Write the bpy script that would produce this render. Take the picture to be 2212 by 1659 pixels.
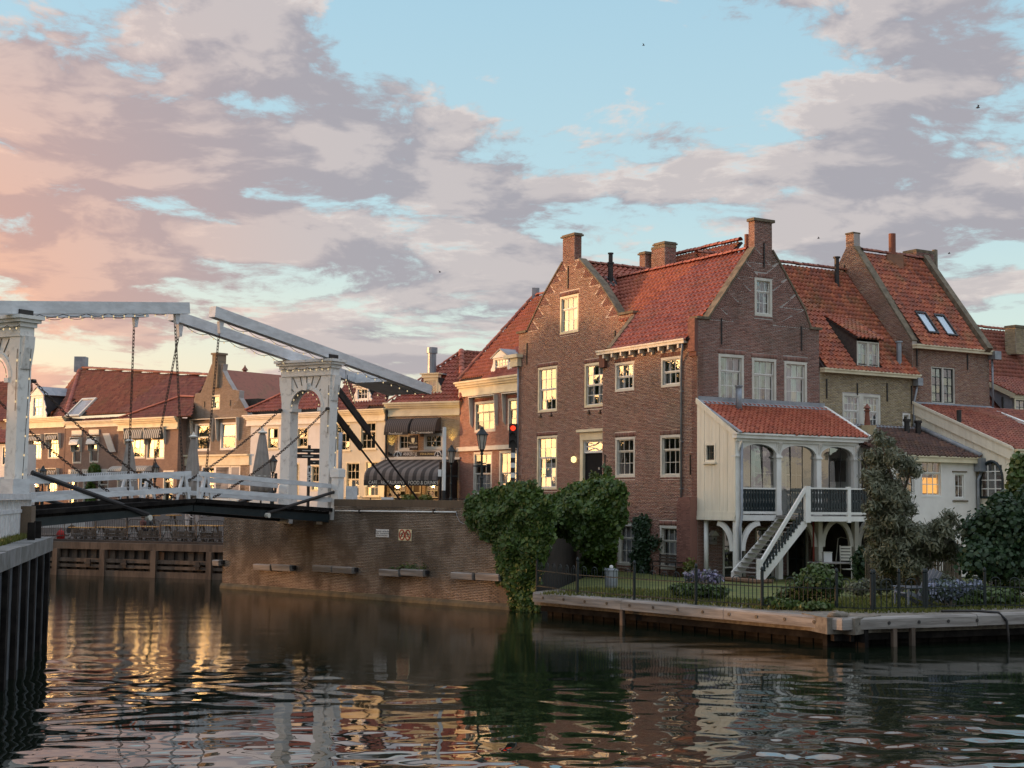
import bpy, math, random
import numpy as np
from mathutils import Vector, Matrix
from mathutils.geometry import tessellate_polygon
for o in list(bpy.data.objects): bpy.data.objects.remove(o)
rng = np.random.default_rng(7); random.seed(7)
SC = bpy.context.scene; COL = SC.collection
# ------------------------------------------------------------------ camera
FPX, CX, CY, EYE = 3068.0, 1106.0, 829.5, 4.4
PITCH, ROLL = math.radians(4.67), math.radians(.6)
_f = np.array([0, math.cos(PITCH), math.sin(PITCH)]); _r = np.array([1.0, 0, 0]); _u = np.cross(_r, _f)
CR = math.cos(ROLL)*_r + math.sin(ROLL)*_u; CU = np.cross(CR, _f)
CAMP = np.array([0, 0, EYE])
cam = bpy.data.objects.new('camera', bpy.data.cameras.new('camera')); COL.objects.link(cam)
cam.data.sensor_width = 36; cam.data.lens = FPX/2212*36; cam.data.clip_end = 3000; cam.data.clip_start = .5
cam.matrix_world = Matrix(((CR[0], CU[0], -_f[0], 0), (CR[1], CU[1], -_f[1], 0), (CR[2], CU[2], -_f[2], EYE), (0, 0, 0, 1)))
SC.camera = cam
def ray(x, y): return _f + CR*(x-CX)/FPX - CU*(y-CY)/FPX
def atz(x, y, z): d = ray(x, y); return CAMP + d*(z-EYE)/d[2]
def aty(x, y, Y): d = ray(x, y); return CAMP + d*Y/d[1]
SUN_AZ, SUN_EL = math.radians(-80), math.radians(2.8)
# ------------------------------------------------------------------ node helpers
class NT:
    def __init__(s, tree): s.t = tree; tree.nodes.clear()
    def n(s, typ, props=None, **ins):
        nd = s.t.nodes.new(typ)
        for k, v in (props or {}).items(): setattr(nd, k, v)
        for k, v in ins.items(): s.set(nd, k, v)
        return nd
    def set(s, nd, k, v):
        sock = nd.inputs[int(k[1:])] if k[0] == 'i' and k[1:].isdigit() else nd.inputs[k.replace('_', ' ')]
        if isinstance(v, bpy.types.NodeSocket): s.t.links.new(v, sock)
        elif isinstance(v, bpy.types.Node): s.t.links.new(v.outputs[0], sock)
        else:
            if isinstance(v, (tuple, list)) and len(v) == 3 and sock.type == 'RGBA': v = (*v, 1)
            sock.default_value = v
    def m(s, op, a, b=0.0, c=0.0, clamp=False):
        nd = s.t.nodes.new('ShaderNodeMath'); nd.operation = op; nd.use_clamp = clamp
        for i, v in enumerate((a, b, c)): s.set(nd, 'i%d' % i, v)
        return nd.outputs[0]
    def vm(s, op, a, b=(0, 0, 0)):
        nd = s.t.nodes.new('ShaderNodeVectorMath'); nd.operation = op
        s.set(nd, 'i0', a); s.set(nd, 'i1', b)
        return nd.outputs[1] if op in ('DOT_PRODUCT', 'LENGTH') else nd.outputs[0]
    def mix(s, f, a, b, blend='MIX'):
        nd = s.t.nodes.new('ShaderNodeMix'); nd.data_type = 'RGBA'; nd.blend_type = blend
        s.set(nd, 'i0', f); s.set(nd, 'i6', a); s.set(nd, 'i7', b)
        return nd.outputs[2]
    def rng(s, v, a, b, c=0.0, d=1.0, smooth=True):
        nd = s.t.nodes.new('ShaderNodeMapRange'); nd.interpolation_type = 'SMOOTHSTEP' if smooth else 'LINEAR'
        for i, x in enumerate((v, a, b, c, d)): s.set(nd, 'i%d' % i, x)
        return nd.outputs[0]
    def ramp(s, v, stops):
        nd = s.t.nodes.new('ShaderNodeValToRGB'); s.set(nd, 'i0', v)
        el = nd.color_ramp.elements
        while len(el) < len(stops): el.new(.5)
        for e, (p, c) in zip(el, stops): e.position = p; e.color = (*c, 1)
        return nd.outputs[0]
    def noise(s, vec, scale, detail=4, rough=.55, dist=0.0):
        return s.n('ShaderNodeTexNoise', None, Vector=vec, Scale=scale, Detail=detail, Roughness=rough, Distortion=dist).outputs[0]
# ------------------------------------------------------------------ sky
wd = bpy.data.worlds.new('World'); SC.world = wd; wd.use_nodes = True
CLOUDS = [(1050, 40, 240, 70, -.20), (1420, 150, 280, 100, -.28), (1640, 300, 90, 120, -.20), (1640, 500, 130, 60, -.08), (780, 120, 120, 90, -.10), (420, 330, 330, 170, .10), (900, 260, 330, 120, .09), (1230, 380, 260, 70, .15),
          (90, 320, 190, 200, .08), (1960, 190, 260, 110, .13), (2000, 430, 280, 120, .14), (480, 60, 150, 90, .12), (150, 40, 170, 60, -.12), (1500, 70, 90, 25, .10), (1190, 150, 90, 40, .12), (700, 600, 600, 130, .10), (300, 600, 250, 120, .02), (1000, 720, 500, 60, .03), (260, 740, 330, 45, -.10), (1250, 620, 300, 60, -.05), (950, 480, 160, 40, -.05), (2140, 70, 90, 60, .10), (1890, 60, 60, 60, -.08)]
def pxdir(x, y):
    d = ray(x, y); d = d/np.linalg.norm(d); return math.atan2(d[0], d[1]), d[2]
t = NT(wd.node_tree)
tc = t.n('ShaderNodeTexCoord').outputs['Generated']
sp = t.n('ShaderNodeSeparateXYZ', None, Vector=tc)
X, Y, Zr = sp.outputs
Z = t.m('MAXIMUM', Zr, 0.0)
az = t.m('ARCTAN2', X, Y)
sdot = t.vm('DOT_PRODUCT', tc, (math.sin(SUN_AZ)*math.cos(SUN_EL), math.cos(SUN_AZ)*math.cos(SUN_EL), math.sin(SUN_EL)))
toward = t.rng(sdot, .05, .85)                         # 0 away from the sun .. 1 at it
nish = t.n('ShaderNodeTexSky', dict(sky_type='NISHITA', sun_disc=False, sun_elevation=SUN_EL, sun_rotation=SUN_AZ, air_density=1.0, dust_density=1.5, ozone_density=1.6))
base = t.ramp(Z, [(0, (.74, .60, .42)), (.05, (.70, .64, .52)), (.11, (.56, .67, .63)), (.20, (.42, .59, .65)), (.34, (.34, .53, .64)), (.65, (.38, .50, .64)), (1, (.40, .50, .62))])
base = t.mix(t.m('MULTIPLY', toward, t.rng(Z, .22, 0.0)), base, (1.15, .72, .36))
base = t.vm('ADD', base, t.vm('SCALE', nish.outputs[0], (0, 0, 0)))
NISH_SCALE = [n for n in wd.node_tree.nodes if n.type == 'VECT_MATH'][-2]; NISH_SCALE.inputs[3].default_value = .08
# cloud field: direction with its height squashed so that clouds flatten towards the horizon
g = t.m('DIVIDE', t.m('MULTIPLY', Z, 2.6), t.m('ADD', Z, .38))
cv = t.n('ShaderNodeCombineXYZ', None, X=X, Y=Y, Z=g).outputs[0]
warp = t.n('ShaderNodeTexNoise', None, Vector=cv, Scale=5.0, Detail=3, Roughness=.5).outputs[1]
cv = t.vm('ADD', cv, t.vm('SCALE', t.vm('SUBTRACT', warp, (.5, .5, .5)), (0, 0, 0)))
[n for n in wd.node_tree.nodes if n.type == 'VECT_MATH' and n.operation == 'SCALE'][-1].inputs[3].default_value = .10
def fbm(v): return t.n('ShaderNodeTexNoise', None, Vector=v, Scale=8.8, Detail=11, Roughness=.61, Lacunarity=2.1).outputs[0]
def fbl(v): return t.n('ShaderNodeTexNoise', None, Vector=v, Scale=8.8, Detail=5, Roughness=.56, Lacunarity=2.1).outputs[0]
off = (3.1, 1.7, .4)
n1 = fbm(t.vm('ADD', cv, off))
n3 = fbl(t.vm('ADD', cv, off)); n2 = fbl(t.vm('ADD', cv, (off[0]-.040, off[1]+.005, off[2]+.045)))
cov = t.m('ADD', t.m('MULTIPLY', n1, 2.1), -.545)
for (px, py, sx, sy, amp) in CLOUDS:
    a0, z0 = pxdir(px, py)
    dx = t.m('DIVIDE', t.m('SUBTRACT', az, a0), sx/FPX); dz = t.m('DIVIDE', t.m('SUBTRACT', Zr, z0), sy/FPX)
    e = t.m('MULTIPLY', t.m('EXPONENT', t.m('MULTIPLY', t.m('ADD', t.m('MULTIPLY', dx, dx), t.m('MULTIPLY', dz, dz)), -.5)), amp)
    cov = t.m('ADD', cov, e)
mask = t.rng(cov, .40, .60)
thick = t.rng(cov, .50, .70)
lit = t.rng(t.m('SUBTRACT', n3, n2), -.06, .09)
warm = t.m('MULTIPLY', t.rng(sdot, .26, .60), t.rng(Z, .42, .10))
shade = t.mix(warm, (.37, .345, .38), (.66, .33, .25))
light = t.mix(warm, (.74, .65, .61), (1.05, .50, .28))
ccol = t.mix(t.m('MULTIPLY', lit, t.m('SUBTRACT', 1.0, t.m('MULTIPLY', thick, .5))), shade, light)
ccol = t.mix(t.m('MULTIPLY', t.rng(Z, .14, .04), .6), ccol, t.mix(warm, (.54, .46, .46), (.95, .47, .30)))
sky = t.mix(t.m('MULTIPLY', mask, .92), base, ccol)
# the sun's glow low in the west, left of the frame
gl = t.m('MULTIPLY', t.m('POWER', t.m('MAXIMUM', sdot, 0.0), 7.0), t.rng(Z, .55, 0.0))
sky = t.vm('ADD', sky, t.vm('MULTIPLY', t.n('ShaderNodeCombineXYZ', None, X=gl, Y=gl, Z=gl).outputs[0], (4.9, 2.9, 1.2)))
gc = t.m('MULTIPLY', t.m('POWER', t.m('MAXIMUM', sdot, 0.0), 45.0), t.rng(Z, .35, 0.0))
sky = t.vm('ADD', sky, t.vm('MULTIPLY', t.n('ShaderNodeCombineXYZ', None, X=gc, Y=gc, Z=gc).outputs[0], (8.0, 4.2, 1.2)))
hi = t.rng(Z, .33, .85, 1.0, 2.0)                      # unseen overhead sky brightened towards the zenith, added to fill the facades
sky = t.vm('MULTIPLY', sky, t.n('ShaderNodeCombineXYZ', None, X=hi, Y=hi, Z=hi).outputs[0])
sky = t.mix(t.rng(Zr, 0.0, -.06), sky, (.10, .09, .08))
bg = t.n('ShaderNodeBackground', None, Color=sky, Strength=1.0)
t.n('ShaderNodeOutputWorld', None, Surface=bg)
# ------------------------------------------------------------------ sun, exposure
sl = bpy.data.lights.new('sun', 'SUN'); sl.energy = 2.6; sl.angle = math.radians(1.0); sl.color = (1.0, .50, .22)
so = bpy.data.objects.new('sun', sl); COL.objects.link(so)
so.rotation_euler = Vector((math.sin(SUN_AZ)*math.cos(SUN_EL), math.cos(SUN_AZ)*math.cos(SUN_EL), math.sin(SUN_EL))).to_track_quat('Z', 'Y').to_euler()
SC.view_settings.view_transform = 'Standard'; SC.view_settings.look = 'None'
SC.view_settings.exposure = 0.10; SC.view_settings.gamma = 1.0; SC.view_settings.use_curve_mapping = False
SC.cycles.max_bounces = 8; SC.cycles.transparent_max_bounces = 12; SC.cycles.glossy_bounces = 4; SC.cycles.diffuse_bounces = 3
SC.cycles.caustics_reflective = False; SC.cycles.caustics_refractive = False
# ------------------------------------------------------------------ object helpers
def thing(name, label, cat, loc=(0, 0, 0), group=None):
    o = bpy.data.objects.new(name, None); COL.objects.link(o); o.location = loc; o.empty_display_size = .3
    o['label'] = label; o['category'] = cat
    if group: o['group'] = group
    return o
def wloc(o):
    v = Vector((0, 0, 0))
    while o: v += o.location; o = o.parent
    return v
def hang(o, parent):
    """parent o (built in world coordinates) under parent; every ancestor is an unrotated empty or a mesh at the origin of its parent"""
    o.parent = parent
    if parent is not None and parent.type == 'EMPTY': o.matrix_parent_inverse = Matrix.Translation(-parent.location)
    return o
def mesh_obj(name, V, F, mat, parent=None, smooth=False, uvdir=None, rnd=None):
    me = bpy.data.meshes.new(name)
    if isinstance(F, np.ndarray):
        V = np.asarray(V, dtype=np.float32); nf, k = F.shape
        me.vertices.add(len(V)); me.vertices.foreach_set('co', V.ravel())
        me.loops.add(nf*k); me.loops.foreach_set('vertex_index', F.ravel().astype(np.int32))
        me.polygons.add(nf); me.polygons.foreach_set('loop_start', np.arange(0, nf*k, k, dtype=np.int32))
        me.update(calc_edges=True)
    else: me.from_pydata([tuple(v) for v in V], [], F)
    if smooth: me.polygons.foreach_set('use_smooth', np.ones(len(me.polygons), dtype=bool))
    if uvdir is not None:
        co = np.empty(len(me.vertices)*3, dtype=np.float32); me.vertices.foreach_get('co', co); co = co.reshape(-1, 3)
        vi = np.empty(len(me.loops), dtype=np.int32); me.loops.foreach_get('vertex_index', vi)
        uv = np.stack([co[:, 0]*uvdir[0]+co[:, 1]*uvdir[1], co[:, 2]], 1)[vi]
        me.uv_layers.new(name='uv').data.foreach_set('uv', uv.ravel().astype(np.float32))
    if rnd is not None:
        at = me.attributes.new('rnd', 'FLOAT', 'FACE'); at.data.foreach_set('value', rnd.astype(np.float32))
    if mat: me.materials.append(mat)
    o = bpy.data.objects.new(name, me); COL.objects.link(o)
    if parent is not None: hang(o, parent)
    return o
def norm(v): v = np.asarray(v, float); return v/np.linalg.norm(v)
class MB:
    def __init__(s): s.V = []; s.F = []
    def add(s, vs, fs):
        b = len(s.V); s.V += [tuple(map(float, v)) for v in vs]; s.F += [tuple(b+i for i in f) for f in fs]; return s
    def par(s, o, a, b, c):
        o, a, b, c = (np.asarray(v, float) for v in (o, a, b, c))
        if np.dot(np.cross(a, b), c) < 0: a, b = b, a
        return s.add([o, o+a, o+a+b, o+b, o+c, o+a+c, o+a+b+c, o+b+c], [(3, 2, 1, 0), (4, 5, 6, 7), (0, 1, 5, 4), (1, 2, 6, 5), (2, 3, 7, 6), (3, 0, 4, 7)])
    def box(s, x0, x1, y0, y1, z0, z1): return s.par((x0, y0, z0), (x1-x0, 0, 0), (0, y1-y0, 0), (0, 0, z1-z0))
    def pbox(s, pl, u0, u1, v0, v1, w0, w1):
        o = pl.P(u0, v0, w0); return s.par(o, pl.P(u1, v0, w0)-o, pl.P(u0, v1, w0)-o, pl.P(u0, v0, w1)-o)
    def bar(s, a, b, w, h, up=(0, 0, 1)):
        a = np.asarray(a, float); b = np.asarray(b, float); d = b-a; sd = np.cross(d, up)
        if np.linalg.norm(sd) < 1e-6: sd = np.cross(d, (1, 0, 0))
        sd = norm(sd); u2 = norm(np.cross(sd, d))
        return s.par(a-sd*w/2-u2*h/2, d, sd*w, u2*h)
    def prism(s, poly, vec):
        p = [np.asarray(q, float) for q in poly]; v = np.asarray(vec, float); n = len(p)
        nn = sum((np.cross(p[i]-p[0], p[(i+1) % n]-p[0]) for i in range(n)), np.zeros(3))
        if np.dot(nn, v) > 0: p = p[::-1]
        return s.add(p+[q+v for q in p], [tuple(range(n)), tuple(range(2*n-1, n-1, -1))]+[(i, i+n, (i+1) % n+n, (i+1) % n) for i in range(n)])
    def tube(s, pts, r, n=8, caps=True):
        pts = [np.asarray(p, float) for p in pts]; rs = r if hasattr(r, '__len__') else [r]*len(pts)
        b = len(s.V); up = None
        for i, p in enumerate(pts):
            d = norm(pts[min(i+1, len(pts)-1)]-pts[max(i-1, 0)])
            if up is None or abs(np.dot(d, up)) > .98: up = np.array([0, 0, 1.0]) if abs(d[2]) < .9 else np.array([1.0, 0, 0])
            sd = norm(np.cross(d, up)); u2 = np.cross(sd, d); up = u2
            for k in range(n):
                a = 2*math.pi*k/n; s.V.append(tuple(p+rs[i]*(math.cos(a)*sd+math.sin(a)*u2)))
        for i in range(len(pts)-1):
            for k in range(n):
                s.F.append((b+i*n+k, b+i*n+(k+1) % n, b+(i+1)*n+(k+1) % n, b+(i+1)*n+k))
        if caps: s.F.append(tuple(b+k for k in range(n-1, -1, -1))); e = b+(len(pts)-1)*n; s.F.append(tuple(e+k for k in range(n)))
        return s
    def lathe(s, prof, c, n=12):
        c = np.asarray(c, float); b = len(s.V)
        for r, z in prof:
            for k in range(n):
                a = 2*math.pi*k/n; s.V.append((c[0]+r*math.cos(a), c[1]+r*math.sin(a), c[2]+z))
        for i in range(len(prof)-1):
            for k in range(n): s.F.append((b+i*n+k, b+i*n+(k+1) % n, b+(i+1)*n+(k+1) % n, b+(i+1)*n+k))
        s.F.append(tuple(b+k for k in range(n-1, -1, -1))); e = b+(len(prof)-1)*n; s.F.append(tuple(e+k for k in range(n)))
        return s
    def build(s, name, mat, parent=None, smooth=False, uvdir=None, **props):
        o = mesh_obj(name, s.V, s.F, mat, parent, smooth, uvdir)
        for k, v in props.items(): o[k] = v
        return o
class Pl:
    """a vertical plane: u runs along d, v is height, w sticks out towards the camera"""
    def __init__(s, p, az=None, d=None):
        s.p = np.array(p[:2], float); s.d = np.array([math.sin(az), math.cos(az)]) if d is None else norm(np.array(d[:2], float))
        n = np.array([s.d[1], -s.d[0]]); s.n = n if n@(np.zeros(2)-s.p) > 0 else -n
        s.d3 = np.array([*s.d, 0]); s.n3 = np.array([*s.n, 0])
    def P(s, u, v, w=0.0): q = s.p+s.d*u+s.n*w; return np.array([q[0], q[1], v])
    def uv(s, xy, w=0.0):
        d = ray(*xy); p = s.p+s.n*w; k = (p@s.n)/(d[:2]@s.n); q = CAMP+d*k
        return float((q[:2]-p)@s.d), float(q[2])
    def rect(s, a, b, w=0.0):
        """pixel corners a, b of an upright rectangle on the plane -> u0,v0,u1,v1"""
        (xa, ya), (xb, yb) = a, b; ym, xm = (ya+yb)/2, (xa+xb)/2
        us = sorted((s.uv((xa, ym), w)[0], s.uv((xb, ym), w)[0])); vs = sorted((s.uv((xm, ya), w)[1], s.uv((xm, yb), w)[1]))
        return us[0], vs[0], us[1], vs[1]
    def shift(s, w): q = Pl.__new__(Pl); q.__dict__.update(s.__dict__); q.p = s.p+s.n*w; return q
def zoomer(x0, y0, k): return lambda x, y: ((x0+x/k)/1.8517, (y0+y/k)/1.8517)
za, zb, zc, zd = zoomer(0, 1150, 2.37), zoomer(0, 1750, 2.37), zoomer(700, 1200, 3.016), zoomer(700, 1700, 3.016)
ze, zf, zg, zh = zoomer(1300, 1350, 2.37), zoomer(1300, 1950, 2.765), zoomer(1900, 900, 2.37), zoomer(2000, 1500, 2.765)
zi, zj, zk, zl = zoomer(1850, 1900, 2.458), zoomer(2500, 830, 2.155), zoomer(2700, 1500, 2.458), zoomer(2600, 1950, 2.458)
zm, zn, zo, zp = zoomer(3200, 900, 2.3705), zoomer(3250, 1500, 2.552), zoomer(3250, 2050, 2.6147), zoomer(0, 2050, 1.62375)
def inview(T):
    r = np.asarray(T)-CAMP; zf_ = r@_f; x = (r@CR)/zf_*FPX; y = (r@CU)/zf_*FPX
    return (np.abs(x) < 1140) & (np.abs(y) < 860) & (zf_ > 1)
def pieces(parent, name, pv, pf, M, T, mat, limit=300, smooth=False, rest=None):
    """alike pieces: the nearest `limit` as objects sharing one mesh, the others joined into one part"""
    T = np.asarray(T, float); M = np.asarray(M, float); N = len(T)
    if N == 0: return
    if M.ndim == 2: M = np.repeat(M[None], N, 0)
    pv = np.asarray(pv, float); pf = np.asarray(pf)
    d = np.linalg.norm(T-CAMP, axis=1)+np.where(inview(T), 0, 1e4)
    order = np.argsort(d); ind = order[:limit]; oth = order[limit:]
    me = bpy.data.meshes.new(name); me.from_pydata([tuple(v) for v in pv], [], [tuple(int(i) for i in f) for f in pf]); me.materials.append(mat)
    if smooth: me.polygons.foreach_set('use_smooth', np.ones(len(me.polygons), dtype=bool))
    inv = Matrix.Translation(-parent.location) if parent is not None and parent.type == 'EMPTY' else None
    for i in ind:
        o = bpy.data.objects.new(name, me); COL.objects.link(o); o.parent = parent
        if inv is not None: o.matrix_parent_inverse = inv
        m = M[i]; q = T[i]
        o.matrix_basis = Matrix(((m[0][0], m[0][1], m[0][2], q[0]), (m[1][0], m[1][1], m[1][2], q[1]), (m[2][0], m[2][1], m[2][2], q[2]), (0, 0, 0, 1)))
    if len(oth):
        V = np.einsum('nij,kj->nki', M[oth], pv)+T[oth][:, None, :]
        F = pf[None]+(np.arange(len(oth))*len(pv))[:, None, None]
        o = mesh_obj(rest or name+'s', V.reshape(-1, 3), F.reshape(-1, pf.shape[1]), mat, parent, smooth, rnd=np.repeat(rng.random(len(oth)), len(pf)))
        o['kind'] = 'stuff'
# ------------------------------------------------------------------ materials
MATS = {}
def pnode(t, **kw): return t.n('ShaderNodeBsdfPrincipled', None, **kw)
def out(t, sh): t.n('ShaderNodeOutputMaterial', None, Surface=sh)
def newmat(name):
    m = bpy.data.materials.new(name); m.use_nodes = True; MATS[name] = m; return m, NT(m.node_tree)
def wpos(t): return t.n('ShaderNodeNewGeometry').outputs['Position']
def vary(t): # one number per piece, both for single objects and for joined ones
    return t.m('FRACT', t.m('ADD', t.n('ShaderNodeAttribute', dict(attribute_name='rnd')).outputs['Fac'], t.n('ShaderNodeObjectInfo').outputs['Random']))
def mk(name, c1, c2=None, rough=.7, scale=3.0, bump=0.0, metal=0.0, spec=.4, detail=5, stretch=None, lo=.35, hi=.65):
    m, t = newmat(name); p = wpos(t)
    if stretch: p = t.vm('MULTIPLY', p, stretch)
    nz = t.noise(p, scale, detail, .6)
    c = t.mix(t.rng(nz, lo, hi), c1, c2 if c2 else tuple(v*.78 for v in c1))
    kw = dict(Base_Color=c, Roughness=rough, Metallic=metal, Specular_IOR_Level=spec)
    if bump: kw['Normal'] = t.n('ShaderNodeBump', None, Strength=bump, Distance=.02, Height=t.noise(p, scale*6, 4, .6))
    out(t, pnode(t, **kw)); return m
def mk_brick(name, cols, rough=.85, grime=(.10, .09, .06), gz=None, gs=.45, gamt=.6):
    m, t = newmat(name); p = wpos(t)
    c = t.ramp(vary(t), [(i/(len(cols)-1), k) for i, k in enumerate(cols)])
    c = t.mix(t.m('MULTIPLY', t.rng(t.noise(p, gs, 5, .65), .45, .72), gamt), c, grime)
    if gz: c = t.mix(t.m('MULTIPLY', t.rng(t.m('ADD', t.n('ShaderNodeSeparateXYZ', None, Vector=p).outputs[2], t.m('MULTIPLY', t.noise(p, .9, 3), 1.2)), gz[1], gz[0]), .8), c, gz[2])
    c = t.mix(t.m('MULTIPLY', t.rng(t.noise(t.vm('ADD', p, (7, 3, 5)), .32, 4, .6), .5, .68), .35), c, t.vm('MULTIPLY', c, (1.5, 1.45, 1.4)))
    c = t.mix(t.m('MULTIPLY', t.rng(t.noise(t.vm('MULTIPLY', p, (1.3, 1.3, .13)), 1.6, 5, .65), .52, .70), .32), c, t.vm('MULTIPLY', c, (.45, .45, .44)))
    c = t.mix(.25, c, t.ramp(t.noise(p, 30, 2), [(.3, (.02, .015, .012)), (.7, (.5, .4, .33))]), 'OVERLAY')
    out(t, pnode(t, Base_Color=c, Roughness=rough, Specular_IOR_Level=.25)); return m
def mk_brickflat(name, c1, c2, mortar, bw=.22, bh=.065, gamt=.35):
    m, t = newmat(name); uv = t.n('ShaderNodeUVMap').outputs[0]; p = wpos(t)
    b = t.n('ShaderNodeTexBrick', dict(offset=.5), Vector=uv, Color1=c1, Color2=c2, Mortar=mortar, Scale=1.0, Mortar_Size=.008, Mortar_Smooth=.2, Bias=0.0, Brick_Width=bw, Row_Height=bh)
    c = t.mix(t.m('MULTIPLY', t.rng(t.noise(p, .7, 5, .65), .42, .72), gamt), b.outputs[0], tuple(v*.45 for v in c1))
    out(t, pnode(t, Base_Color=c, Roughness=.85, Specular_IOR_Level=.25, Normal=t.n('ShaderNodeBump', None, Strength=.5, Distance=.01, Height=t.m('SUBTRACT', 1.0, b.outputs[1])))); return m
def mk_tile(name, cols, moss=(.16, .12, .05), mamt=.45, dark=(.05, .03, .025)):
    m, t = newmat(name); p = wpos(t)
    c = t.ramp(vary(t), [(i/(len(cols)-1), k) for i, k in enumerate(cols)])
    c = t.mix(t.m('MULTIPLY', t.rng(t.noise(p, .6, 5, .65), .48, .72), mamt), c, moss)
    c = t.mix(t.m('MULTIPLY', t.rng(t.noise(t.vm('MULTIPLY', p, (1.2, 1.2, .25)), 1.4, 5, .65), .50, .70), .35), c, t.vm('MULTIPLY', c, (.5, .48, .47)))
    c = t.mix(t.m('MULTIPLY', t.rng(t.noise(p, 4.5, 4, .7), .52, .75), .55), c, dark)
    out(t, pnode(t, Base_Color=c, Roughness=.62, Specular_IOR_Level=.35)); return m
WHITE = mk('white_paint', (.82, .81, .77), (.70, .69, .65), .5, 1.2)
CREAM = mk('cream_paint', (.78, .70, .50), (.66, .58, .40), .5, 1.2)
OFFW = mk('offwhite_paint', (.66, .64, .56), (.54, .52, .46), .5, 1.4)
BRIDGEW = mk('bridge_white_paint', (.70, .72, .74), (.56, .575, .59), .45, 1.6, stretch=(1, 1, 3), detail=8)
PORTALW = mk('portal_worn_paint', (.76, .75, .72), (.40, .38, .35), .6, 3.2, .3, lo=.50, hi=.78, detail=10)
DKGREEN = mk('dark_green_paint', (.012, .022, .026), (.02, .03, .034), .4, 2)
BLACK = mk('black_iron', (.014, .014, .016), (.03, .026, .024), .5, 3)
CHAINM = mk('rusty_chain', (.035, .028, .024), (.07, .04, .025), .7, 6)
LEAD = mk('lead_sheet', (.22, .24, .27), (.32, .33, .35), .5, 2, .2)
ZINC = mk('zinc', (.30, .33, .37), (.22, .24, .27), .4, 1.5, metal=.3)
STONE = mk('coping_stone', (.20, .16, .11), (.11, .09, .06), .85, 3, .3)
WOODG = mk('grey_weathered_wood', (.30, .28, .26), (.17, .155, .14), .8, 1.0, .5, stretch=(.6, .6, 8))
WOODB = mk('brown_wet_wood', (.13, .095, .07), (.055, .04, .03), .75, 1.2, .5, stretch=(2, 2, .5))
WOODD = mk('black_tarred_wood', (.012, .011, .011), (.028, .025, .023), .9, 2, .4, spec=.05)
ROOM = mk('dark_room', (.09, .075, .06), (.04, .034, .03), .9, 1)  # dark colour stands in for the unlit interiors behind the panes
CURT = mk('white_curtain', (.62, .62, .62), (.44, .45, .47), .9, 1.0, stretch=(9, 9, .2))
PLASTER = mk('white_plaster', (.82, .79, .75), (.72, .69, .65), .7, .8)
YELLOWP = mk('cream_plaster', (.72, .66, .52), (.64, .58, .44), .7, .8)
CREAMW = mk('cream_boards', (.84, .78, .64), (.74, .68, .55), .6, 1.2, stretch=(3, 3, .3))
BR_A = mk_brick('red_brown_brick', [(.21, .096, .076), (.30, .138, .107), (.25, .115, .09), (.36, .18, .142), (.16, .08, .068), (.28, .13, .10)], gamt=.45)
BR_C = mk_brick('purple_brown_brick', [(.25, .125, .10), (.34, .17, .135), (.20, .10, .085), (.38, .20, .16), (.28, .14, .115)], gamt=.4)
BR_Q = mk_brick('dark_quay_brick', [(.105, .08, .07), (.15, .112, .096), (.085, .067, .06), (.20, .155, .13), (.13, .10, .086)], gamt=.6, gs=.35, gz=(1.9, .2, (.17, .13, .09)))
BR_Y = mk_brick('yellow_brick', [(.38, .31, .18), (.50, .41, .24), (.32, .26, .16), (.46, .37, .21), (.54, .45, .28)], gamt=.35)
BR_E = mk_brick('mixed_brown_brick', [(.30, .15, .105), (.39, .22, .15), (.24, .125, .09), (.35, .20, .14), (.46, .31, .21)], gamt=.4)
BR_R1 = mk_brick('bright_red_brick', [(.36, .13, .09), (.46, .18, .125), (.40, .15, .11), (.30, .11, .085), (.50, .22, .16)], gamt=.35)
BR_G = mk_brick('grey_brown_brick', [(.34, .25, .18), (.42, .32, .235), (.30, .22, .16), (.38, .28, .20)], gamt=.35)
BR_D = mk_brick('olive_brown_brick', [(.25, .18, .12), (.31, .23, .15), (.21, .15, .10), (.28, .20, .13)], gamt=.35)
MORT = mk('pale_mortar', (.66, .56, .47), (.54, .45, .37), .95, 1.5)
MORTC = mk('grey_mortar', (.46, .42, .39), (.34, .30, .28), .95, 1.0)
MORTQ = mk('stained_mortar', (.46, .40, .34), (.10, .08, .065), .95, .7, lo=.4, hi=.6)
TL_R = mk_tile('red_pantile', [(.37, .11, .07), (.45, .14, .09), (.30, .085, .058), (.41, .125, .08), (.34, .10, .075)], mamt=.3)
TL_O = mk_tile('mossy_orange_pantile', [(.44, .12, .055), (.33, .09, .05), (.52, .17, .08), (.22, .075, .05), (.40, .11, .055), (.28, .10, .07)], moss=(.22, .14, .055), mamt=.6)
TL_D = mk_tile('dark_red_pantile', [(.28, .09, .06), (.34, .11, .07), (.22, .07, .05), (.38, .14, .085)], mamt=.35)
TL_K = mk_tile('dark_brown_pantile', [(.09, .045, .035), (.12, .06, .045), (.07, .04, .034), (.16, .08, .05)], mamt=.4, moss=(.12, .09, .05))
DECK = mk('roof_deck', (.05, .03, .025), (.03, .02, .018), .9)
FB_RED = mk_brickflat('facade_red_brick', (.44, .17, .12), (.33, .125, .09), (.55, .42, .34))
FB_BROWN = mk_brickflat('facade_brown_brick', (.32, .19, .14), (.25, .145, .11), (.45, .37, .30))
FB_GREY = mk_brickflat('facade_grey_brick', (.40, .30, .22), (.32, .235, .175), (.52, .44, .35))
FB_YEL = mk_brickflat('facade_dark_brick', (.28, .20, .13), (.21, .15, .10), (.42, .36, .27))
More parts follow.
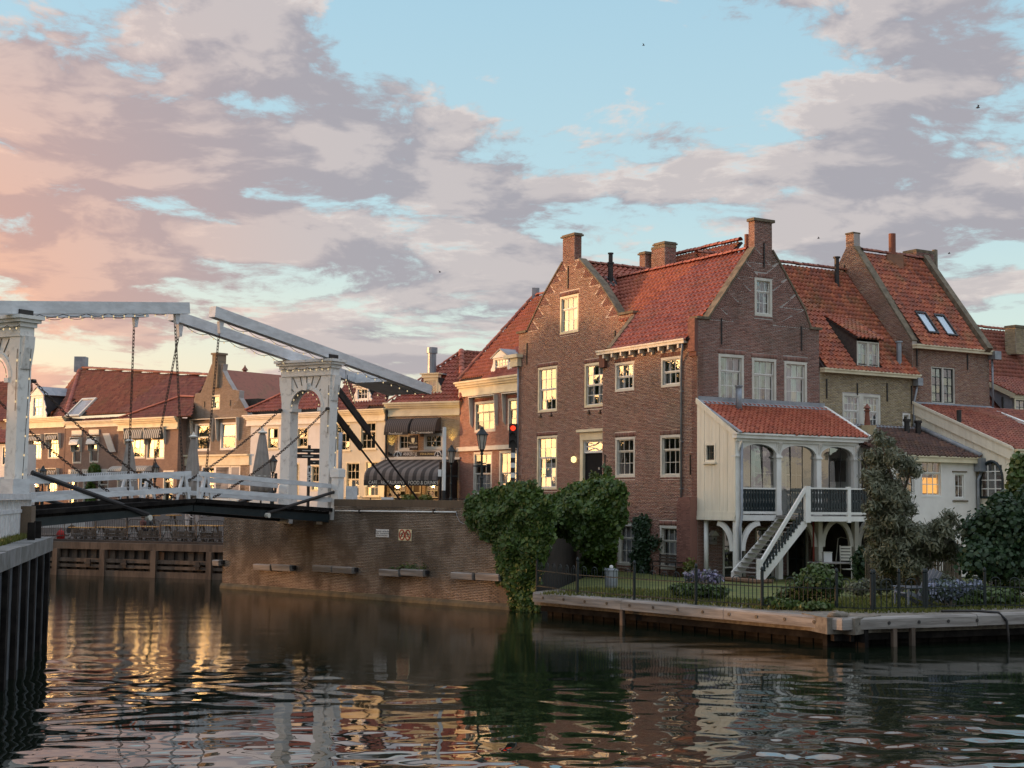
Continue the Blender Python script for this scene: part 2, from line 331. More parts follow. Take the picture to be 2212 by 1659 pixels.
def mk_glass():
    m, t = newmat('window_glass'); lw = t.n('ShaderNodeFresnel', None, IOR=1.52).outputs[0]
    bump = t.n('ShaderNodeBump', None, Strength=.12, Distance=.02, Height=t.noise(wpos(t), 2.2, 2))
    gl = t.n('ShaderNodeBsdfAnisotropic', None, Color=(.95, .95, .95), Roughness=.015, Normal=bump)
    tr = t.n('ShaderNodeBsdfTransparent', None, Color=(.92, .93, .93))
    out(t, t.n('ShaderNodeMixShader', None, i0=t.m('MULTIPLY', t.m('ADD', t.m('MULTIPLY', lw, 1.8), .16, clamp=True), t.m('SUBTRACT', 1.0, t.n('ShaderNodeNewGeometry').outputs['Backfacing'])), i1=tr, i2=gl)); return m
GLASS = mk_glass()
def mk_emit(name, col, st):
    m, t = newmat(name); out(t, t.n('ShaderNodeEmission', None, Color=col, Strength=st)); return m
BULB = mk_emit('warm_bulb', (1.0, .76, .42), .75)
LAMPLIT = mk_emit('lit_lamp_glass', (1.0, .80, .34), 1.6)
REDLIT = mk_emit('red_signal_lens', (1.0, .05, .02), 1.6)
KITCHEN = mk_emit('glowing_room_panel', (1.0, .42, .04), 1.3)
# ------------------------------------------------------------------ builders
W_L, W_R = math.radians(-31), math.radians(59)
BOXV = [(-.5, -.5, 0), (.5, -.5, 0), (.5, .5, 0), (-.5, .5, 0), (-.5, -.5, 1), (.5, -.5, 1), (.5, .5, 1), (-.5, .5, 1)]
BOXF = [(4, 5, 6, 7), (0, 1, 5, 4), (1, 2, 6, 5), (2, 3, 7, 6), (3, 0, 4, 7)]
def spans(poly, v):
    xs = []
    for (a, b), (c, d) in zip(poly, poly[1:]+poly[:1]):
        if (b <= v) != (d <= v): xs.append(a+(v-b)/(d-b)*(c-a))
    xs.sort(); return list(zip(xs[::2], xs[1::2]))
def cut(iv, a, b):
    o = []
    for x, y in iv:
        if b <= x or a >= y: o.append((x, y)); continue
        if a > x: o.append((x, a))
        if b < y: o.append((b, y))
    return o
def wall(parent, pl, poly, holes, mat, back=.35, name='wall', w=0.0, uv=True):
    """the wall itself: face with openings, their reveals and the outer edge"""
    loops = [poly]+[[(a, b), (a, d), (c, d), (c, b)] for a, b, c, d in holes]
    flat = [Vector((u, v, 0)) for l in loops for u, v in l]
    tris = tessellate_polygon([[Vector((u, v, 0)) for u, v in l] for l in loops])
    V = [pl.P(p.x, p.y, w) for p in flat]; F = [tuple(x) for x in tris]; n0 = len(V)
    V += [pl.P(p.x, p.y, w-back) for p in flat]; b = 0
    for l in loops:
        n = len(l)
        F += [(b+i, b+(i+1) % n, n0+b+(i+1) % n, n0+b+i) for i in range(n)]; b += n
    return mesh_obj(name, V, F, mat, parent, uvdir=pl.d if uv else None)
def bricks(parent, pl, poly, holes, mat, course=.066, blen=.225, lint=(), w=0.0, limit=300, joint=.017, proud=.013, braid=()):
    vs = [p[1] for p in poly]; cols = []; v0 = min(vs); n = int((max(vs)-v0)/course)
    cuts = list(holes)+list(lint); C = []
    for k in range(n+1):
        v = v0+(k+.5)*course; iv = spans(poly, v)
        for a, b, c, d in cuts:
            if b < v+course*.4 and d > v-course*.4: iv = cut(iv, a, c)
        sh = (k % 2)*blen/2+rng.normal()*.01
        for a, b in iv:
            i0 = math.floor((a-sh)/blen)
            for i in range(i0, int((b-sh)/blen)+1):
                x, y = max(a, sh+i*blen), min(b, sh+(i+1)*blen)
                if y-x > .035: C.append(((x+y)/2, v, y-x-joint, course-joint))
    for a, b, c, d in lint:                     # bricks on edge over and under the openings
        m = max(1, round((c-a)/course)); s = (c-a)/m
        for i in range(m): C.append((a+(i+.5)*s, (b+d)/2, s-joint, d-b-joint))
    C = np.array(C)
    if braid:                                   # triangles of bricks laid square to the raking edges of a gable
        Bc, Bm = [], []
        for A, B in braid:
            A, B = np.array(A), np.array(B)
            if A[1] > B[1]: A, B = B, A
            n = max(1, round(np.linalg.norm(B-A)/.95)); s = np.linalg.norm(B-A)/n; e = (B-A)/np.linalg.norm(B-A); sg = 1 if e[0] > 0 else -1; q = np.array([e[1]*sg, -abs(e[0])]); tn = e[1]/max(.2, abs(e[0]))
            for i in range(n):
                a = A+e*s*i; b = a+e*s; c = np.array([a[0]+sg*s*np.hypot(1, tn), a[1]]); tri = [tuple(a), tuple(b), tuple(c)]
                C = C[~inpoly(tri, C[:, 0], C[:, 1])]
                for k in range(int(s/course)):
                    d = (k+.5)*course; L = d*tn; x = -(k % 2)*blen/2
                    while x < L:
                        x0, x1 = max(x, .0), min(x+blen, L); x += blen
                        if x1-x0 > .05: Bc.append([*(a+e*d+q*(x0+x1)/2)]); Bm.append((q*(x1-x0-joint), e*(course-joint)))
        Bc = np.array(Bc); Bm = np.array(Bm); N = len(Bc); T = np.stack([pl.p[0]+pl.d[0]*Bc[:, 0]-pl.n[0]*.004, pl.p[1]+pl.d[1]*Bc[:, 0]-pl.n[1]*.004, Bc[:, 1]], 1); M = np.zeros((N, 3, 3))
        for j in (0, 1): M[:, :, j] = np.outer(Bm[:, j, 0], pl.d3)+np.outer(Bm[:, j, 1], (0, 0, 1))
        M[:, :, 2] = pl.n3*proud*1.1; pieces(parent, 'brick', BOXV, BOXF, M, T, mat, 0, rest='braided_bricks')
    N = len(C)
    T = np.stack([pl.p[0]+pl.d[0]*C[:, 0]+pl.n[0]*(w-.004), pl.p[1]+pl.d[1]*C[:, 0]+pl.n[1]*(w-.004), C[:, 1]+rng.normal(0, .002, N)], 1)
    M = np.zeros((N, 3, 3)); dep = proud*(.6+.8*rng.random(N))
    M[:, :, 0] = pl.d3*C[:, 2:3]; M[:, 2, 1] = C[:, 3]*(1-.1*rng.random(N)); M[:, :, 2] = pl.n3*dep[:, None]
    pieces(parent, 'brick', BOXV, BOXF, M, T, mat, limit)
def lints(holes, h=.24, top=True, bot=.10):
    o = []
    for a, b, c, d in holes:
        o.append((a-.06, d, c+.06, d+h))
        if bot: o.append((a-.03, b-bot, c+.03, b))
    return o
PANE = bpy.data.meshes.new('pane'); PANE.from_pydata([(-.5, -.5, -.004), (.5, -.5, -.004), (.5, .5, -.004), (-.5, .5, -.004), (-.5, -.5, .004), (.5, -.5, .004), (.5, .5, .004), (-.5, .5, .004)], [], [(3, 2, 1, 0), (4, 5, 6, 7), (0, 1, 5, 4), (1, 2, 6, 5), (2, 3, 7, 6), (3, 0, 4, 7)]); PANE.materials.append(GLASS)
def pane(parent, pl, u, v, su, sv, w, tilt=.012):
    o = bpy.data.objects.new('pane', PANE); COL.objects.link(o); hang(o, parent)
    n = norm(pl.n3+pl.d3*random.gauss(0, tilt)+np.array([0, 0, random.gauss(0, tilt)])); dx = norm(pl.d3-n*(pl.d3@n)); dz = np.cross(n, dx); q = pl.P(u, v, w)
    o.matrix_basis = Matrix(((dx[0]*su, dz[0]*sv, n[0], q[0]), (dx[1]*su, dz[1]*sv, n[1], q[1]), (dx[2]*su, dz[2]*sv, n[2], q[2]), (0, 0, 0, 1))); return o
def window(parent, pl, r, cols, rows, fw=.10, fmat=None, smat=None, w=.012, rec=.07, curtain=None, bar=.028, rail=.055, room=True, sill=.0, flat=False, dep=.16, st=.05, tilt=.012, sag=None, rmat=None):
    """rows: pane rows of each sash from the top down"""
    fmat = fmat or WHITE; smat = smat or fmat; a, b, c, d = r
    m = MB(); m.pbox(pl, a, c, d-fw, d, w-dep, w); m.pbox(pl, a-sill, c+sill, b, b+fw, w-dep, w+sill*.8)
    m.pbox(pl, a, a+fw, b+fw, d-fw, w-dep, w); m.pbox(pl, c-fw, c, b+fw, d-fw, w-dep, w)
    if flat: m.build('window_frame', fmat, parent); root = parent
    else: root = m.build('window', fmat, parent)
    A, B, C, D = a+fw, b+fw, c-fw, d-fw; s = MB(); tot = sum(rows); q = D; ws = w-rec
    for i, rr in enumerate(rows):
        h = (D-B)*rr/tot; lo = q-h; wi = ws-.035*i
        s.pbox(pl, A, C, q-st, q, wi-.04, wi); s.pbox(pl, A, C, lo, lo+rail, wi-.04, wi)
        s.pbox(pl, A, A+st, lo+rail, q-st, wi-.04, wi); s.pbox(pl, C-st, C, lo+rail, q-st, wi-.04, wi)
        iu0, iu1, iv0, iv1 = A+st, C-st, lo+rail, q-st
        yield_rows = rr
        for k in range(1, cols): u = iu0+(iu1-iu0)*k/cols; s.pbox(pl, u-bar/2, u+bar/2, iv0, iv1, wi-.034, wi-.004)
        for k in range(1, rr): v = iv0+(iv1-iv0)*k/rr; s.pbox(pl, iu0, iu1, v-bar/2, v+bar/2, wi-.032, wi-.006)
        for k in range(cols):
            for j in range(rr):
                pane(root, pl, iu0+(iu1-iu0)*(k+.5)/cols, iv0+(iv1-iv0)*(j+.5)/rr, (iu1-iu0)/cols, (iv1-iv0)/rr, wi-.026, tilt)
        q = lo
    s.build('sash', smat, root)
    if curtain:
        k = MB(); W0 = ws-.24; n = 14
        def cloth(u0, u1, v0, v1):
            us = np.linspace(u0, u1, n); vs_ = [pl.P(u, v0, W0+.035*math.sin(i*2.1+u)) for i, u in enumerate(us)]; vt = [pl.P(u, v1, W0+.03*math.sin(i*2.1+u)) for i, u in enumerate(us)]
            k.add(vs_+vt, [(i, i+1, n+i+1, n+i) for i in range(n-1)])
        if curtain == 'full': cloth(A, C, B, D)
        if curtain == 'sides': cloth(A, A+(C-A)*.27, B, D); cloth(C-(C-A)*.27, C, B, D)
        if curtain == 'right': cloth(A, A+(C-A)*.3, B, D)
        if curtain == 'half': cloth(A, C, B, B+(D-B)*.5)
        if curtain == 'three': [cloth(A+(C-A)*x, A+(C-A)*(x+.23), B, D) for x in (.0, .36, .77)]
        k.build('curtain', CURT, root)
    if room:
        k = MB(); k.pbox(pl, a-.1, c+.1, b-.1, d+.1, ws-.75, ws-.7); k.build('room', rmat or ROOM, root)
    return root
class RPl:
    """a sloping roof plane: x along the eave, y up the slope"""
    def __init__(s, P0, ex, ey): s.P0 = np.asarray(P0, float); s.ex = norm(ex); s.ey = norm(ey); s.nz = np.cross(s.ex, s.ey); s.nz = s.nz if s.nz[2] > 0 else -s.nz
    def xy(s, px): d = ray(*px); k = ((s.P0-CAMP)@s.nz)/(d@s.nz); q = CAMP+d*k-s.P0; return float(q@s.ex), float(q@s.ey)
    def W(s, x, y, z=0.0): return s.P0+s.ex*x+s.ey*y+s.nz*z
    def loc(s, P): q = np.asarray(P)-s.P0; return float(q@s.ex), float(q@s.ey)
_c = [(.09, -.02), (.2, -.045), (.42, -.05), (.66, -.02), (.82, .04), (.92, .05), (1.0, .0)]
TV = [(x-.5, -.5, z+.07) for x, z in _c]+[(x-.5, .60, z-.005) for x, z in _c]+[(x-.5, -.5, z-.01) for x, z in _c]
TF = [(i, i+1, 8+i, 7+i) for i in range(6)]+[(14+i, 15+i, 1+i, i) for i in range(6)]
def inpoly(poly, x, y):
    c = np.zeros(len(x), bool); n = len(poly)
    for i in range(n):
        (a, b), (p, q) = poly[i], poly[(i+1) % n]
        if b == q: continue
        c ^= ((b > y) != (q > y)) & (x < (p-a)*(y-b)/(q-b)+a)
    return c
def tiles(parent, rp, poly, mat, tw=.26, th=.31, limit=300, holes=(), zoff=.03, deck=True):
    if deck: 
        r = MB(); r.prism([rp.W(x, y, -.03) for x, y in poly], -rp.nz*.12)
        root = r.build('roof', DECK, parent)
    else: root = parent
    xs = [p[0] for p in poly]; ys = [p[1] for p in poly]
    gx, gy = np.meshgrid(np.arange(min(xs)+tw*.5, max(xs)+tw*.4, tw), np.arange(min(ys)+th*.35, max(ys)+th*.2, th))
    x, y = gx.ravel(), gy.ravel(); k = inpoly(poly, x, y)
    for h in holes: k &= ~inpoly(h, x, y)
    x, y = x[k], y[k]; N = len(x); jit = rng.normal(0, 1, (N, 3))
    T = rp.P0+np.outer(x+jit[:, 0]*.006, rp.ex)+np.outer(y+jit[:, 1]*.008, rp.ey)+np.outer(zoff+np.abs(jit[:, 2])*.005, rp.nz)
    M = np.zeros((N, 3, 3)); tl = rng.normal(0, .02, N)
    M[:, :, 0] = rp.ex*tw; M[:, :, 1] = rp.ey*th+rp.ex*th*tl[:, None]; M[:, :, 2] = rp.nz
    pieces(root, 'tile', TV, TF, M, T, mat, limit, smooth=False)
    return root
def ridge(parent, a, b, mat, r=.13, L=.36, name='ridge_tile', up=(0, 0, 1)):
    a = np.asarray(a, float); b = np.asarray(b, float); d = b-a; n = max(1, int(np.linalg.norm(d)/L)); d1 = norm(d); sd = norm(np.cross(d1, up)); u2 = np.cross(sd, d1)
    if u2[2] < 0: u2 = -u2
    k = 6; pv = []
    for e, s in ((-.5, 1.12), (.56, .96)): pv += [(e, s*math.cos(math.pi*i/k), s*math.sin(math.pi*i/k)) for i in range(k+1)]
    pf = [(i, i+1, k+2+i, k+1+i) for i in range(k)]
    T = np.array([a+d*(i+.5)/n for i in range(n)])+rng.normal(0, .008, (n, 3)); M = np.stack([d/n, sd*r, u2*r], 1)
    pieces(parent, name, pv, pf, M, T, mat, 120)
def part(parent, name, mat, fn, **kw): m = MB(); fn(m); return m.build(name, mat, parent, **kw)
def chimney_box(parent, pl, u0, u1, v0, v1, w0, w1, bmat, mmat, cap=.1, name='chimney', capmat=None):
    m = MB(); m.pbox(pl, u0, u1, v0, v1, w1, w0); root = m.build(name, mmat, parent)
    bricks(root, pl, [(u0, v0), (u1, v0), (u1, v1), (u0, v1)], [], bmat, w=w0, limit=60)
    e = Pl(pl.P(u0, 0, w1), d=pl.P(u0, 0, w0)-pl.P(u0, 0, w1)) ; e2 = Pl(pl.P(u1, 0, w1), d=pl.P(u1, 0, w0)-pl.P(u1, 0, w1)); L = w0-w1
    for s in (e, e2):
        c = (pl.P(u0, 0, (w0+w1)/2)+pl.P(u1, 0, (w0+w1)/2))/2
        if s.n@(s.p-c[:2]) > 0: bricks(root, s, [(0, v0), (L, v0), (L, v1), (0, v1)], [], bmat, limit=60)
    part(root, 'cap', capmat or STONE, lambda q: (q.pbox(pl, u0-cap, u1+cap, v1, v1+.09, w1-cap, w0+cap), q.pbox(pl, u0-cap*.4, u1+cap*.4, v1+.09, v1+.16, w1-cap*.4, w0+cap*.4)))
    return root
def anchors(parent, pl, lst, fn):
    for x, ya, yb in lst:
        u, va = pl.uv(fn(x, ya)); vb = pl.uv(fn(x, yb))[1]
        part(parent, 'wall_anchor', BLACK, lambda m: m.pbox(pl, u-.03, u+.03, min(va, vb), max(va, vb), .012, .06))
def pipe(parent, pts, r=.05, mat=None, name='drainpipe', n=8): return part(parent, name, mat or ZINC, lambda m: m.tube(pts, r, n), smooth=True)
def gutter(parent, pl, u0, u1, v, h=.16, w0=.02, w1=.3, mat=None, name='gutter'):
    u0, u1 = min(u0, u1), max(u0, u1)
    return part(parent, name, mat or OFFW, lambda m: (m.pbox(pl, u0, u1, v-h, v, w0, w1-.05), m.pbox(pl, u0-.03, u1+.03, v-.06, v+.02, w0+.005, w1)))
def cornice(parent, pl, u0, u1, v0, v1, mat, proj=.35):
    u0, u1 = min(u0, u1), max(u0, u1); h = v1-v0
    return part(parent, 'cornice', mat, lambda m: (m.pbox(pl, u0, u1, v0, v0+h*.14, .0, proj*.28), m.pbox(pl, u0, u1, v0+h*.14, v0+h*.58, .0, proj*.16), m.pbox(pl, u0-.04, u1+.04, v0+h*.58, v0+h*.72, .0, proj*.45),
        m.pbox(pl, u0-.1, u1+.1, v0+h*.72, v0+h*.88, .0, proj*.75), m.pbox(pl, u0-.16, u1+.16, v0+h*.88, v1, .0, proj)))
def back_body(parent, pl, u0, u1, v0, v1, depth, w=-1.0, mat=None, name='rear_wall'):
    """the closed rest of a house behind its front"""
    return part(parent, name, mat or ROOM, lambda m: m.pbox(pl, u0, u1, v0, v1, w, w-depth))
def copy_tree(o, parent=None):
    c = o.copy(); COL.objects.link(c)
    if parent is not None:
        inv = o.matrix_parent_inverse.copy(); c.parent = parent; c.matrix_parent_inverse = inv
    for ch in list(o.children): copy_tree(ch, c)
    return c
def deform(root, label=None, group=None):
    if label: root['label'] = label
    if group: root['group'] = group
    return root
# ------------------------------------------------------------------ setting: water, land
ZG, ZS = .93, 3.4                        # garden level, street level above the water
K3 = atz(1507, 1247, ZG)
PA = Pl(K3, az=W_L); PC = Pl(K3, az=W_R)
Q0, Q1 = atz(480, 1270, 0), atz(1108, 1318, 0)          # ends of the brick quay
G0, G1, G2 = atz(1150, 1331, 0), atz(1820, 1401, 0), atz(2212, 1386, 0)
FQ0, FQ1 = atz(100, 1240, 0), atz(475, 1252, 0)          # far timber quay
NQ1, NQ0 = atz(98, 1380, 0), atz(0, 1484, 0)             # near sheet piles
def water_mesh():
    ys = [14.0]
    while ys[-1] < 96: ys.append(ys[-1]+max(.055, .0036*ys[-1]))
    ys = np.array(ys); n = 420; s = np.linspace(-.45, .45, n)
    Yg = np.repeat(ys[:, None], n, 1); Xg = Yg*s[None]
    Zg = np.zeros_like(Xg); r = np.random.default_rng(11)
    amp = np.interp(Yg, [14, 20, 25, 31, 38, 52, 70], [1.0, 1.0, .85, .40, .20, .12, .10])
    gust = .55+.45*np.clip(np.sin(Xg*.31+1.2*np.sin(Yg*.13))+np.sin(Yg*.42+Xg*.11)*.8, -1, 1)
    for k in range(48):
        L = .24*1.05**k; ang = r.normal(math.radians(93), 1.05); ph = r.random()*6.28
        kx, ky = math.cos(ang)*2*math.pi/L, math.sin(ang)*2*math.pi/L
        fade = np.clip((L*6248/Yg**2-3.2)/3.0, 0, 1)
        grp = .5+.5*np.sin(Xg*r.normal(0, .45)+Yg*r.normal(0, .45)+r.random()*6)
        p = kx*Xg+ky*Yg+ph+.8*np.sin(Xg*.9*r.random()+Yg*.7*r.random()); Zg += fade*grp*L*.0082*(np.sin(p)+.25*np.sin(2*p+.6))
    amp = amp*gust
    Zg *= amp
    V = np.stack([Xg, Yg, Zg], 2).reshape(-1, 3); m = len(ys)
    i = np.arange(m-1)[:, None]*n+np.arange(n-1)[None]; F = np.stack([i, i+1, i+n+1, i+n], 2).reshape(-1, 4)
    return V, F
m, t = newmat('canal_water'); p = wpos(t)
nz = t.noise(t.vm('MULTIPLY', p, (1.0, 1.9, 1)), 3.6, 3, .6)
nf = t.rng(t.n('ShaderNodeSeparateXYZ', None, Vector=p).outputs[1], 24, 60, .0, .10)
bmp = t.n('ShaderNodeBump', None, Strength=nf, Distance=.05, Height=nz)
fr = t.n('ShaderNodeFresnel', None, IOR=1.33, Normal=bmp).outputs[0]
dfw = t.n('ShaderNodeBsdfDiffuse', None, Color=(.006, .010, .006)); glw = t.n('ShaderNodeBsdfAnisotropic', None, Color=(1, 1, 1), Roughness=.008, Normal=bmp)
out(t, t.n('ShaderNodeMixShader', None, i0=t.m('ADD', t.m('MULTIPLY', fr, .42), .30, clamp=True), i1=dfw, i2=glw))
V, F = water_mesh()
w = mesh_obj('water', V, F, MATS['canal_water'], smooth=True); w['kind'] = 'structure'
part(None, 'far_water', MATS['canal_water'], lambda q: q.add([(-900, -60, -.05), (900, -60, -.05), (900, 900, -.05), (-900, 900, -.05)], [(0, 1, 2, 3)]), kind='structure')
GRASS = mk('lawn_green', (.075, .10, .022), (.14, .14, .035), .9, 1.3, .5)
PAVE = mk('paving', (.065, .052, .044), (.045, .036, .03), .9, 1.2, .3)
EARTH = mk('gravel_earth', (.20, .18, .15), (.12, .105, .085), .95, 5, .5)
def slab(name, pts, z, depth, mat): return part(None, name, mat, lambda q: q.prism([(p[0], p[1], z) for p in pts], (0, 0, -depth)), kind='structure')
A_L = PA.P(PA.uv((1301, 1000))[0], 0)                    # left end of the corner house
dR = np.array([math.sin(W_R), math.cos(W_R), 0])
slab('garden_ground', [G0+np.array([.9, 1.3, 0]), G1+np.array([0, 1.9, 0]), G2+np.array([0, 1.7, 0]), G2+(G2-G1)*2, G2+(G2-G1)*2+np.array([0, 40, 0]), A_L+dR*30, A_L], ZG-.02, ZG+1, GRASS)
qd = norm(Q1-Q0)
QI = np.array([-qd[1], qd[0], 0]) if True else None       # inland from the brick quay
if QI@np.array([0, 1, 0]) < 0: QI = -QI
STREET = [Q0+QI*.4, Q1+QI*.4+qd*-.0, A_L+np.array([.3, .2, 0]), A_L+dR*20+np.array([0, 30, 0]), np.array([-10, 125, 0]), Q0+QI*45]
slab('street_terrace', STREET, ZS, ZS+1, PAVE)
fqd = norm(FQ1-FQ0); FI = np.array([-fqd[1], fqd[0], 0])
if FI[1] < 0: FI = -FI
slab('quay_terrace', [FQ0-fqd*40+FI*.3, FQ1+fqd*2+FI*.3, FQ1+fqd*2+FI*10, FQ0-fqd*40+FI*10], 1.95, 3, PAVE)
def _up(q):
    a, b = FQ0-fqd*70, FQ1+fqd*4
    z = lambda v, h: np.array([v[0], v[1], h])
    q.add([z(a+FI*9.5, 1.95), z(b+FI*9.5, 1.95), z(b+FI*14, ZS), z(a+FI*14, ZS), z(b+FI*90, ZS), z(a+FI*90, ZS)], [(0, 1, 2, 3), (3, 2, 4, 5)])
part(None, 'upper_street', PAVE, _up, kind='structure')
# ------------------------------------------------------------------ corner house (two brick faces, big red roof)
H1 = thing('brick_house', 'tall brown brick corner house with veranda side gable and broad red tiled roof', 'house', tuple(K3))
uAL = PA.uv((1301, 1000))[0]
vE = PA.uv(zg(1600, 1160))[1]                               # eaves height
WA = [PA.rect(zg(1330, 1300), zg(1508, 1575)), PA.rect(zg(1765, 1250), zg(1956, 1532)), PA.rect(zh(1277, 688), zh(1493, 1132)), PA.rect(zh(1775, 663), zh(2005, 1130)),
      PA.rect(zi(1524, 478), zi(1712, 890)), PA.rect(zi(1942, 500), zi(2145, 930))]
polyA = [(0, ZG-.3), (uAL, ZG-.3), (uAL, vE), (0, vE)]
wA = wall(H1, PA, polyA, WA, MORT)
LA = lints(WA)
bricks(wA, PA, polyA, WA, BR_A, lint=LA)
for i, r in enumerate(WA):
    window(H1, PA, r, 3, [[1, 1], [1, 1], [1, 2], [1, 2], [1, 2], [1, 2]][i], fw=.12, fmat=OFFW, smat=OFFW if i > 1 else WHITE, curtain=['sides', 'sides', 'right', 'right', 'full', 'full'][i], rec=.09, rail=.06)
u0, u1 = PA.uv(zg(2035, 1120))[0], PA.uv(zg(1208, 1215))[0]
gutter(H1, PA, u0, u1, vE+.08, .2, .05, .42)
for x in (1265, 1345, 1430, 1517, 1605, 1695, 1790, 1880, 1975):
    u = PA.uv(zg(x, 1230))[0]
    part(H1, 'bracket', OFFW, lambda m: (m.pbox(PA, u-.06, u+.06, vE-.32, vE-.13, .013, .34), m.pbox(PA, u-.05, u+.05, vE-.42, vE-.32, .013, .14)))
dp = [zg(2010, 1160), zg(2012, 1200), zg(1968, 1285), zh(2012, 40), zh(2020, 900), zh(2028, 1350)]
du = PA.uv(zh(2020, 900))[0]; dus = PA.uv(zg(2012, 1190))[0]
pipe(H1, [PA.P(dus, vE-.05, .3), PA.P(dus, vE-.35, .3), PA.P(du, vE-1.0, .09), PA.P(du, 3.9, .09)], .055)
for v in (9.6, 7.2, 5.0): part(H1, 'pipe_clip', ZINC, lambda m: m.pbox(PA, du-.08, du+.08, v, v+.05, .01, .16))
anchors(H1, PA, [(1165, 880, 1110), (2110, 870, 1105)], zh)
# buttress at the foot of the corner
bu0, bv = PA.uv((1477, 1090)); 
def butt(m):
    m.prism([PA.P(.02, ZG-.2, 0), PA.P(.02, bv+.35, 0), PA.P(bu0*.85, bv+.35, 0), PA.P(bu0, bv, 0), PA.P(bu0, ZG-.2, 0)], PA.n3*.42)
bt = part(H1, 'buttress', BR_C, butt)
bricks(bt, PA, [(.02, ZG-.2), (bu0, ZG-.2), (bu0, bv), (bu0*.85, bv+.35), (.02, bv+.35)], [], BR_C, w=.42, limit=200)
# gable face C
cp = lambda x, y: PC.uv(zj(x, y))
uCR = PC.uv((1770, 850))[0]
shl, shr = cp(550, 962), cp(1690, 1040); a1 = cp(713, 962); a2 = cp(1117, 345); c1 = cp(1117, 92); c2 = cp(1266, 110); a3 = cp(1268, 370); a4 = cp(1602, 1030)
vS = (shl[1]+shr[1])/2
polyC = [(0, ZG-.3), (uCR, ZG-.3), (uCR, vS-1.0), (uCR, vS), (a4[0], vS), (cp(1545, 880)[0], cp(1545, 880)[1]), (cp(1325, 470)[0], cp(1325, 470)[1]), (a3[0], a3[1]), (c2[0], c1[1]-.1), (c1[0], c1[1]-.1), (c1[0], a2[1]), (a1[0], vS), (shl[0]*.0-.0, vS)]
WC = [PC.rect(zj(1117, 610), zj(1267, 938)), PC.rect(zj(806, 1268), zk(676, 268)), PC.rect(zj(1095, 1302), zk(994, 293)), PC.rect(zj(1373, 1330), zk(1296, 320))]
WG = [PC.rect(zl(716, 405), zl(940, 1040)), PC.rect(zl(1036, 395), zl(1215, 1000)), PC.rect(zl(1345, 395), zl(1555, 1010))]
wC = wall(H1, PC, polyC, WC+WG, MORTC, back=.45)
bricks(wC, PC, polyC, WC+WG, BR_C, lint=lints(WC), braid=[(polyC[4], polyC[5]), (polyC[5], polyC[6]), (polyC[11], polyC[10])])
for i, r in enumerate(WC): window(H1, PC, r, 3, [1, 2], fw=.13, fmat=OFFW, smat=WHITE, curtain=['sides', 'three', 'three', 'full'][i], rec=.10)
for i, r in enumerate(WG): window(H1, PC, (r[0], r[1]-.0, r[2], r[3]), [2, 2, 2][i], [4], fw=.10, fmat=OFFW, smat=DKGREEN, rec=.08, bar=.05)
anchors(H1, PC, [(828, 955, 1180), (1517, 1025, 1235), (1195, 305, 515)], zj)
# gable edge: shoulder stones, raking copings, chimney head
def cope(parent, pl, a, b, w0, w1, h=.09, mat=STONE):
    A0, B0 = pl.P(a[0], a[1], w0), pl.P(b[0], b[1], w0); up = norm(np.cross(B0-A0, pl.n3)); up = up if up[2] > 0 else -up
    part(parent, 'coping', mat, lambda m: m.par(A0-up*.02, B0-A0, pl.n3*(w1-w0), up*h))
for a, b in ((polyC[11], polyC[10]), (polyC[4], polyC[5]), (polyC[5], polyC[6]), (polyC[6], polyC[7])): cope(H1, PC, a, b, -.46, .05)
cope(H1, PC, (-.10, vS), (a1[0]+.1, vS), -.5, .10, .12); cope(H1, PC, (a4[0]-.1, vS), (uCR+.14, vS), -.5, .10, .12)
cope(H1, PC, (c1[0]-.12, c1[1]-.1), (c2[0]+.12, c1[1]-.1), -.45, .10, .14)
part(H1, 'shoulder', BR_C, lambda m: (m.pbox(PA, -.02, .52, vE-.55, vS, .0, .18), m.pbox(PA, -.02, .5, vE-.75, vE-.55, .0, .1)))
SH = PA.shift(.18); bricks(H1.children[-1], PA, [(-.02, vE-.55), (.52, vE-.55), (.52, vS), (-.02, vS)], [], BR_C, w=.18, limit=80)
m = MB(); m.pbox(PC, c1[0], c2[0], a2[1]-.6, c1[1]-.1, -.43, -.40); ch = m.build('chimney', MORTC, H1)
PCL = Pl(PC.P(c1[0], 0, 0), d=-PC.n3)
bricks(ch, PCL, [(0, a2[1]-.3), (.44, a2[1]-.3), (.44, c1[1]-.1), (0, c1[1]-.1)], [], BR_C, limit=120)
# main roof
pit_p = (PC.P(a1[0]-.25, vS-.35), PC.P(a2[0], a2[1]-.35))
slope = math.atan2(pit_p[1][2]-pit_p[0][2], np.linalg.norm((pit_p[1]-pit_p[0])[:2]))
eyA = np.array([*(-PA.n*math.cos(slope)), math.sin(slope)])
RA = RPl(PA.P(0, vE+.06, .30), PA.d3, eyA)
vR = polyC[10][1]-.1; yR = (vR-RA.P0[2])/math.sin(slope)
xl0 = RA.xy((1316, 765))[0]; vt = RA.xy((1362, 688)); vb = RA.xy((1347, 684)); vtop = RA.xy((1340, 592))
polyR = [(.42, 0), (xl0, 0), (xl0, vt[1]), (vb[0]+.15, vt[1]), (vtop[0]+.15, yR), (.42, yR)]
tiles(H1, RA, polyR, TL_R, .34, .32)
ridge(H1, RA.W(.5, yR+.05, .1), RA.W(vtop[0]+.3, yR+.05, .1), TL_R)
part(H1, 'rear_roof', DECK, lambda m: m.prism([RA.W(.42, yR, -.05), RA.W(vtop[0]+3, yR, -.05), RA.W(vtop[0]+3, yR, -.05)+np.array([*(-PA.n*4), -4.5]), RA.W(.42, yR, -.05)+np.array([*(-PA.n*4), -4.5])], (0, 0, -.1)))
part(H1, 'verge_coping', STONE, lambda m: m.par(RA.W(xl0+.0, 0, -.1), RA.ey*vt[1], RA.ex*.34, RA.nz*.26))
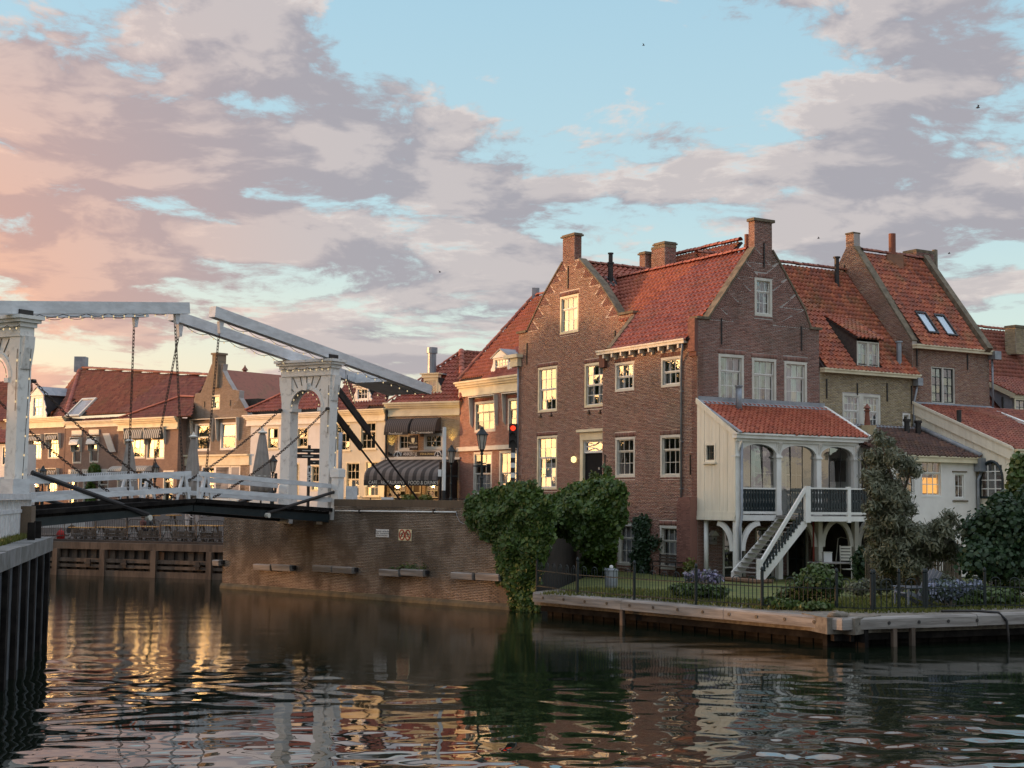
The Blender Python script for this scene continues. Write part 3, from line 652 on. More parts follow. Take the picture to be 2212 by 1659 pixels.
part(H1, 'verge_stone', BR_A, lambda m: m.pbox(PA, uAL-.42, uAL+.06, vE-.75, vE+.2, .0, .2))
back_body(H1, PA, .5, uAL, ZG, vE-.1, 7, w=-1.1)
# ------------------------------------------------------------------ gabled house B
PB = PA.shift(-1.15)
bp = lambda x, y: PB.uv(zg(x, y))
H2 = thing('brick_house', 'brown brick house with pointed gable and slim chimney left of the corner house', 'house', tuple(PB.P(PB.uv((1200, 1000))[0], ZS)))
uBL = PB.uv((1119, 900))[0]; uBR = PB.uv((1330, 900))[0]
sL, sL2, tL, tC1, tC2, tR, sR2, sR = bp(372, 1012), bp(490, 1002), bp(833, 352), bp(835, 122), bp(946, 104), bp(984, 322), bp(1372, 862), bp(1500, 858)
vSB = (sL[1]+sR[1])/2; vtC = (tC1[1]+tC2[1])/2
pm = bp(1190, 560); pml = bp(655, 660)
polyB = [(uBR-1.2, ZS-.3), (uBL, ZS-.3), (uBL, vSB), (sL2[0], vSB), pml, (tL[0], tL[1]), (tL[0], vtC), (tC2[0], vtC), (tC2[0], tR[1]), (tR[0], tR[1]), pm, (sR2[0], vSB), (sR[0], vSB), (sR[0], vSB-1.2), (uBR-1.2, vSB-1.2)]
WB = [PB.rect(zg(808, 668), zg(982, 1025)), PB.rect(zg(598, 1345), zh(632, 408)), PB.rect(zg(1040, 1300), (1329, 878)), PB.rect(zh(410, 675), zh(630, 1266))]
DB = PB.rect(zh(893, 600), (1331, 1088)); DB = (DB[0], ZS, DB[2], DB[3])
r2 = WB[1]; WB[2] = (WB[2][2]-(r2[2]-r2[0]), WB[2][1], WB[2][2], WB[2][3])
wB = wall(H2, PB, polyB, WB+[DB], MORT, back=.45)
bricks(wB, PB, polyB, WB+[DB], BR_A, lint=lints(WB), braid=[(polyB[3], polyB[4]), (polyB[4], polyB[5]), (polyB[9], polyB[10]), (polyB[10], polyB[11])])
for i, r in enumerate(WB): window(H2, PB, r, 3, [[1, 2], [2, 2], [2, 2], [2, 3]][i], fw=.12, fmat=CREAM, smat=WHITE, curtain=['full', 'sides', 'three', 'half'][i], rec=.08)
a, b, c, d = DB
def doorcase(m):
    m.pbox(PB, a, c, d-.55, d-.12, -.1, .08); m.pbox(PB, a-.12, c+.12, d-.12, d+.02, -.1, .24); m.pbox(PB, a, a+.28, b, d-.55, -.1, .06); m.pbox(PB, c-.28, c, b, d-.55, -.1, .06)
dc = part(H2, 'door_case', CREAM, doorcase)
a2_, c2_ = a+.28, c-.28; vt_ = PB.uv(zh(1050, 660))[1]; vm_ = PB.uv(zh(1050, 840))[1]
window(dc, PB, (a2_, vm_-.1, c2_, d-.55), 1, [1], fw=.06, fmat=WHITE, smat=WHITE, w=-.02, flat=True)
def tracery(m):
    A, B, C, D = a2_+.1, vm_, c2_-.1, d-.65; cx, cz = (A+C)/2, (B+D)/2
    for s1, s2 in ((1, 1), (1, -1), (-1, 1), (-1, -1)):
        hx, hz = (C-A)/2*s1, (D-B)/2*s2
        m.tube([PB.P(cx, cz+hz, -.08), PB.P(cx+hx*.28, cz+hz*.42, -.08), PB.P(cx+hx*.42, cz+hz*.28, -.08), PB.P(cx+hx, cz, -.08)], .022, 6); m.tube([PB.P(cx+hx*.36, cz+hz*.36, -.08), PB.P(cx+hx, cz+hz, -.08)], .02, 6)
part(dc, 'fanlight_tracery', WHITE, tracery)
part(dc, 'door', mk('black_door_paint', (.012, .013, .016), None, .75, spec=.1), lambda m: (m.pbox(PB, a2_, c2_, ZS, vm_-.12, -.16, -.10), m.pbox(PB, a2_+.16, c2_-.16, ZS+.9, vm_-.3, -.10, -.085), m.pbox(PB, a2_+.24, c2_-.24, ZS+.98, vm_-.38, -.085, -.07)))
part(dc, 'letter_plate', ZINC, lambda m: m.pbox(PB, (a2_+c2_)/2-.06, (a2_+c2_)/2+.06, vm_-1.0, vm_-.86, -.07, -.05))
anchors(H2, PB, [(885, 390, 600), (496, 1118, 1325), (1330, 1000, 1100)], zg)
for x, y in ((455, 455), (570, 445), (988, 415), (1112, 412)):
    u, v = PB.uv(zh(x, y)); part(H2, 'iron_hook', BLACK, lambda m: (m.pbox(PB, u-.02, u+.02, v-.08, v+.14, .01, .06), m.pbox(PB, u-.10, u+.10, v-.06, v, .01, .10)))
u, v = PB.uv(zh(842, 935)); part(H2, 'wall_lamp', LAMPLIT, lambda m: m.lathe([(.02, -.18), (.13, -.12), (.15, 0), (.13, .12), (.02, .18)], PB.P(u, v, .16), 12), smooth=True)
cope(H2, PB, (polyB[3][0], polyB[3][1]), pml, -.46, .05); cope(H2, PB, pml, polyB[5], -.46, .05); cope(H2, PB, polyB[9], pm, -.46, .05); cope(H2, PB, pm, polyB[11], -.46, .05)
cope(H2, PB, (uBL+.12, vSB), (sL2[0]-.05, vSB), -.5, .12, .12); cope(H2, PB, (sR2[0]+.05, vSB), (sR[0]-.12, vSB), -.5, .12, .12)
chimney_box(H2, PB, tC2[0], tL[0], tR[1]-.1, vtC, .012, -.44, BR_A, MORTC, .10)
uMid = (tL[0]+tR[0])/2
pB1 = (PB.P(tR[0], tR[1]-.25), PB.P(sR2[0], vSB-.25)); slB = math.atan2(pB1[0][2]-pB1[1][2], np.linalg.norm((pB1[1]-pB1[0])[:2]))
vRB = tR[1]-.05
for sg in (-1, 1):                                                # right slope falls towards -u
    ey = np.array([*(-PB.d*sg*math.cos(slB)), math.sin(slB)]); L = (vRB-vSB+1.6)/math.sin(slB)
    rp = RPl(PB.P(uMid, vRB, -.46)-ey*L, np.array([*(-PB.n), 0]), ey)
    y1 = RA.W(vb[0], vt[1]); y2 = RA.W(vtop[0], yR)
    if sg < 0: ply = [(0, L*.12), (rp.loc(y1)[0]+.2, L*.12), (rp.loc(y2)[0]+.3, rp.loc(y2)[1]), (11, L), (0, L)]
    else: ply = [(0, 0), (11, 0), (11, L), (0, L)]
    if sg > 0: part(H2, 'roof', DECK, lambda m: m.prism([rp.W(x, y) for x, y in ply], rp.nz*.1))
    else: tiles(H2, rp, ply, TL_R, .34, .32); RB = rp
ridge(H2, PB.P(uMid, vRB+.06, -.5), PB.P(uMid, vRB+.06, -9), TL_D)
x, y = RB.xy(zg(1285, 540)); q = RB.W(x, y, 0)
part(H2, 'flue', BLACK, lambda m: (m.tube([q, q+np.array([0, 0, 1.0])], .15, 10), m.tube([q+np.array([0, 0, 1.0]), q+np.array([0, 0, 1.1])], .19, 10), m.tube([q+np.array([0, 0, 1.1]), q+np.array([0, 0, 1.55])], .12, 10), m.tube([q+np.array([0, 0, 1.55]), q+np.array([0, 0, 1.62])], .16, 10)), smooth=False)
part(H2, 'flashing', BLACK, lambda m: m.par(RB.W(x-.35, y-.5, .07), RB.ex*.7, RB.ey*.9, RB.nz*.02))
pipe(H2, [PB.P(uBL-.18, vSB-1.7, .12), PB.P(uBL-.18, ZS+.3, .12)], .06)
part(H2, 'gutter_head', CREAM, lambda m: (m.pbox(PB, uBL-.35, uBL+.5, vSB-1.95, vSB-1.45, .02, .3), m.pbox(PB, uBL-.5, uBL+1.0, vSB-1.45, vSB-1.25, .0, .45)))
back_body(H2, PB, uBR, uBL-.4, ZS, vSB-.2, 9, w=-1.2)
# ------------------------------------------------------------------ rear roof and chimney stacks seen over the ridge
H3 = thing('rear_house', 'house behind the corner house, only its orange ridge showing above the red roof', 'house', tuple(PC.P(3, ZG, -8)))
PRr = Pl(PA.P(0, 0, -9.5), az=W_L)
r0, r1 = PRr.uv(zj(1005, 295)), PRr.uv(zj(370, 432)); vv = (r0[1]+r1[1])/2
ey = np.array([*(-PA.n*math.cos(.8)), math.sin(.8)]); L = 4.0
rp = RPl(PRr.P(min(r0[0], r1[0]), vv, 0)-ey*L, PRr.d3, ey)
tiles(H3, rp, [(0, 1), (abs(r1[0]-r0[0])+2, 1), (abs(r1[0]-r0[0])+2, L), (0, L)], TL_O, .27, .33, limit=120)
ridge(H3, rp.W(0, L, .1), rp.W(abs(r1[0]-r0[0])+2, L, .1), TL_R, .16)
part(H3, 'rear_wall', ROOM, lambda m: m.pbox(PRr, min(r0[0], r1[0]), max(r0[0], r1[0])+2, ZG, vv-3, -5, -.5))
PSt = Pl(PA.P(0, 0, -7.6), az=W_L)
def stack(px0, px1, py0, py1, off, dep, cap=.08):
    P = PSt.shift(off); a = P.uv((px0, py1)); b = P.uv((px1, py0)); 
    return min(a[0], b[0]), max(a[0], b[0]), 13.5, max(a[1], b[1]), P, dep
CSt = thing('chimney_stack', 'cluster of three joined weathered brick chimneys left of the orange ridge', 'chimney', tuple(PSt.P(4, 13.5)))
for i, (x0, y0, x1, w0, cp_) in enumerate(((182, 325, 270, -.6, .09), (228, 368, 345, 0, .02), (155, 415, 205, .25, .09))):
    ua, va = PSt.uv(zj(x0, y0)); ub, _ = PSt.uv(zj(x1, y0))
    chimney_box(CSt, PSt, min(ua, ub), max(ua, ub), 13.6, va, w0, w0-.8, BR_Y if i == 0 else BR_A, MORTC, cp_, name='stack')
u, v = PC.uv(zj(1052, 232), -.9); part(H1, 'flue', mk('terracotta', (.22, .075, .045), None, .6), lambda m: (m.tube([PC.P(u, v-1.3, -.9), PC.P(u, v, -.9)], .13, 10), m.tube([PC.P(u, v-.62, -.9), PC.P(u, v-.5, -.9)], .17, 10)))
# ------------------------------------------------------------------ yellow brick house D
PD = PC
uD1 = PC.uv((1972, 900))[0]; vD = PC.uv((1880, 808))[1]
H4 = thing('brick_house', 'low yellow brick house with a tiled dormer between the two brown gables', 'house', tuple(PC.P((uCR+uD1)/2, ZG)))
WD = [PC.rect(zn(305, 196), zn(690, 545)), PC.rect(zn(918, 392), zn(995, 522))]
polyD = [(uCR+.02, ZG), (uD1, ZG), (uD1, vD), (uCR+.02, vD)]
wD = wall(H4, PD, polyD, WD, MORTC); bricks(wD, PD, polyD, WD, BR_Y)
a, b, c, d = WD[0]; mid = (a+c)/2
part(H4, 'window_surround', OFFW, lambda m: (m.pbox(PD, a, c, d-.12, d, -.14, .02), m.pbox(PD, a, c, b, b+.1, -.14, .04), m.pbox(PD, a, a+.12, b+.1, d-.12, -.14, .02), m.pbox(PD, c-.12, c, b+.1, d-.12, -.14, .02), m.pbox(PD, mid-.14, mid+.14, b+.1, d-.12, -.14, .02)))
for x0, x1 in ((a+.12, mid-.14), (mid+.14, c-.12)): window(H4, PD, (x0, b+.1, x1, d-.12), 4, [2, 2], fw=.03, fmat=WHITE, smat=WHITE, w=-.01, rec=.05, curtain='full')
window(H4, PD, WD[1], 1, [1], fw=.09, fmat=WHITE, smat=OFFW)
anchors(H4, PD, [(140, 40, 240), (453, 85, 205), (757, 85, 270), (1005, 110, 300)], zn)
gutter(H4, PD, uCR+.05, uD1+.25, vD+.1, .2, .02, .38, CREAM)
ud = PC.uv(zn(1022, 300))[0]
part(H4, 'hopper', ZINC, lambda m: m.pbox(PD, uD1+.0, uD1+.36, vD-.45, vD-.05, .05, .4))
pipe(H4, [PD.P(uD1+.15, vD-.4, .2), PD.P(uD1+.1, vD-.9, .12), PD.P(ud, vD-1.3, .1), PD.P(ud, 6.6, .1)], .06)
eyD = np.array([*(-PC.n*math.cos(slope)), math.sin(slope)])
RD = RPl(PC.P(0, vD+.1, .3), PC.d3, eyD)
yD = np.mean([RD.xy((1700, 572))[1], RD.xy((1790, 582))[1]])
dw = RD.xy(zm(540, 1345))[0], RD.xy(zm(745, 1345))[0]; dtop = RD.xy(zm(175, 880)); dtr = RD.xy(zm(620, 870))
dhole = [(dw[0]-.05, RD.xy(zm(540, 1345))[1]-.1), (dw[1]+.05, RD.xy(zm(540, 1345))[1]-.1), (dw[1]+.05, dtop[1]), (dw[0]-.05, dtop[1])]
xDl = uCR-3.9
tiles(H4, RD, [(uCR+.05, 0), (uD1+.1, 0), (uD1+.1, yD), (xDl, yD), (xDl, yD-1.5), (uCR+.05, yD-3.9)], TL_O, .27, .33, holes=[dhole])
ridge(H4, RD.W(xDl, yD, .1), RD.W(uD1+.1, yD, .1), TL_D)
back_body(H4, PD, uCR+.2, uD1-.1, ZG, vD-.1, 8, w=-1)
# shed dormer
pf = RD.W(dw[0], RD.xy(zm(540, 1345))[1]+.25); PDo = Pl(pf, d=PC.d3)
ra = PDo.rect(zm(538, 1108), zm(746, 1345)); 
DM = part(H4, 'dormer', OFFW, lambda m: (m.pbox(PDo, ra[0]-.08, ra[2]+.08, ra[1]-.35, ra[1], -.3, .0),))
for k in (0, 1): 
    h = (ra[2]-ra[0])/2; window(DM, PDo, (ra[0]+h*k, ra[1], ra[0]+h*(k+1), ra[3]), 2, [2], fw=.07, fmat=OFFW, smat=WHITE, flat=True, curtain='full', w=.03)
tl = RD.W(dw[0], dtop[1], 0); fl = PDo.P(ra[0]-.05, ra[3]+.1, .12); ex = PC.d3; ey = norm(np.array(tl)-fl-ex*((np.array(tl)-fl)@ex)); 
part(DM, 'cheek', BR_E if False else mk('dormer_cheek', (.10, .075, .06), (.07, .05, .045), .9, 8, .5), lambda m: (m.prism([PDo.P(ra[0]-.04, ra[1]-.3, 0), PDo.P(ra[0]-.04, ra[3]+.1, 0), tl], PC.d3*.08), m.prism([PDo.P(ra[2]-.04, ra[1]-.3, 0), PDo.P(ra[2]-.04, ra[3]+.1, 0), np.array(tl)+ex*(ra[2]-ra[0])], PC.d3*.08)))
RDo = RPl(fl-ex*.12, ex, ey); LL = np.linalg.norm((np.array(tl)-fl)-ex*((np.array(tl)-fl)@ex))
tiles(DM, RDo, [(0, 0), (ra[2]-ra[0]+.4, 0), (ra[2]-ra[0]+.4, LL+.2), (0, LL+.2)], TL_O, .27, .33, limit=120, deck=False, zoff=.1)
part(DM, 'dormer_roof', DECK, lambda m: m.par(RDo.W(0, 0, 0), ex*(ra[2]-ra[0]+.4), RDo.ey*LL, RDo.nz*.06))
for (x, y), h, r_, mt in ((zm(350, 575), 1.5, .13, BLACK), (zm(940, 1315), 1.1, .13, ZINC)):
    q = RD.W(*RD.xy((x, y)), 0); part(H4, 'vent_pipe', mt, lambda m: (m.tube([q-np.array([0, 0, .2]), q+np.array([0, 0, h])], r_, 10), m.tube([q+np.array([0, 0, h]), q+np.array([0, 0, h+.08])], r_*1.5, 10)))
# ------------------------------------------------------------------ tall brown house E
H5 = thing('brick_house', 'brown brick house with two slanted skylights in a mossy orange roof', 'house', tuple(PC.P(uD1+3, ZG)))
uE0, uE1 = uD1+.02, PC.uv(zm(1792, 1300))[0]; vEe = PC.uv(zm(1430, 1185))[1]
WE = [PC.rect(zm(1247, 1348), zn(1452, 292))]
polyE = [(uE0, ZG), (uE1, ZG), (uE1, vEe), (uE0, vEe)]
wE = wall(H5, PC, polyE, WE, MORTC); bricks(wE, PC, polyE, WE, BR_E)
a, b, c, d = WE[0]; mid = (a+c)/2
for x0, x1 in ((a, mid), (mid, c)): window(H5, PC, (x0, b, x1, d), 2, [4], fw=.06, fmat=OFFW if x0 == a else OFFW, smat=DKGREEN, bar=.04, w=-.02)
anchors(H5, PC, [(1103, 1165, 1340), (1583, 1225, 1370)], zm)
gutter(H5, PC, uE0, uE1+.1, vEe+.1, .2, .02, .38, CREAM)
part(H5, 'hopper', ZINC, lambda m: m.pbox(PC, uE1-.1, uE1+.4, vEe-.35, vEe+.1, .05, .5))
pipe(H5, [PC.P(uE1+.08, vEe-.3, .15), PC.P(uE1+.08, PC.uv(zn(1805, 340))[1], .15)], .06)
slE = math.radians(52); eyE = np.array([*(-PC.n*math.cos(slE)), math.sin(slE)])
RE = RPl(PC.P(0, vEe+.1, .3), PC.d3, eyE)
yE = np.mean([RE.xy(zm(420, 225))[1], RE.xy(zm(1060, 320))[1]])
sk = [[RE.xy(zm(*q)) for q in pts] for pts in (((1065, 828), (1165, 842), (1322, 1048), (1212, 1032)), ((1235, 852), (1340, 866), (1500, 1072), (1395, 1056)))]
xE0, xE1 = uE0+.35, RE.xy(zm(1740, 1180))[0]
tiles(H5, RE, [(xE0, 0), (xE1, 0), (xE1, yE), (xE0, yE)], TL_O, .27, .33, holes=sk)
ridge(H5, RE.W(xE0, yE, .1), RE.W(xE1, yE, .1), TL_D)
for pts in sk:
    x0 = np.mean([pts[0][0], pts[3][0]]); x1 = np.mean([pts[1][0], pts[2][0]]); y1 = np.mean([pts[0][1], pts[1][1]]); y0 = np.mean([pts[2][1], pts[3][1]])
    sf = part(H5, 'skylight', BLACK, lambda m: [m.par(RE.W(xa, ya, 0), RE.ex*(xb-xa), RE.ey*(yb-ya), RE.nz*.16) for xa, xb, ya, yb in ((x0, x1, y0, y0+.1), (x0, x1, y1-.12, y1), (x0, x0+.08, y0+.1, y1-.12), (x1-.08, x1, y0+.1, y1-.12))])
    part(sf, 'pane', GLASS, lambda m: m.par(RE.W(x0+.08, y0+.1, .10), RE.ex*(x1-x0-.16), RE.ey*(y1-y0-.22), RE.nz*.01))
    part(sf, 'blind', CURT, lambda m: m.par(RE.W(x0+.06, y0+.08, .02), RE.ex*(x1-x0-.12), RE.ey*(y1-y0-.18), RE.nz*.01))
# left gable wall standing above the yellow house's roof
PEg = Pl(PC.P(uE0, 0, 0), az=W_L); ridz = RE.W(0, yE)[2]; half = (ridz-vEe)/math.tan(slE)
sgn = 1 if PEg.d@(-PC.n) > 0 else -1
gpts = [(0, ZG), (0, vEe+.3), (sgn*half*.94, ridz+.25), (sgn*half*.94, ridz+1.0), (sgn*(half*1.08), ridz+1.0), (sgn*half*1.08, ridz+.25), (sgn*half*2, vEe+.3), (sgn*half*2, ZG)]
wG = wall(H5, PEg, gpts, [], MORTC, back=.45, name='gable_wall'); bricks(wG, PEg, gpts, [], BR_E, limit=200)
cope(H5, PEg, gpts[1], gpts[2], -.45, .04); cope(H5, PEg, (gpts[3][0], gpts[3][1]), (gpts[4][0], gpts[4][1]), -.5, .06)
anchors(H5, PEg, [(425, 380, 500)], zm)
part(H5, 'verge_coping', STONE, lambda m: m.par(RE.W(xE1-.02, -.1, -.2), RE.ey*(yE+.2), RE.ex*.42, RE.nz*.5))
q = RE.W(*RE.xy(zm(885, 330)))
cb = RPl(q, RE.ex, RE.ey)
part(H5, 'chimney_base', BR_E, lambda m: m.box(q[0]-.45, q[0]+.45, q[1]-.4, q[1]+.8, q[2]-1.2, q[2]+.25))
part(H5, 'flue', MATS['terracotta'], lambda m: m.tube([q+np.array([0, .2, .2]), q+np.array([0, .2, 1.5])], .2, 12))
PCh = PC.shift(-half); 
ua, va = PCh.uv(zm(1052, 262)); ub, _ = PCh.uv(zm(1218, 262))
chimney_box(H5, PCh, ua, ub, ridz-1.2, va, .4, -.6, BR_A, MORTC, .03)
ua, va = PCh.uv(zm(1278, 235)); pipe(H5, [PCh.P(ua, va-3.6), PCh.P(ua, va)], .16, STONE, 'vent_post', 4)
back_body(H5, PC, uE0+.1, uE1-.1, ZG, vEe-.1, 8, w=-1)
# ------------------------------------------------------------------ dark roofed house F at the right edge
H6 = thing('tiled_house', 'house with dark weathered tile roof and cream dormer at the far right edge', 'house', tuple(PC.P(uE1+4, ZG, -2)))
PF = PC.shift(-2.2)
RF = RPl(PF.P(0, PF.uv(zn(2000, 430))[1], .0), PC.d3, eyE)
yF = RF.xy(zm(1800, 990))[1]; xF0 = uE1-2.5
tiles(H6, RF, [(xF0, -3), (xF0+14, -3), (xF0+14, yF), (xF0, yF)], TL_D, .27, .33)
ridge(H6, RF.W(xF0, yF, .1), RF.W(xF0+14, yF, .1), TL_O)
ua, va = PF.shift(-2.8).uv(zm(2005, 975)); ub, _ = PF.shift(-2.8).uv(zm(2090, 975)); chimney_box(H6, PF.shift(-2.8), ua, ub, va-1.6, va, .3, -.5, BR_Y, MORTC, .05)
PFd = PF.shift(1.0); rd = PFd.rect(zn(2062, 240), zn(2230, 480))
FD = part(H6, 'dormer', CREAM, lambda m: (m.pbox(PFd, rd[0]-.12, rd[2]+.12, rd[3], rd[3]+.2, -.2, .05), m.pbox(PFd, rd[0]-.12, rd[2]+.12, rd[1]-.15, rd[1], -.2, .05)))
window(FD, PFd, rd, 3, [3], fw=.1, fmat=CREAM, smat=DKGREEN, flat=True, curtain='full')
part(FD, 'cheek', LEAD, lambda m: m.prism([PFd.P(rd[0], rd[1]-.2, 0), PFd.P(rd[0], rd[3]+.1, 0), PFd.P(rd[0], rd[3]+1.2, -2.6)], PC.d3*.08))
part(FD, 'bargeboard', CREAM, lambda m: m.bar(PFd.P(rd[0]-.1, rd[3]+.1, .1), PFd.P(rd[0]-.1, rd[3]+1.3, -2.6), .1, .25))
rq = RPl(PFd.P(rd[0]-.15, rd[3]+.2, .15), PC.d3, norm(np.array([0, 0, 1.2])-PC.n3*2.6)); tiles(FD, rq, [(0, 0), (3.2, 0), (3.2, 3), (0, 3)], TL_D, .27, .33, limit=100, deck=False)
back_body(H6, PF, xF0, xF0+14, ZG, RF.P0[2]-2.5, 6, w=-1)
# ------------------------------------------------------------------ white annex G and cream annex J
PGf = PC.shift(4.2)
H7 = thing('white_annex', 'white plastered annex with brown lean-to roof and one glowing kitchen window', 'annex', tuple(PGf.P(PGf.uv(zn(1200, 1200))[0], ZG)))
gu0 = PGf.uv(zn(700, 1200))[0]; gu1 = PGf.uv(zn(1668, 1100))[0]; vG = PGf.uv(zn(1400, 862))[1]
WGx = [PGf.rect(zn(1105, 868), zn(1322, 1250)), PGf.rect(zn(838, 862), zn(1052, 1240)), PGf.rect(zn(1442, 997), zn(1557, 1272))]
pg = [(gu0, ZG), (gu1, ZG), (gu1, vG), (gu0, vG)]
wall(H7, PGf, pg, WGx, PLASTER)
KW = part(H7, 'kitchen_glow_panel', KITCHEN, lambda m: m.pbox(PGf, WGx[0][0]-.2, WGx[0][2]+.5, WGx[0][1]+.2, WGx[0][1]+.95, -.5, -.45))  # emissive panel, its glow imitates the lit room behind the window
for i, r in enumerate(WGx): window(H7, PGf, r, [3, 3, 2][i], [[1, 2], [1, 2], [2]][i], fw=.09, fmat=WHITE, smat=WHITE, room=i != 0, curtain=None, bar=.035)
part(H7, 'lintel', STONE, lambda m: (m.pbox(PGf, WGx[2][0]-.1, WGx[2][2]+.1, WGx[2][3]+.02, WGx[2][3]+.08, 0, .06), m.pbox(PGf, WGx[2][0]-.1, WGx[2][2]+.15, WGx[2][1]-.1, WGx[2][1]-.03, 0, .06)))
gutter(H7, PGf, gu0, gu1, vG+.12, .28, .0, .3, CREAM)
vGt = PC.uv(zn(1060, 560))[1]; ey = norm(np.array([0, 0, vGt-vG-.1])-PC.n3*4.3); RG = RPl(PGf.P(0, vG+.12, .25), PC.d3, ey); LG = math.hypot(vGt-vG, 4.3)
tiles(H7, RG, [(gu0, 0), (gu1, 0), (gu1, LG), (gu0, LG)], TL_K, .25, .3, limit=250)
part(H7, 'flashing', LEAD, lambda m: m.par(RG.W(gu0, LG-.35, .06), RG.ex*(gu1-gu0), RG.ey*.4, RG.nz*.05))
pipe(H7, [RG.W(gu1+.05, LG-.2, .2), RG.W(gu1+.05, 0, .12)], .13, LEAD, 'lead_roll')
part(H7, 'hopper', ZINC, lambda m: m.pbox(PGf, gu1-.15, gu1+.45, vG-.55, vG+.1, .02, .45))
pipe(H7, [PGf.P(gu1+.2, vG-.5, .2), PGf.P(gu1+.02, vG-.95, .12), PGf.P(gu1+.02, 2.6, .12)], .08)
for (x, y), mt in ((zn(965, 600), BLACK), (zn(1080, 615), BLACK)):
    q = RG.W(*RG.xy((x, y))); part(H7, 'vent_pipe', mt, lambda m: (m.tube([q, q+np.array([0, 0, .7])], .14, 10), m.tube([q+np.array([0, 0, .62]), q+np.array([0, 0, .75])], .2, 10)))
q = PC.P(PC.uv(zn(560, 520), 1.6)[0], 0, 1.6); vch = PC.uv(zn(560, 515), 1.6)[1]
part(H7, 'brick_base', BR_Y, lambda m: m.box(q[0]-.36, q[0]+.36, q[1]-.3, q[1]+.3, vch-1.1, vch))
part(H7, 'chimney_pot', MATS['terracotta'], lambda m: m.lathe([(.16, 0), (.11, .55), (.11, .68), (.16, .7), (.16, .74), (.10, .76), (.10, .82), (.19, .84), (.08, .98), (.03, 1.06)], (q[0], q[1], vch), 12))
back_body(H7, PGf, gu0+.2, gu1-.2, ZG, vG-.1, 2.5, w=-1.4)
# cream annex J: long boarded side wall, tiled lean-to, arched window
uJ = PC.uv(zn(1036, 420))[0]; PJ = Pl(PC.P(uJ, 0, 0), az=W_L)
H8 = thing('cream_annex', 'cream boarded annex with long sloping tiled roof and arched window', 'annex', tuple(PJ.P(-3, ZG)))
jt = PJ.uv(zn(1036, 292)); jf = PJ.uv(zn(2062, 760)); jb = PJ.uv(zn(2062, 800))
NB = 26; us = np.linspace(jt[0], jf[0], NB+1); aw = PJ.rect(zn(1725, 880), zn(1950, 1250))
for i in range(NB):
    u0, u1 = us[i], us[i+1]; top0 = jt[1]+(jf[1]-jt[1])*i/NB; top1 = jt[1]+(jf[1]-jt[1])*(i+1)/NB
    segs = [(ZG, None)]
    um = (u0+u1)/2
    if aw[0] < um < aw[2]: segs = [(ZG, aw[1]), (aw[3]-.55+.55*math.sqrt(max(0, 1-((um-(aw[0]+aw[2])/2)/((aw[2]-aw[0])/2))**2)), None)]
    for lo, hi in segs: part(H8, 'board', CREAMW, lambda m: m.prism([PJ.P(u0-.008*(u1-u0 < 0)*-1, lo, 0), PJ.P(u1+.012, lo, 0), PJ.P(u1+.012, hi or top1, 0), PJ.P(u0, hi or top0, 0)], PJ.n3*(.04+.008*(i % 2))))
part(H8, 'bargeboard', CREAMW, lambda m: m.par(PJ.P(jt[0], jt[1]-.55, .04), PJ.P(jf[0], jf[1], 0)-PJ.P(jt[0], jt[1], 0), (0, 0, .62), PJ.n3*.09))
part(H8, 'bargeboard', CREAMW, lambda m: m.par(PJ.P(jt[0], jt[1]-.0, .13), PJ.P(jf[0], jf[1], 0)-PJ.P(jt[0], jt[1], 0), (0, 0, .14), PJ.n3*.06))
pts = [PJ.P(aw[0], aw[1], .06)]+[PJ.P((aw[0]+aw[2])/2-(aw[2]-aw[0])/2*math.cos(a_), aw[3]-.9+.9*math.sin(a_), .06) for a_ in np.linspace(0, math.pi, 13)]+[PJ.P(aw[2], aw[1], .06), PJ.P(aw[0], aw[1], .06)]
aww = part(H8, 'arched_window', DKGREEN, lambda m: m.tube(pts, .07, 6))
part(aww, 'room', ROOM, lambda m: m.pbox(PJ, aw[0]-.1, aw[2]+.1, aw[1], aw[3], -.5, -.45))
part(aww, 'glazing_bar', WHITE, lambda m: ([m.pbox(PJ, x-.025, x+.025, aw[1], aw[3]-.2, .02, .07) for x in np.linspace(aw[0], aw[2], 4)[1:3]], [m.pbox(PJ, aw[0], aw[2], v-.025, v+.025, .03, .06) for v in np.linspace(aw[1], aw[3]-.5, 4)[1:]]))
for i in range(3):
    for j in range(3): pane(aww, PJ, aw[0]+(aw[2]-aw[0])*(i+.5)/3, aw[1]+(aw[3]-.5-aw[1])*(j+.5)/3, abs(aw[2]-aw[0])/3, (aw[3]-.5-aw[1])/3, .025)
for i in range(3): pane(aww, PJ, aw[0]+(aw[2]-aw[0])*(i+.5)/3, aw[3]-.3, abs(aw[2]-aw[0])/3, .36, .025)
t0 = PJ.P(jt[0], jt[1], 0); f0 = PJ.P(jf[0], jf[1], 0); RJ = RPl(f0, PC.d3, t0-f0); LJ = np.linalg.norm(t0-f0)
tiles(H8, RJ, [(0, 0), (9, 0), (9, LJ), (0, LJ)], TL_D, .27, .32)
part(H8, 'flashing', LEAD, lambda m: m.par(RJ.W(0, LJ-.3, .07), RJ.ex*(uE1-uJ), RJ.ey*.3, RJ.nz*.05))
gutter(H8, Pl(f0, az=W_R), 0, 9, f0[2]+.0, .2, .0, .25, CREAM)
PJf = Pl(f0, az=W_R)
part(H8, 'front_panel', CREAMW, lambda m: m.prism([PJf.P(0, f0[2]-.2), PJf.P(9, f0[2]-.2), PJf.P(9, f0[2]-.5)]+[PJf.P(4.2-3.6*math.cos(a_), f0[2]-2.6+2.1*math.sin(a_)) for a_ in np.linspace(math.pi, 0, 13)][::1]+[PJf.P(.6, ZG), PJf.P(0, ZG)], -PJf.n3*.12))
q = RJ.W(*RJ.xy(zn(1497, 490))); part(H8, 'vent_pipe', BLACK, lambda m: m.tube([q, q+np.array([0, 0, .65])], .12, 10))
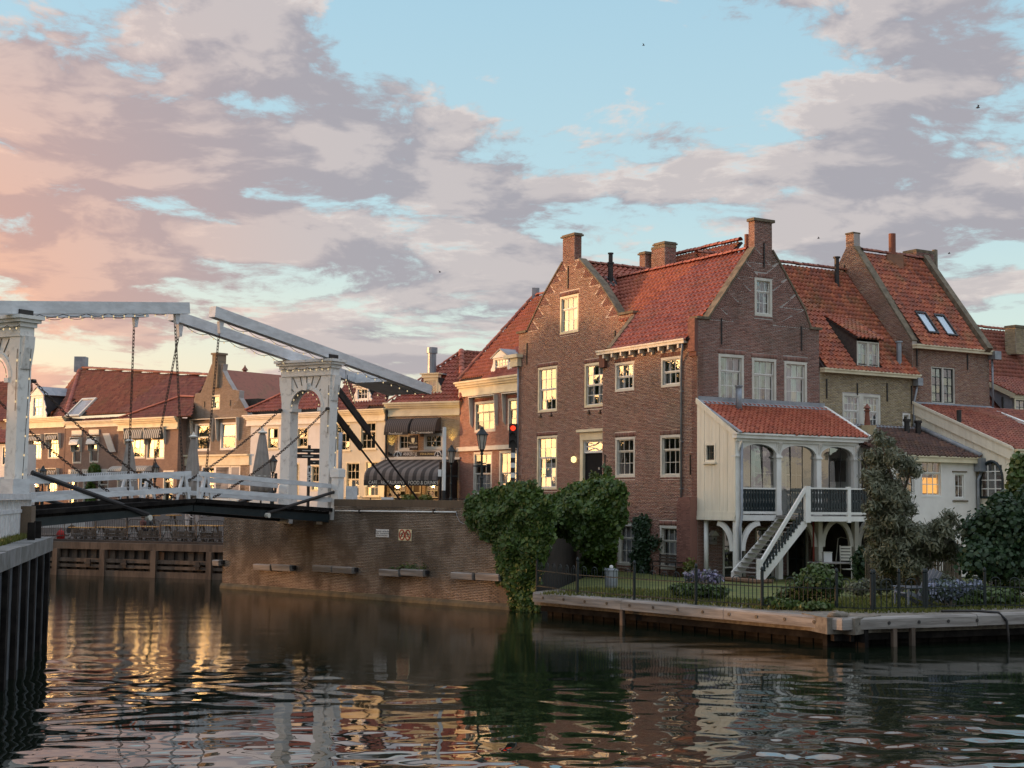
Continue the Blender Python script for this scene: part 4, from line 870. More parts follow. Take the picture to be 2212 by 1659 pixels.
part(H8, 'verge_strip', WHITE, lambda m: m.bar(PC.P(PC.uv(zn(1805, 345))[0], PC.uv(zn(1805, 345))[1]-.1, .2), RJ.W(RJ.xy(zn(2159, 530))[0], RJ.xy(zn(2159, 530))[1], .2), .18, .16))
# ------------------------------------------------------------------ veranda on the gable side
uVf = PA.uv(zk(598, 900))[0]
PV = Pl(PA.P(uVf, 0, 0), az=W_R)
V1 = thing('veranda', 'white timber veranda on posts with three arches and tiled lean-to roof', 'veranda', tuple(PV.P(2, ZG)))
vt0, vtf, vbm = PA.uv(zk(214, 238))[1], PA.uv(zk(604, 572))[1], PA.uv(zk(420, 1432))[1]
sw = PA.rect(zk(305, 672), zk(406, 855))
NB = 10
for i in range(NB):
    a, b = uVf*(i+.5)/NB*0+uVf*i/NB, uVf*(i+1)/NB; ta, tb = vt0+(vtf-vt0)*i/NB, vt0+(vtf-vt0)*(i+1)/NB; um = (a+b)/2
    seg = [(vbm+.42, None)] if not (sw[0]-.02 < um < sw[2]+.02) else [(vbm+.42, sw[1]), (sw[3], None)]
    for lo, hi in seg: part(V1, 'board', CREAMW, lambda m: m.prism([PA.P(a-.006, lo, 0), PA.P(b+.008, lo, 0), PA.P(b+.008, hi or tb, 0), PA.P(a-.006, hi or ta, 0)], PA.n3*(.035+.006*(i % 2))))
part(V1, 'sill_board', CREAMW, lambda m: (m.pbox(PA, uVf+.05, -.02, vbm+.02, vbm+.2, -.15, .08), m.pbox(PA, uVf+.02, -.02, vbm+.2, vbm+.42, -.1, .06)))
part(V1, 'bargeboard', CREAMW, lambda m: m.par(PA.P(.02, vt0-.2, .03), PA.P(uVf-.1, vtf, 0)-PA.P(.02, vt0, 0), (0, 0, .26), PA.n3*.07))
window(V1, PA, sw, 2, [2], fw=.09, fmat=CREAMW, smat=DKGREEN, w=.06, bar=.03)
part(V1, 'window_sill', CREAMW, lambda m: m.pbox(PA, sw[0]-.08, sw[2]+.08, sw[1]-.09, sw[1], .03, .14))
pv = lambda x, y: PV.uv(zk(x, y))
vPl = pv(850, 1378)[1]; vG1 = pv(1240, 615)[1]; uVe = pv(1850, 640)[0]; vBm = pv(850, 1432)[1]
posts = [(pv(598, 900)[0], pv(655, 900)[0]), (pv(1000, 900)[0], pv(1046, 900)[0]), (pv(1394, 900)[0], pv(1440, 900)[0]), (pv(1758, 900)[0], pv(1798, 900)[0])]
vSp = pv(1020, 800)[1]; vTop = vG1-.28
for i, (a, b) in enumerate(posts):
    part(V1, 'post', WHITE, lambda m: (m.pbox(PV, a, b, vPl if i else ZG, vTop, -.22, .0), m.pbox(PV, a-.05, b+.05, vSp-.07, vSp-.02, -.26, .05), m.pbox(PV, a-.03, b+.03, vSp-.02, vSp+.03, -.25, .03), m.pbox(PV, a-.02, b+.02, vPl, vPl+.22, -.24, .02)))
    part(V1, 'bracket', WHITE, lambda m: m.prism([PV.P((a+b)/2-.04, vTop, .01), PV.P((a+b)/2-.04, vTop, .28), PV.P((a+b)/2-.04, vTop-.12, .2), PV.P((a+b)/2-.04, vTop-.35, .06), PV.P((a+b)/2-.04, vTop-.5, .01)], PV.d3*.08))
for (a0, a), (b, b1) in zip(posts[:-1], posts[1:]):
    cx_, hw = (a+b)/2, (b-a)/2; hh = vTop-.10-vSp
    arc = [PV.P(cx_-hw*math.cos(q), vSp+hh*math.sin(q)**.8 if 0 < q < math.pi else vSp, -.03) for q in np.linspace(0, math.pi, 19)]
    for s in (arc[:10], arc[9:]):
        e = a if s is not arc[9:] and s[0] is arc[0] else b
    left = [PV.P(a, vTop, -.03)]+arc[:10]+[PV.P(cx_, vTop, -.03)]; right = [PV.P(cx_, vTop, -.03)]+arc[9:]+[PV.P(b, vTop, -.03)]
    def ap(m):
        for q in range(18): m.prism([arc[q], arc[q+1], np.array([*arc[q+1][:2], vTop]), np.array([*arc[q][:2], vTop])], -PV.n3*.12)
    part(V1, 'arch_panel', WHITE, ap)
    n = 3 if b-a < 2 else 3
    for k in range(3): pane(V1, PV, a+(b-a)*(k+.5)/3, (vPl+vTop)/2, (b-a)/3-.02, vTop-vPl, -.2, .02)
    part(V1, 'glazing_bar', BLACK, lambda m: [m.pbox(PV, a+(b-a)*k/3-.012, a+(b-a)*k/3+.012, vPl, vTop-.1, -.21, -.18) for k in (1, 2)])
part(V1, 'fascia', WHITE, lambda m: (m.pbox(PV, uVe*0-.02, uVe+.05, vTop, vG1-.14, -.12, .06), m.pbox(PV, -.12, uVe+.1, vG1-.14, vG1+.02, -.1, .22), m.pbox(PV, -.16, uVe+.12, vG1+.02, vG1+.10, .02, .3)))
PVe = Pl(PV.P(uVe-.18, 0), az=W_L); we = PVe.rect(zk(1512, 795), zk(1690, 1062)); dV = abs(uVf)
wall(V1, PVe, [(-.0, vPl), (dV, vPl), (dV, vt0-.5), (.0, vG1)], [we], WHITE, back=.18, name='end_wall', uv=False)
window(V1, PVe, we, 3, [3], fw=.06, fmat=WHITE, smat=WHITE, room=False, bar=.035, dep=.1)
vRt = PC.uv(zk(800, 305))[1]; eyV = norm(np.array([0, 0, vRt-vG1-.05])+PV.n3*(uVf-.25)); RV = RPl(PV.P(0, vG1+.10, .25), PC.d3, eyV); LV = math.hypot(vRt-vG1-.05, uVf-.25)
tiles(V1, RV, [(.02, 0), (uVe+.05, 0), (uVe+.05, LV), (.02, LV)], mk_tile('new_red_pantile', [(.38, .105, .06), (.45, .135, .075), (.32, .085, .05), (.42, .115, .065)], mamt=.25), .27, .31)
part(V1, 'brightening_panel', WHITE, lambda m: m.pbox(PC, .25, uVe-.2, vPl, vRt-.1, .014, .018))  # white panel added over the brick to lighten the veranda interior
part(V1, 'flashing', LEAD, lambda m: (m.par(RV.W(.0, LV-.35, .075), RV.ex*(uVe+.1), RV.ey*.5, RV.nz*.02), m.pbox(PC, .0, uVe+.1, vRt-.02, vRt+.32, .03, .05)))
part(V1, 'verge_board', WHITE, lambda m: m.par(RV.W(uVe-.02, -.1, -.06), RV.ey*(LV+.1), RV.ex*.2, RV.nz*.2))
part(V1, 'verge_lead', LEAD, lambda m: m.par(RV.W(-.08, -.1, .02), RV.ey*(LV+.1), RV.ex*.16, RV.nz*.06))
q = RV.W(*RV.xy(zk(628, 345))); pipe(V1, [q-np.array([0, 0, .2]), q+np.array([0, 0, 1.1])], .15, ZINC, 'flue', 12); part(V1, 'flue_cap', ZINC, lambda m: m.tube([q+np.array([0, 0, 1.1]), q+np.array([0, 0, 1.16])], .2, 12))
part(V1, 'floor', WOODD, lambda m: m.pbox(PV, 0, uVe, vPl-.1, vPl-.01, uVf+.02, -.02))
part(V1, 'floor_beam', WHITE, lambda m: m.pbox(PV, -.0, uVe, vBm, vPl-.0, -.24, .01))
pd = [pv(642, 680), pv(642, 1380), pv(628, 1440)]
pipe(V1, [PV.P(pd[0][0], vTop, .1), PV.P(pd[0][0], vPl, .1), PV.P(pd[0][0]-.12, vPl-.6, .1), PV.P(pd[0][0]-.12, ZG+.9, .1)], .06)
pipe(V1, [PA.P(uVf*.14, vbm, -.2), PA.P(uVf*.14, ZG, -.2)], .11, WHITE, 'soil_pipe')
def baluster(h):
    pr = [(.055, 0), (.055, .10), (.035, .13), (.06, .22), (.06, .34), (.03, .5), (.055, .62), (.055, .78), (.03, .86), (.055, .9), (.055, 1)]
    V = [(x, z, 0) for x, z in pr]+[(-x, z, 0) for x, z in pr]; n = len(pr)
    V += [(x, y, .04) for x, y, _ in V]; F = []
    for i in range(n-1): F += [(i, i+1, n+i+1, n+i), (2*n+i, 2*n+n+i, 2*n+n+i+1, 2*n+i+1), (i, 2*n+i, 2*n+i+1, i+1), (n+i, n+i+1, 3*n+i+1, 3*n+i)]
    return V, F
BV, BFc = baluster(1)
def rail_run(root, pl, u0, u1, w, v0, v1, gap=.17):
    part(root, 'top_rail', WHITE, lambda m: m.pbox(pl, u0, u1, v1-.07, v1, w-.05, w+.06)); part(root, 'bottom_rail', WHITE, lambda m: m.pbox(pl, u0, u1, v0+.06, v0+.17, w-.03, w+.04))
    us = np.arange(u0+.1, u1-.05, gap); T = np.array([pl.P(u, v0+.17, w-.02) for u in us]); M = np.stack([pl.d3*1.15, np.array([0, 0, v1-v0-.24]), pl.n3], 1)
    pieces(root, 'baluster', BV, BFc, M, T, DKGREEN)
vRl = pv(850, 1108)[1]
rail_run(V1, PV, posts[0][1], posts[1][0], -.1, vPl, vRl)
ub = PV.uv(zl(1262, 290))[0]; best = min(np.arange(.6, 3, .02), key=lambda w_: abs(PV.uv(zl(1548, 300), w_)[0]-ub)); WS = float(best)
PS = PV.shift(WS); uBe = PS.uv(zk(1995, 1120))[0]; vRf = PS.uv(zk(1700, 1112))[1]; vPf = PS.uv(zk(1650, 1385))[1]; vPb = PS.uv(zk(1650, 1440))[1]
un0, un1 = PS.uv(zl(1522, 150))[0], PS.uv(zl(1572, 150))[0]; um0, um1 = PS.uv(zk(1690, 1250))[0], PS.uv(zk(1722, 1250))[0]
part(V1, 'balcony_floor', WOODG, lambda m: m.pbox(PV, un0, uBe, vPl-.1, vPl, .02, WS-.02)); part(V1, 'balcony_beam', WHITE, lambda m: m.pbox(PS, un0-.05, uBe, vPb, vPl-.02, -.15, .03))
for a, b in ((un0, un1), (um0, um1), (uBe-.15, uBe)): part(V1, 'newel', WHITE, lambda m: m.pbox(PS, a, b, vPl-.3, vRf+.06, -.08, .06))
rail_run(V1, PS, un1, um0, 0, vPl, vRf); rail_run(V1, PS, um1, uBe-.15, 0, vPl, vRf)
PEd = Pl(PS.P(uBe-.08, 0), d=-PV.n3); rail_run(V1, PEd, .1, WS, 0, vPl, vRf)
# stair running down along the front, open treads between two stringers
s0, s1 = PV.uv(zl(1270, 300), .1), PV.uv(zl(826, 1050), .1); f0, f1 = PS.uv(zl(1530, 300)), PS.uv(zl(1105, 1050))
zst = ZG+.35; ut, ubt = (s0[0]+f0[0])/2, (s1[0]+f1[0])/2
def stringer(pl, w): return lambda m: m.prism([pl.P(ut+.05, vPl-.02, w), pl.P(ut+.05, vPl-.45, w), pl.P(ubt+.12, zst-.3, w), pl.P(ubt-.2, zst-.3, w), pl.P(ubt-.2, zst+.05, w)], pl.n3*.07)
part(V1, 'stringer', WHITE, stringer(PV, .1)); part(V1, 'stringer', WHITE, stringer(PS, -.08))
NS = 13
for i in range(NS):
    f = (i+.6)/NS; u = ut+(ubt-ut)*f; v = vPl+(zst-vPl)*f
    part(V1, 'tread', WOODG, lambda m: m.pbox(PV, u-.17, u+.12, v-.04, v, .17, WS-.08))
hr0 = PS.uv(zl(1545, 20)); hr1 = PS.uv(zl(1062, 720))
part(V1, 'handrail', WHITE, lambda m: m.bar(PS.P(un0, hr0[1], 0), PS.P(ubt-.05, hr1[1]-.1, 0), .1, .16))
part(V1, 'newel', WHITE, lambda m: m.pbox(PS, ubt-.22, ubt-.02, zst-.3, hr1[1]+.06, -.1, .1))
us = np.arange(ubt+.15, un0-.05, .17); T = np.array([PS.P(u, zst+(vPl-zst)*(u-ubt)/(ut-ubt)+.0, -.02) for u in us]); pieces(V1, 'baluster', BV, BFc, np.stack([PS.d3, np.array([0, 0, hr1[1]-zst-.1]), PS.n3], 1), T, DKGREEN)
part(V1, 'brick_step', MATS['brown_brick_step'] if 'brown_brick_step' in MATS else mk('brown_brick_step', (.28, .16, .10), (.2, .12, .08), .9, 8, .4), lambda m: (m.pbox(PV, ubt-.5, ubt+.5, ZG-.1, zst-.3, -.1, WS+.15), m.pbox(PV, ubt-.55, ubt+.5, zst-.3, zst-.2, -.15, WS+.2)))
for u, w, mt in ((PV.uv(zl(1660, 700), .2)[0], .2, OFFW), (PV.uv(zl(2018, 700), .2)[0], .2, OFFW), (PV.uv(zl(1268, 800), -.2)[0], -.2, WHITE)):
    part(V1, 'post', mt, lambda m: m.pbox(PV, u-.13, u+.13, ZG, vPl-.1, w-.13, w+.13))
def brace(pl, u, v, du, w=0.0, h=1.35, l=1.05):
    ps = [pl.P(u+du*l*(1-math.cos(q)), v-h*(1-math.sin(q)), w) for q in np.linspace(0, math.pi/2, 8)]
    qs = [pl.P(u+du*(l*(1-math.cos(q))*.86+.22), v-h*(1-math.sin(q))*1.0-.22*math.sin(q), w) for q in np.linspace(0, math.pi/2, 8)]
    def f(m):
        for i in range(7): m.prism([ps[i], ps[i+1], qs[i+1], qs[i]], -pl.n3*.14)
    return f
pu = posts[0][1]; part(V1, 'brace', WHITE, brace(PV, pu, vBm, 1, -.03)); part(V1, 'brace', WHITE, brace(PA, uVf+.25, vbm, 1, -.02))
for x in (1660, 2018):
    u = PV.uv(zl(x, 700), .2)[0]; part(V1, 'brace', OFFW, brace(PV, u+.13, vPl-.1, 1, .24)); part(V1, 'brace', OFFW, brace(PV, u-.13, vPl-.1, -1, .24))
part(V1, 'door_bar', OFFW, lambda m: [m.pbox(PV, PV.uv(zl(735, 600), -1.5)[0], PV.uv(zl(805, 600), -1.5)[0], v-.03, v+.03, -1.5, -1.45) for v in np.linspace(ZG+.5, ZG+3, 4)])
RP_ = thing('red_pole', 'rusty red iron pole under the veranda balcony', 'pole', tuple(PV.P(PV.uv(zl(1608, 600), .5)[0], ZG, .5)))
pipe(RP_, [PV.P(PV.uv(zl(1608, 600), .5)[0], ZG, .5), PV.P(PV.uv(zl(1608, 600), .5)[0], vPl-.1, .5)], .045, mk('red_oxide', (.26, .04, .025), None, .6), 'shaft')
# windows behind the arches; one white backing imitates bright daylight outside
for r, cl in ((PC.rect(zk(762, 690), zk(985, 1112), .02), None), (PC.rect(zk(1072, 690), zk(1258, 1140), .02), None), (PC.rect(zk(1500, 790), zk(1690, 1065), .02), 'full')):
    window(H1, PC, r, 3, [1, 2], fw=.09, fmat=WHITE, smat=OFFW, w=.09, rec=.02, dep=.06, curtain=None, room=False, bar=.03)
    part(H1.children[-1], 'backing', CURT if cl else ROOM, lambda m: m.pbox(PC, r[0], r[2], r[1], r[3], .02, .026))
# ------------------------------------------------------------------ brick quay
PQ = Pl(Q0, d=Q1-Q0); LQ = float(np.linalg.norm((Q1-Q0)[:2])); vPar = PQ.uv((880, 1080))[1]; uPt = PQ.uv((722, 1100))[0]
QW = thing('quay_wall', 'stained dark brick quay wall with upright brick coping and fender timbers', 'wall', tuple(Q0))
poly = [(0, -.6), (LQ, -.6), (LQ, vPar-.32), (uPt, vPar-.32), (uPt, ZS), (0, ZS)]
w_ = wall(QW, PQ, poly, [], MORTQ, back=.5); bricks(w_, PQ, poly, [], BR_Q)
cw = part(QW, 'coping_course', MORTQ, lambda m: m.pbox(PQ, uPt, LQ, vPar-.32, vPar-.01, -.5, .0))
n = int((LQ-uPt)/.075); T = np.array([PQ.P(uPt+(i+.5)*.075, vPar-.16, -.01) for i in range(n)]); pieces(cw, 'brick', BOXV, BOXF, np.stack([PQ.d3*.062, np.array([0, 0, .31]), PQ.n3*.035], 1), T, BR_Q, 300)
T2 = T.copy(); T2[:, 2] = vPar-.01; T2 -= PQ.n3*.24; pieces(cw, 'brick', BOXV, BOXF, np.stack([PQ.d3*.062, PQ.n3*-.48, np.array([0, 0, .015])], 1), T2, BR_Q, 0, rest='coping_bricks')
part(QW, 'footing', mk('algae_footing', (.10, .085, .05), (.05, .045, .03), .8, 2, .4), lambda m: m.prism([PQ.P(-.05, .25, .013), PQ.P(-.05, .12, .12), PQ.P(-.05, -.6, .16), PQ.P(-.05, -.6, .013)], PQ.d3*(LQ+.1)))
PQl = Pl(Q0, d=QI); bricks(part(QW, 'end_wall', MORTQ, lambda m: m.pbox(PQl, .51, 12, -.6, ZS, -.3, 0)), PQl, [(0, -.6), (1, -.6), (1, ZS), (0, ZS)], [], BR_Q, limit=20)
# fender timbers
nf = 0
for (xa, ya, xb, yb) in [(558, 1220, 596, 1227), (598, 1222, 637, 1229), (686, 1224, 727, 1231), (729, 1227, 770, 1234)]:
    pass
ft = [((558, 1224), (594, 1226)), ((598, 1225), (637, 1227)), ((686, 1227), (726, 1229)), ((729, 1230), (771, 1232)), (zf(652, 942), zf(865, 940)), (zf(890, 940), zf(1138, 940)), (zf(1448, 972), zf(1680, 980)), (zf(1718, 985), zf(1975, 990)), (zb(2062, 1185), zb(2120, 1190))]
spot = ['leftmost', 'second from the left', 'third from the left', 'fourth from the left', 'left one below the signs', 'right one below the signs', 'second from the ivy', 'nearest the ivy', 'at the far corner by the timber quay']
for (p0, p1), s in zip(ft, spot):
    u0, v0 = PQ.uv(p0); u1, v1 = PQ.uv(p1); v = (v0+v1)/2
    T_ = thing('fender_timber', 'weathered timber fender on the brick quay, '+s, 'fender', tuple(PQ.P((u0+u1)/2, v)), 'timber fenders on the brick quay')
    part(T_, 'beam', WOODG, lambda m: m.prism([PQ.P(u0, v-.14, .03), PQ.P(u0, v-.14, .30), PQ.P(u0, v+.10, .34), PQ.P(u0, v+.14, .28), PQ.P(u0, v+.14, .03)], PQ.d3*(u1-u0)))
    part(T_, 'bolt', BLACK, lambda m: m.pbox(PQ, u1-.02, u1+.12, v-.05, v+.12, .02, .16))
# white cable pipe and hanging wire
CP = thing('cable_pipe', 'long thin white pipe clipped under the coping of the brick quay', 'pipe', tuple(PQ.P(uPt, vPar-.7)))
pa, pb = PQ.uv(zf(125, 258)), PQ.uv(zf(1462, 272)); pipe(CP, [PQ.P(pa[0], pa[1], .07), PQ.P(pb[0], pb[1], .07)], .032, WHITE, 'tube')
for x in (395, 1215): u, v = PQ.uv(zf(x, 262)); part(CP, 'clip', BLACK, lambda m: m.pbox(PQ, u-.03, u+.03, v-.07, v+.07, .01, .12))
wp = [PQ.uv(zf(*q)) for q in ((1462, 275), (1470, 320), (1500, 380), (1545, 402), (1600, 385), (1640, 320))]; pipe(CP, [PQ.P(u, v, .05) for u, v in wp], .014, ZINC, 'wire', 5)
# two signs
def text(parent, pl, s, u, v, size, mat, w, name='lettering', align='CENTER', sx=1.0):
    cu = bpy.data.curves.new(name, 'FONT'); cu.body = s; cu.size = size; cu.align_x = align; cu.align_y = 'CENTER'; cu.extrude = .002
    o = bpy.data.objects.new(name, cu); dx = pl.d3 if np.cross(pl.d3, (0, 0, 1))@pl.n3 > 0 else -pl.d3
    o.matrix_world = Matrix(((dx[0]*sx, 0, pl.n3[0], 0), (dx[1]*sx, 0, pl.n3[1], 0), (0, 1, 0, 0), (0, 0, 0, 1)))
    me = bpy.data.meshes.new_from_object(o); bpy.data.objects.remove(o); P0 = pl.P(u, v, w)
    me.transform(Matrix(((dx[0]*sx, 0, pl.n3[0], P0[0]), (dx[1]*sx, 0, pl.n3[1], P0[1]), (0, 1, 0, P0[2]), (0, 0, 0, 1)))); me.materials.clear(); me.materials.append(mat)
    q = bpy.data.objects.new(name, me); COL.objects.link(q); hang(q, parent); return q
SIGNW = mk('sign_white', (.72, .72, .70), (.66, .66, .64), .5, 2); SIGNY = mk('sign_pale_yellow', (.78, .70, .45), None, .5, 2); SIGNR = mk('sign_red', (.42, .05, .02), None, .5, 2); INK = mk('sign_ink', (.05, .05, .05), None, .6, 2)
r = PQ.rect(zf(570, 462), zf(711, 548)); S1 = thing('notice_sign', 'white text notice on the brick quay wall', 'sign', tuple(PQ.P((r[0]+r[2])/2, r[1])))
part(S1, 'plate', SIGNW, lambda m: m.pbox(PQ, r[0], r[2], r[1], r[3], .02, .045))
for i, s in enumerate(('Afmeren verboden', 'zonder toestemming', 'havenmeester')): text(S1, PQ, s, (r[0]+r[2])/2, r[3]-(r[3]-r[1])*(.25+.26*i), .125, INK, .047)
r = PQ.rect(zf(822, 462), zf(963, 588)); S2 = thing('warning_sign', 'pale yellow no swimming sign with two red circles on the quay wall', 'sign', tuple(PQ.P((r[0]+r[2])/2, r[1])))
part(S2, 'plate', SIGNY, lambda m: m.pbox(PQ, r[0], r[2], r[1], r[3], .02, .045))
for k in (0, 1):
    cu_ = r[0]+(r[2]-r[0])*(.27+.46*k); cv_ = (r[1]+r[3])/2; R_ = (r[2]-r[0])*.20
    ring = [PQ.P(cu_+R_*math.cos(q), cv_+R_*1.35*math.sin(q), .05) for q in np.linspace(0, 2*math.pi, 25)]
    part(S2, 'prohibition_ring', SIGNR, lambda m: (m.tube(ring, .028, 5, False), m.bar(PQ.P(cu_-R_*.7, cv_+R_*(.95 if k else -.95), .05), PQ.P(cu_+R_*.7, cv_-R_*(.95 if k else -.95), .05), .02, .05)))
    part(S2, 'swimmer_symbol', INK, lambda m: (m.tube([PQ.P(cu_-R_*.55, cv_+.02, .047), PQ.P(cu_-R_*.1, cv_+R_*.4, .047), PQ.P(cu_+R_*.5, cv_+R_*.1, .047)], .02, 5), m.tube([PQ.P(cu_+R_*.35*(1-2*k), cv_+R_*.62, .046), PQ.P(cu_+R_*.35*(1-2*k), cv_+R_*.7, .046)], .045, 6), m.tube([PQ.P(cu_-R_*.6, cv_-R_*.5, .047), PQ.P(cu_, cv_-R_*.4, .047), PQ.P(cu_+R_*.6, cv_-R_*.5, .047)], .012, 5)))
# garden retaining wall behind the ivy
PR2 = Pl(Q1, d=A_L-Q1); LR = float(np.linalg.norm((A_L-Q1)[:2]))
RW = thing('retaining_wall', 'grey brick terrace wall between the ivy and the corner house', 'wall', tuple(PR2.P(LR/2, ZG)))
pr = [(.3, -.5), (LR, -.5), (LR, ZS+.9), (.3, ZS+.9)]; w_ = wall(RW, PR2, pr, [], MORTC, back=.4); bricks(w_, PR2, pr, [], BR_C, limit=120)
gp = PR2.uv(zi(1160, 900)); part(RW, 'white_post', WHITE, lambda m: m.pbox(PA, uAL+.25, uAL+.75, ZG, ZG+2.9, -.6, .3))
# ------------------------------------------------------------------ garden timber quay
def quay_timber(P0, P1, nm):
    pl = Pl(P0, d=P1-P0); L = float(np.linalg.norm((P1-P0)[:2])); return pl, L
TQ = thing('timber_quay', 'low grey timber edging of the garden with bolted top beam over dark sheeting', 'quay', tuple(G1))
for P0, P1 in ((G0, G1), (G1, G2+(G2-G1)*1.2)):
    pl, L = quay_timber(P0, P1, ''); ns = max(1, round(L/5.5))
    for i in range(ns):
        a, b = L*i/ns, L*(i+1)/ns; dz = random.uniform(-.02, .02)
        part(TQ, 'top_beam', WOODG, lambda m: m.prism([pl.P(a+.01, .56+dz, 0), pl.P(a+.01, .86+dz, 0), pl.P(a+.01, .92+dz, -.05), pl.P(a+.01, .92+dz, -.38), pl.P(a+.01, .56+dz, -.38)], pl.d3*(b-a-.02)))
    part(TQ, 'wale', WOODD, lambda m: m.pbox(pl, 0, L, .18, .38, -.6, -.42))
    part(TQ, 'sheeting', WOODD, lambda m: [m.pbox(pl, x, x+.27, -.8, .6, -1.0, -.78-.03*(i % 2)) for i, x in enumerate(np.arange(0, L, .28))])
    for x in np.arange(.6, L, 1.15): part(TQ, 'bolt', BLACK, lambda m: m.tube([pl.P(x, .73, -.01), pl.P(x, .73, .02)], .055, 8))
    part(None, 'gravel_strip', EARTH, lambda q: q.prism([pl.P(-.3, .9, -.36), pl.P(L+.2, .9, -.36), pl.P(L+.2, .955, -1.7), pl.P(-.3, .955, -1.7)], (0, 0, -.5)), kind='structure')
    for x in ((L*.33,) if P0 is G0 else (1.9, 2.6, 8.2, 9.0)): part(TQ, 'pile', WOODB, lambda m: m.pbox(pl, x, x+.14, -.7, .56, -.12, .02))
hz = Pl(G1, d=G2-G1); u_ = hz.uv(zo(1960, 1060))[0]
HS = thing('hose', 'dark hose hanging over the right part of the timber quay', 'hose', tuple(hz.P(u_, .9)))
pipe(HS, [hz.P(u_-1.6, .97, -.9), hz.P(u_-.5, .98, -.5), hz.P(u_, .95, -.05), hz.P(u_+.22, .7, .06), hz.P(u_+.28, .3, .05), hz.P(u_+.3, -.1, .05)], .04, BLACK, 'tube')
# ------------------------------------------------------------------ hooped iron garden fence
fpx = [(1160, 1272), zi(1130, 1175), zi(1688, 1220), zl(452, 1145), zl(1103, 1190), zl(1835, 1212), zo(620, 1048), zo(648, 1040), zo(905, 1032), zo(1168, 1026), zo(1195, 1026), zo(1805, 1000), (2300, 1318)]
fpt = [atz(x, y, ZG) for x, y in fpx]
FE = thing('garden_fence', 'black hooped iron fence along the garden edge by the water', 'fence', tuple(fpt[4]))
for p in fpt[:]: part(FE, 'post', mk('fence_green_black', (.008, .016, .018), None, .5) if 'fence_green_black' not in MATS else MATS['fence_green_black'], lambda m: (m.tube([p+np.array([0, 0, -.1]), p+np.array([0, 0, 1.22])], .055, 8), m.lathe([(.03, 1.22), (.06, 1.27), (.05, 1.33), (.01, 1.38)], p, 8)))
FGB = MATS['fence_green_black']; hv = MB(); s_ = .145
hv.tube([np.array(q) for q in [(-s_, 0, 0), (-s_, 0, .85)]+[(-s_*math.cos(a), 0, .9+s_*math.sin(a)) for a in np.linspace(0, math.pi, 9)]+[(s_, 0, .85), (s_, 0, 0)]], .014, 4); hm = MB(); hm.tube([np.array((0, 0, 0)), np.array((0, 0, .92))], .014, 4).tube([np.array((0, 0, .92)), np.array((0, 0, .98))], [.03, .005], 4)
def tri4(mb): return mb.V, [f for f in mb.F if len(f) == 4]
for a, b in zip(fpt[:-1], fpt[1:]):
    L = np.linalg.norm(b-a); d = (b-a)/L
    if L < .5: continue
    for z in (.12, .72): part(FE, 'rail', FGB, lambda m: m.bar(a+np.array([0, 0, z]), b+np.array([0, 0, z]), .02, .035))
    n = max(1, round((L-.2)/.58)); sp = (L-.1)/n; sd = np.cross(d, (0, 0, 1))
    T = np.array([a+d*(.05+sp*(i+.5)) for i in range(n)]); M = np.stack([d*sp/.58, sd, np.array([0, 0, 1.0])], 1)
    pieces(FE, 'hoop', *tri4(hv), M, T, FGB, 60); pieces(FE, 'picket', *tri4(hm), M, T, FGB, 60)
    pieces(FE, 'picket', *tri4(hm), np.stack([d, sd, np.array([0, 0, .78])], 1), T+d*sp*.5, FGB, 60)
# ------------------------------------------------------------------ far timber quay with crowd barriers
PF_ = Pl(FQ0-fqd*0, d=FQ1-FQ0); LF = float(np.linalg.norm((FQ1-FQ0)[:2]))
vFt = PF_.uv(zb(1200, 1000))[1]
FQ = thing('timber_quay', 'tall brown timber quay of planks and piles below the terrace', 'quay', tuple(PF_.P(LF/2, 0)))
part(FQ, 'top_beam', WOODB, lambda m: m.pbox(PF_, -14, LF+.8, vFt-.38, vFt, -.4, .1)); part(FQ, 'wale', WOODB, lambda m: (m.pbox(PF_, -14, LF+.8, .75, .95, -.15, .12), m.pbox(PF_, -14, LF+.8, .45, .62, -.15, .12))); part(FQ, 'base_beam', WOODB, lambda m: m.pbox(PF_, -14, LF+.8, -.5, .32, -.3, .2))
for x in np.arange(-14, LF+.8, .62):
    dd = random.uniform(0, .07); part(FQ, 'plank', WOODB, lambda m: m.pbox(PF_, x, x+.36, -.6, vFt-.38, -.5, -.22+dd))
part(FQ, 'sheeting', WOODD, lambda m: m.pbox(PF_, -14, LF+.8, -.6, vFt-.4, -.7, -.5))
for x in (119, 221, 331, 451): u = PF_.uv((x+6, 1200))[0]; part(FQ, 'pile', WOODB, lambda m: m.pbox(PF_, u-.16, u+.16, -.8, vFt-.38, -.1, .3))
for x in (855, 1195, 1890): u = PF_.uv(zb(x, 1190))[0]; part(FQ, 'cleat', BLACK, lambda m: (m.pbox(PF_, u-.12, u+.12, .5, .9, .12, .2), m.pbox(PF_, u-.2, u+.2, .65, .75, .2, .28)))
bx = [(385, 612), (680, 905), (912, 1200), (1212, 1515), (1525, 1852), (1866, 2130)]
PFb = PF_.shift(-.5)
STEEL = mk('barrier_steel', (.10, .085, .075), (.06, .05, .045), .45, 3, metal=.5)
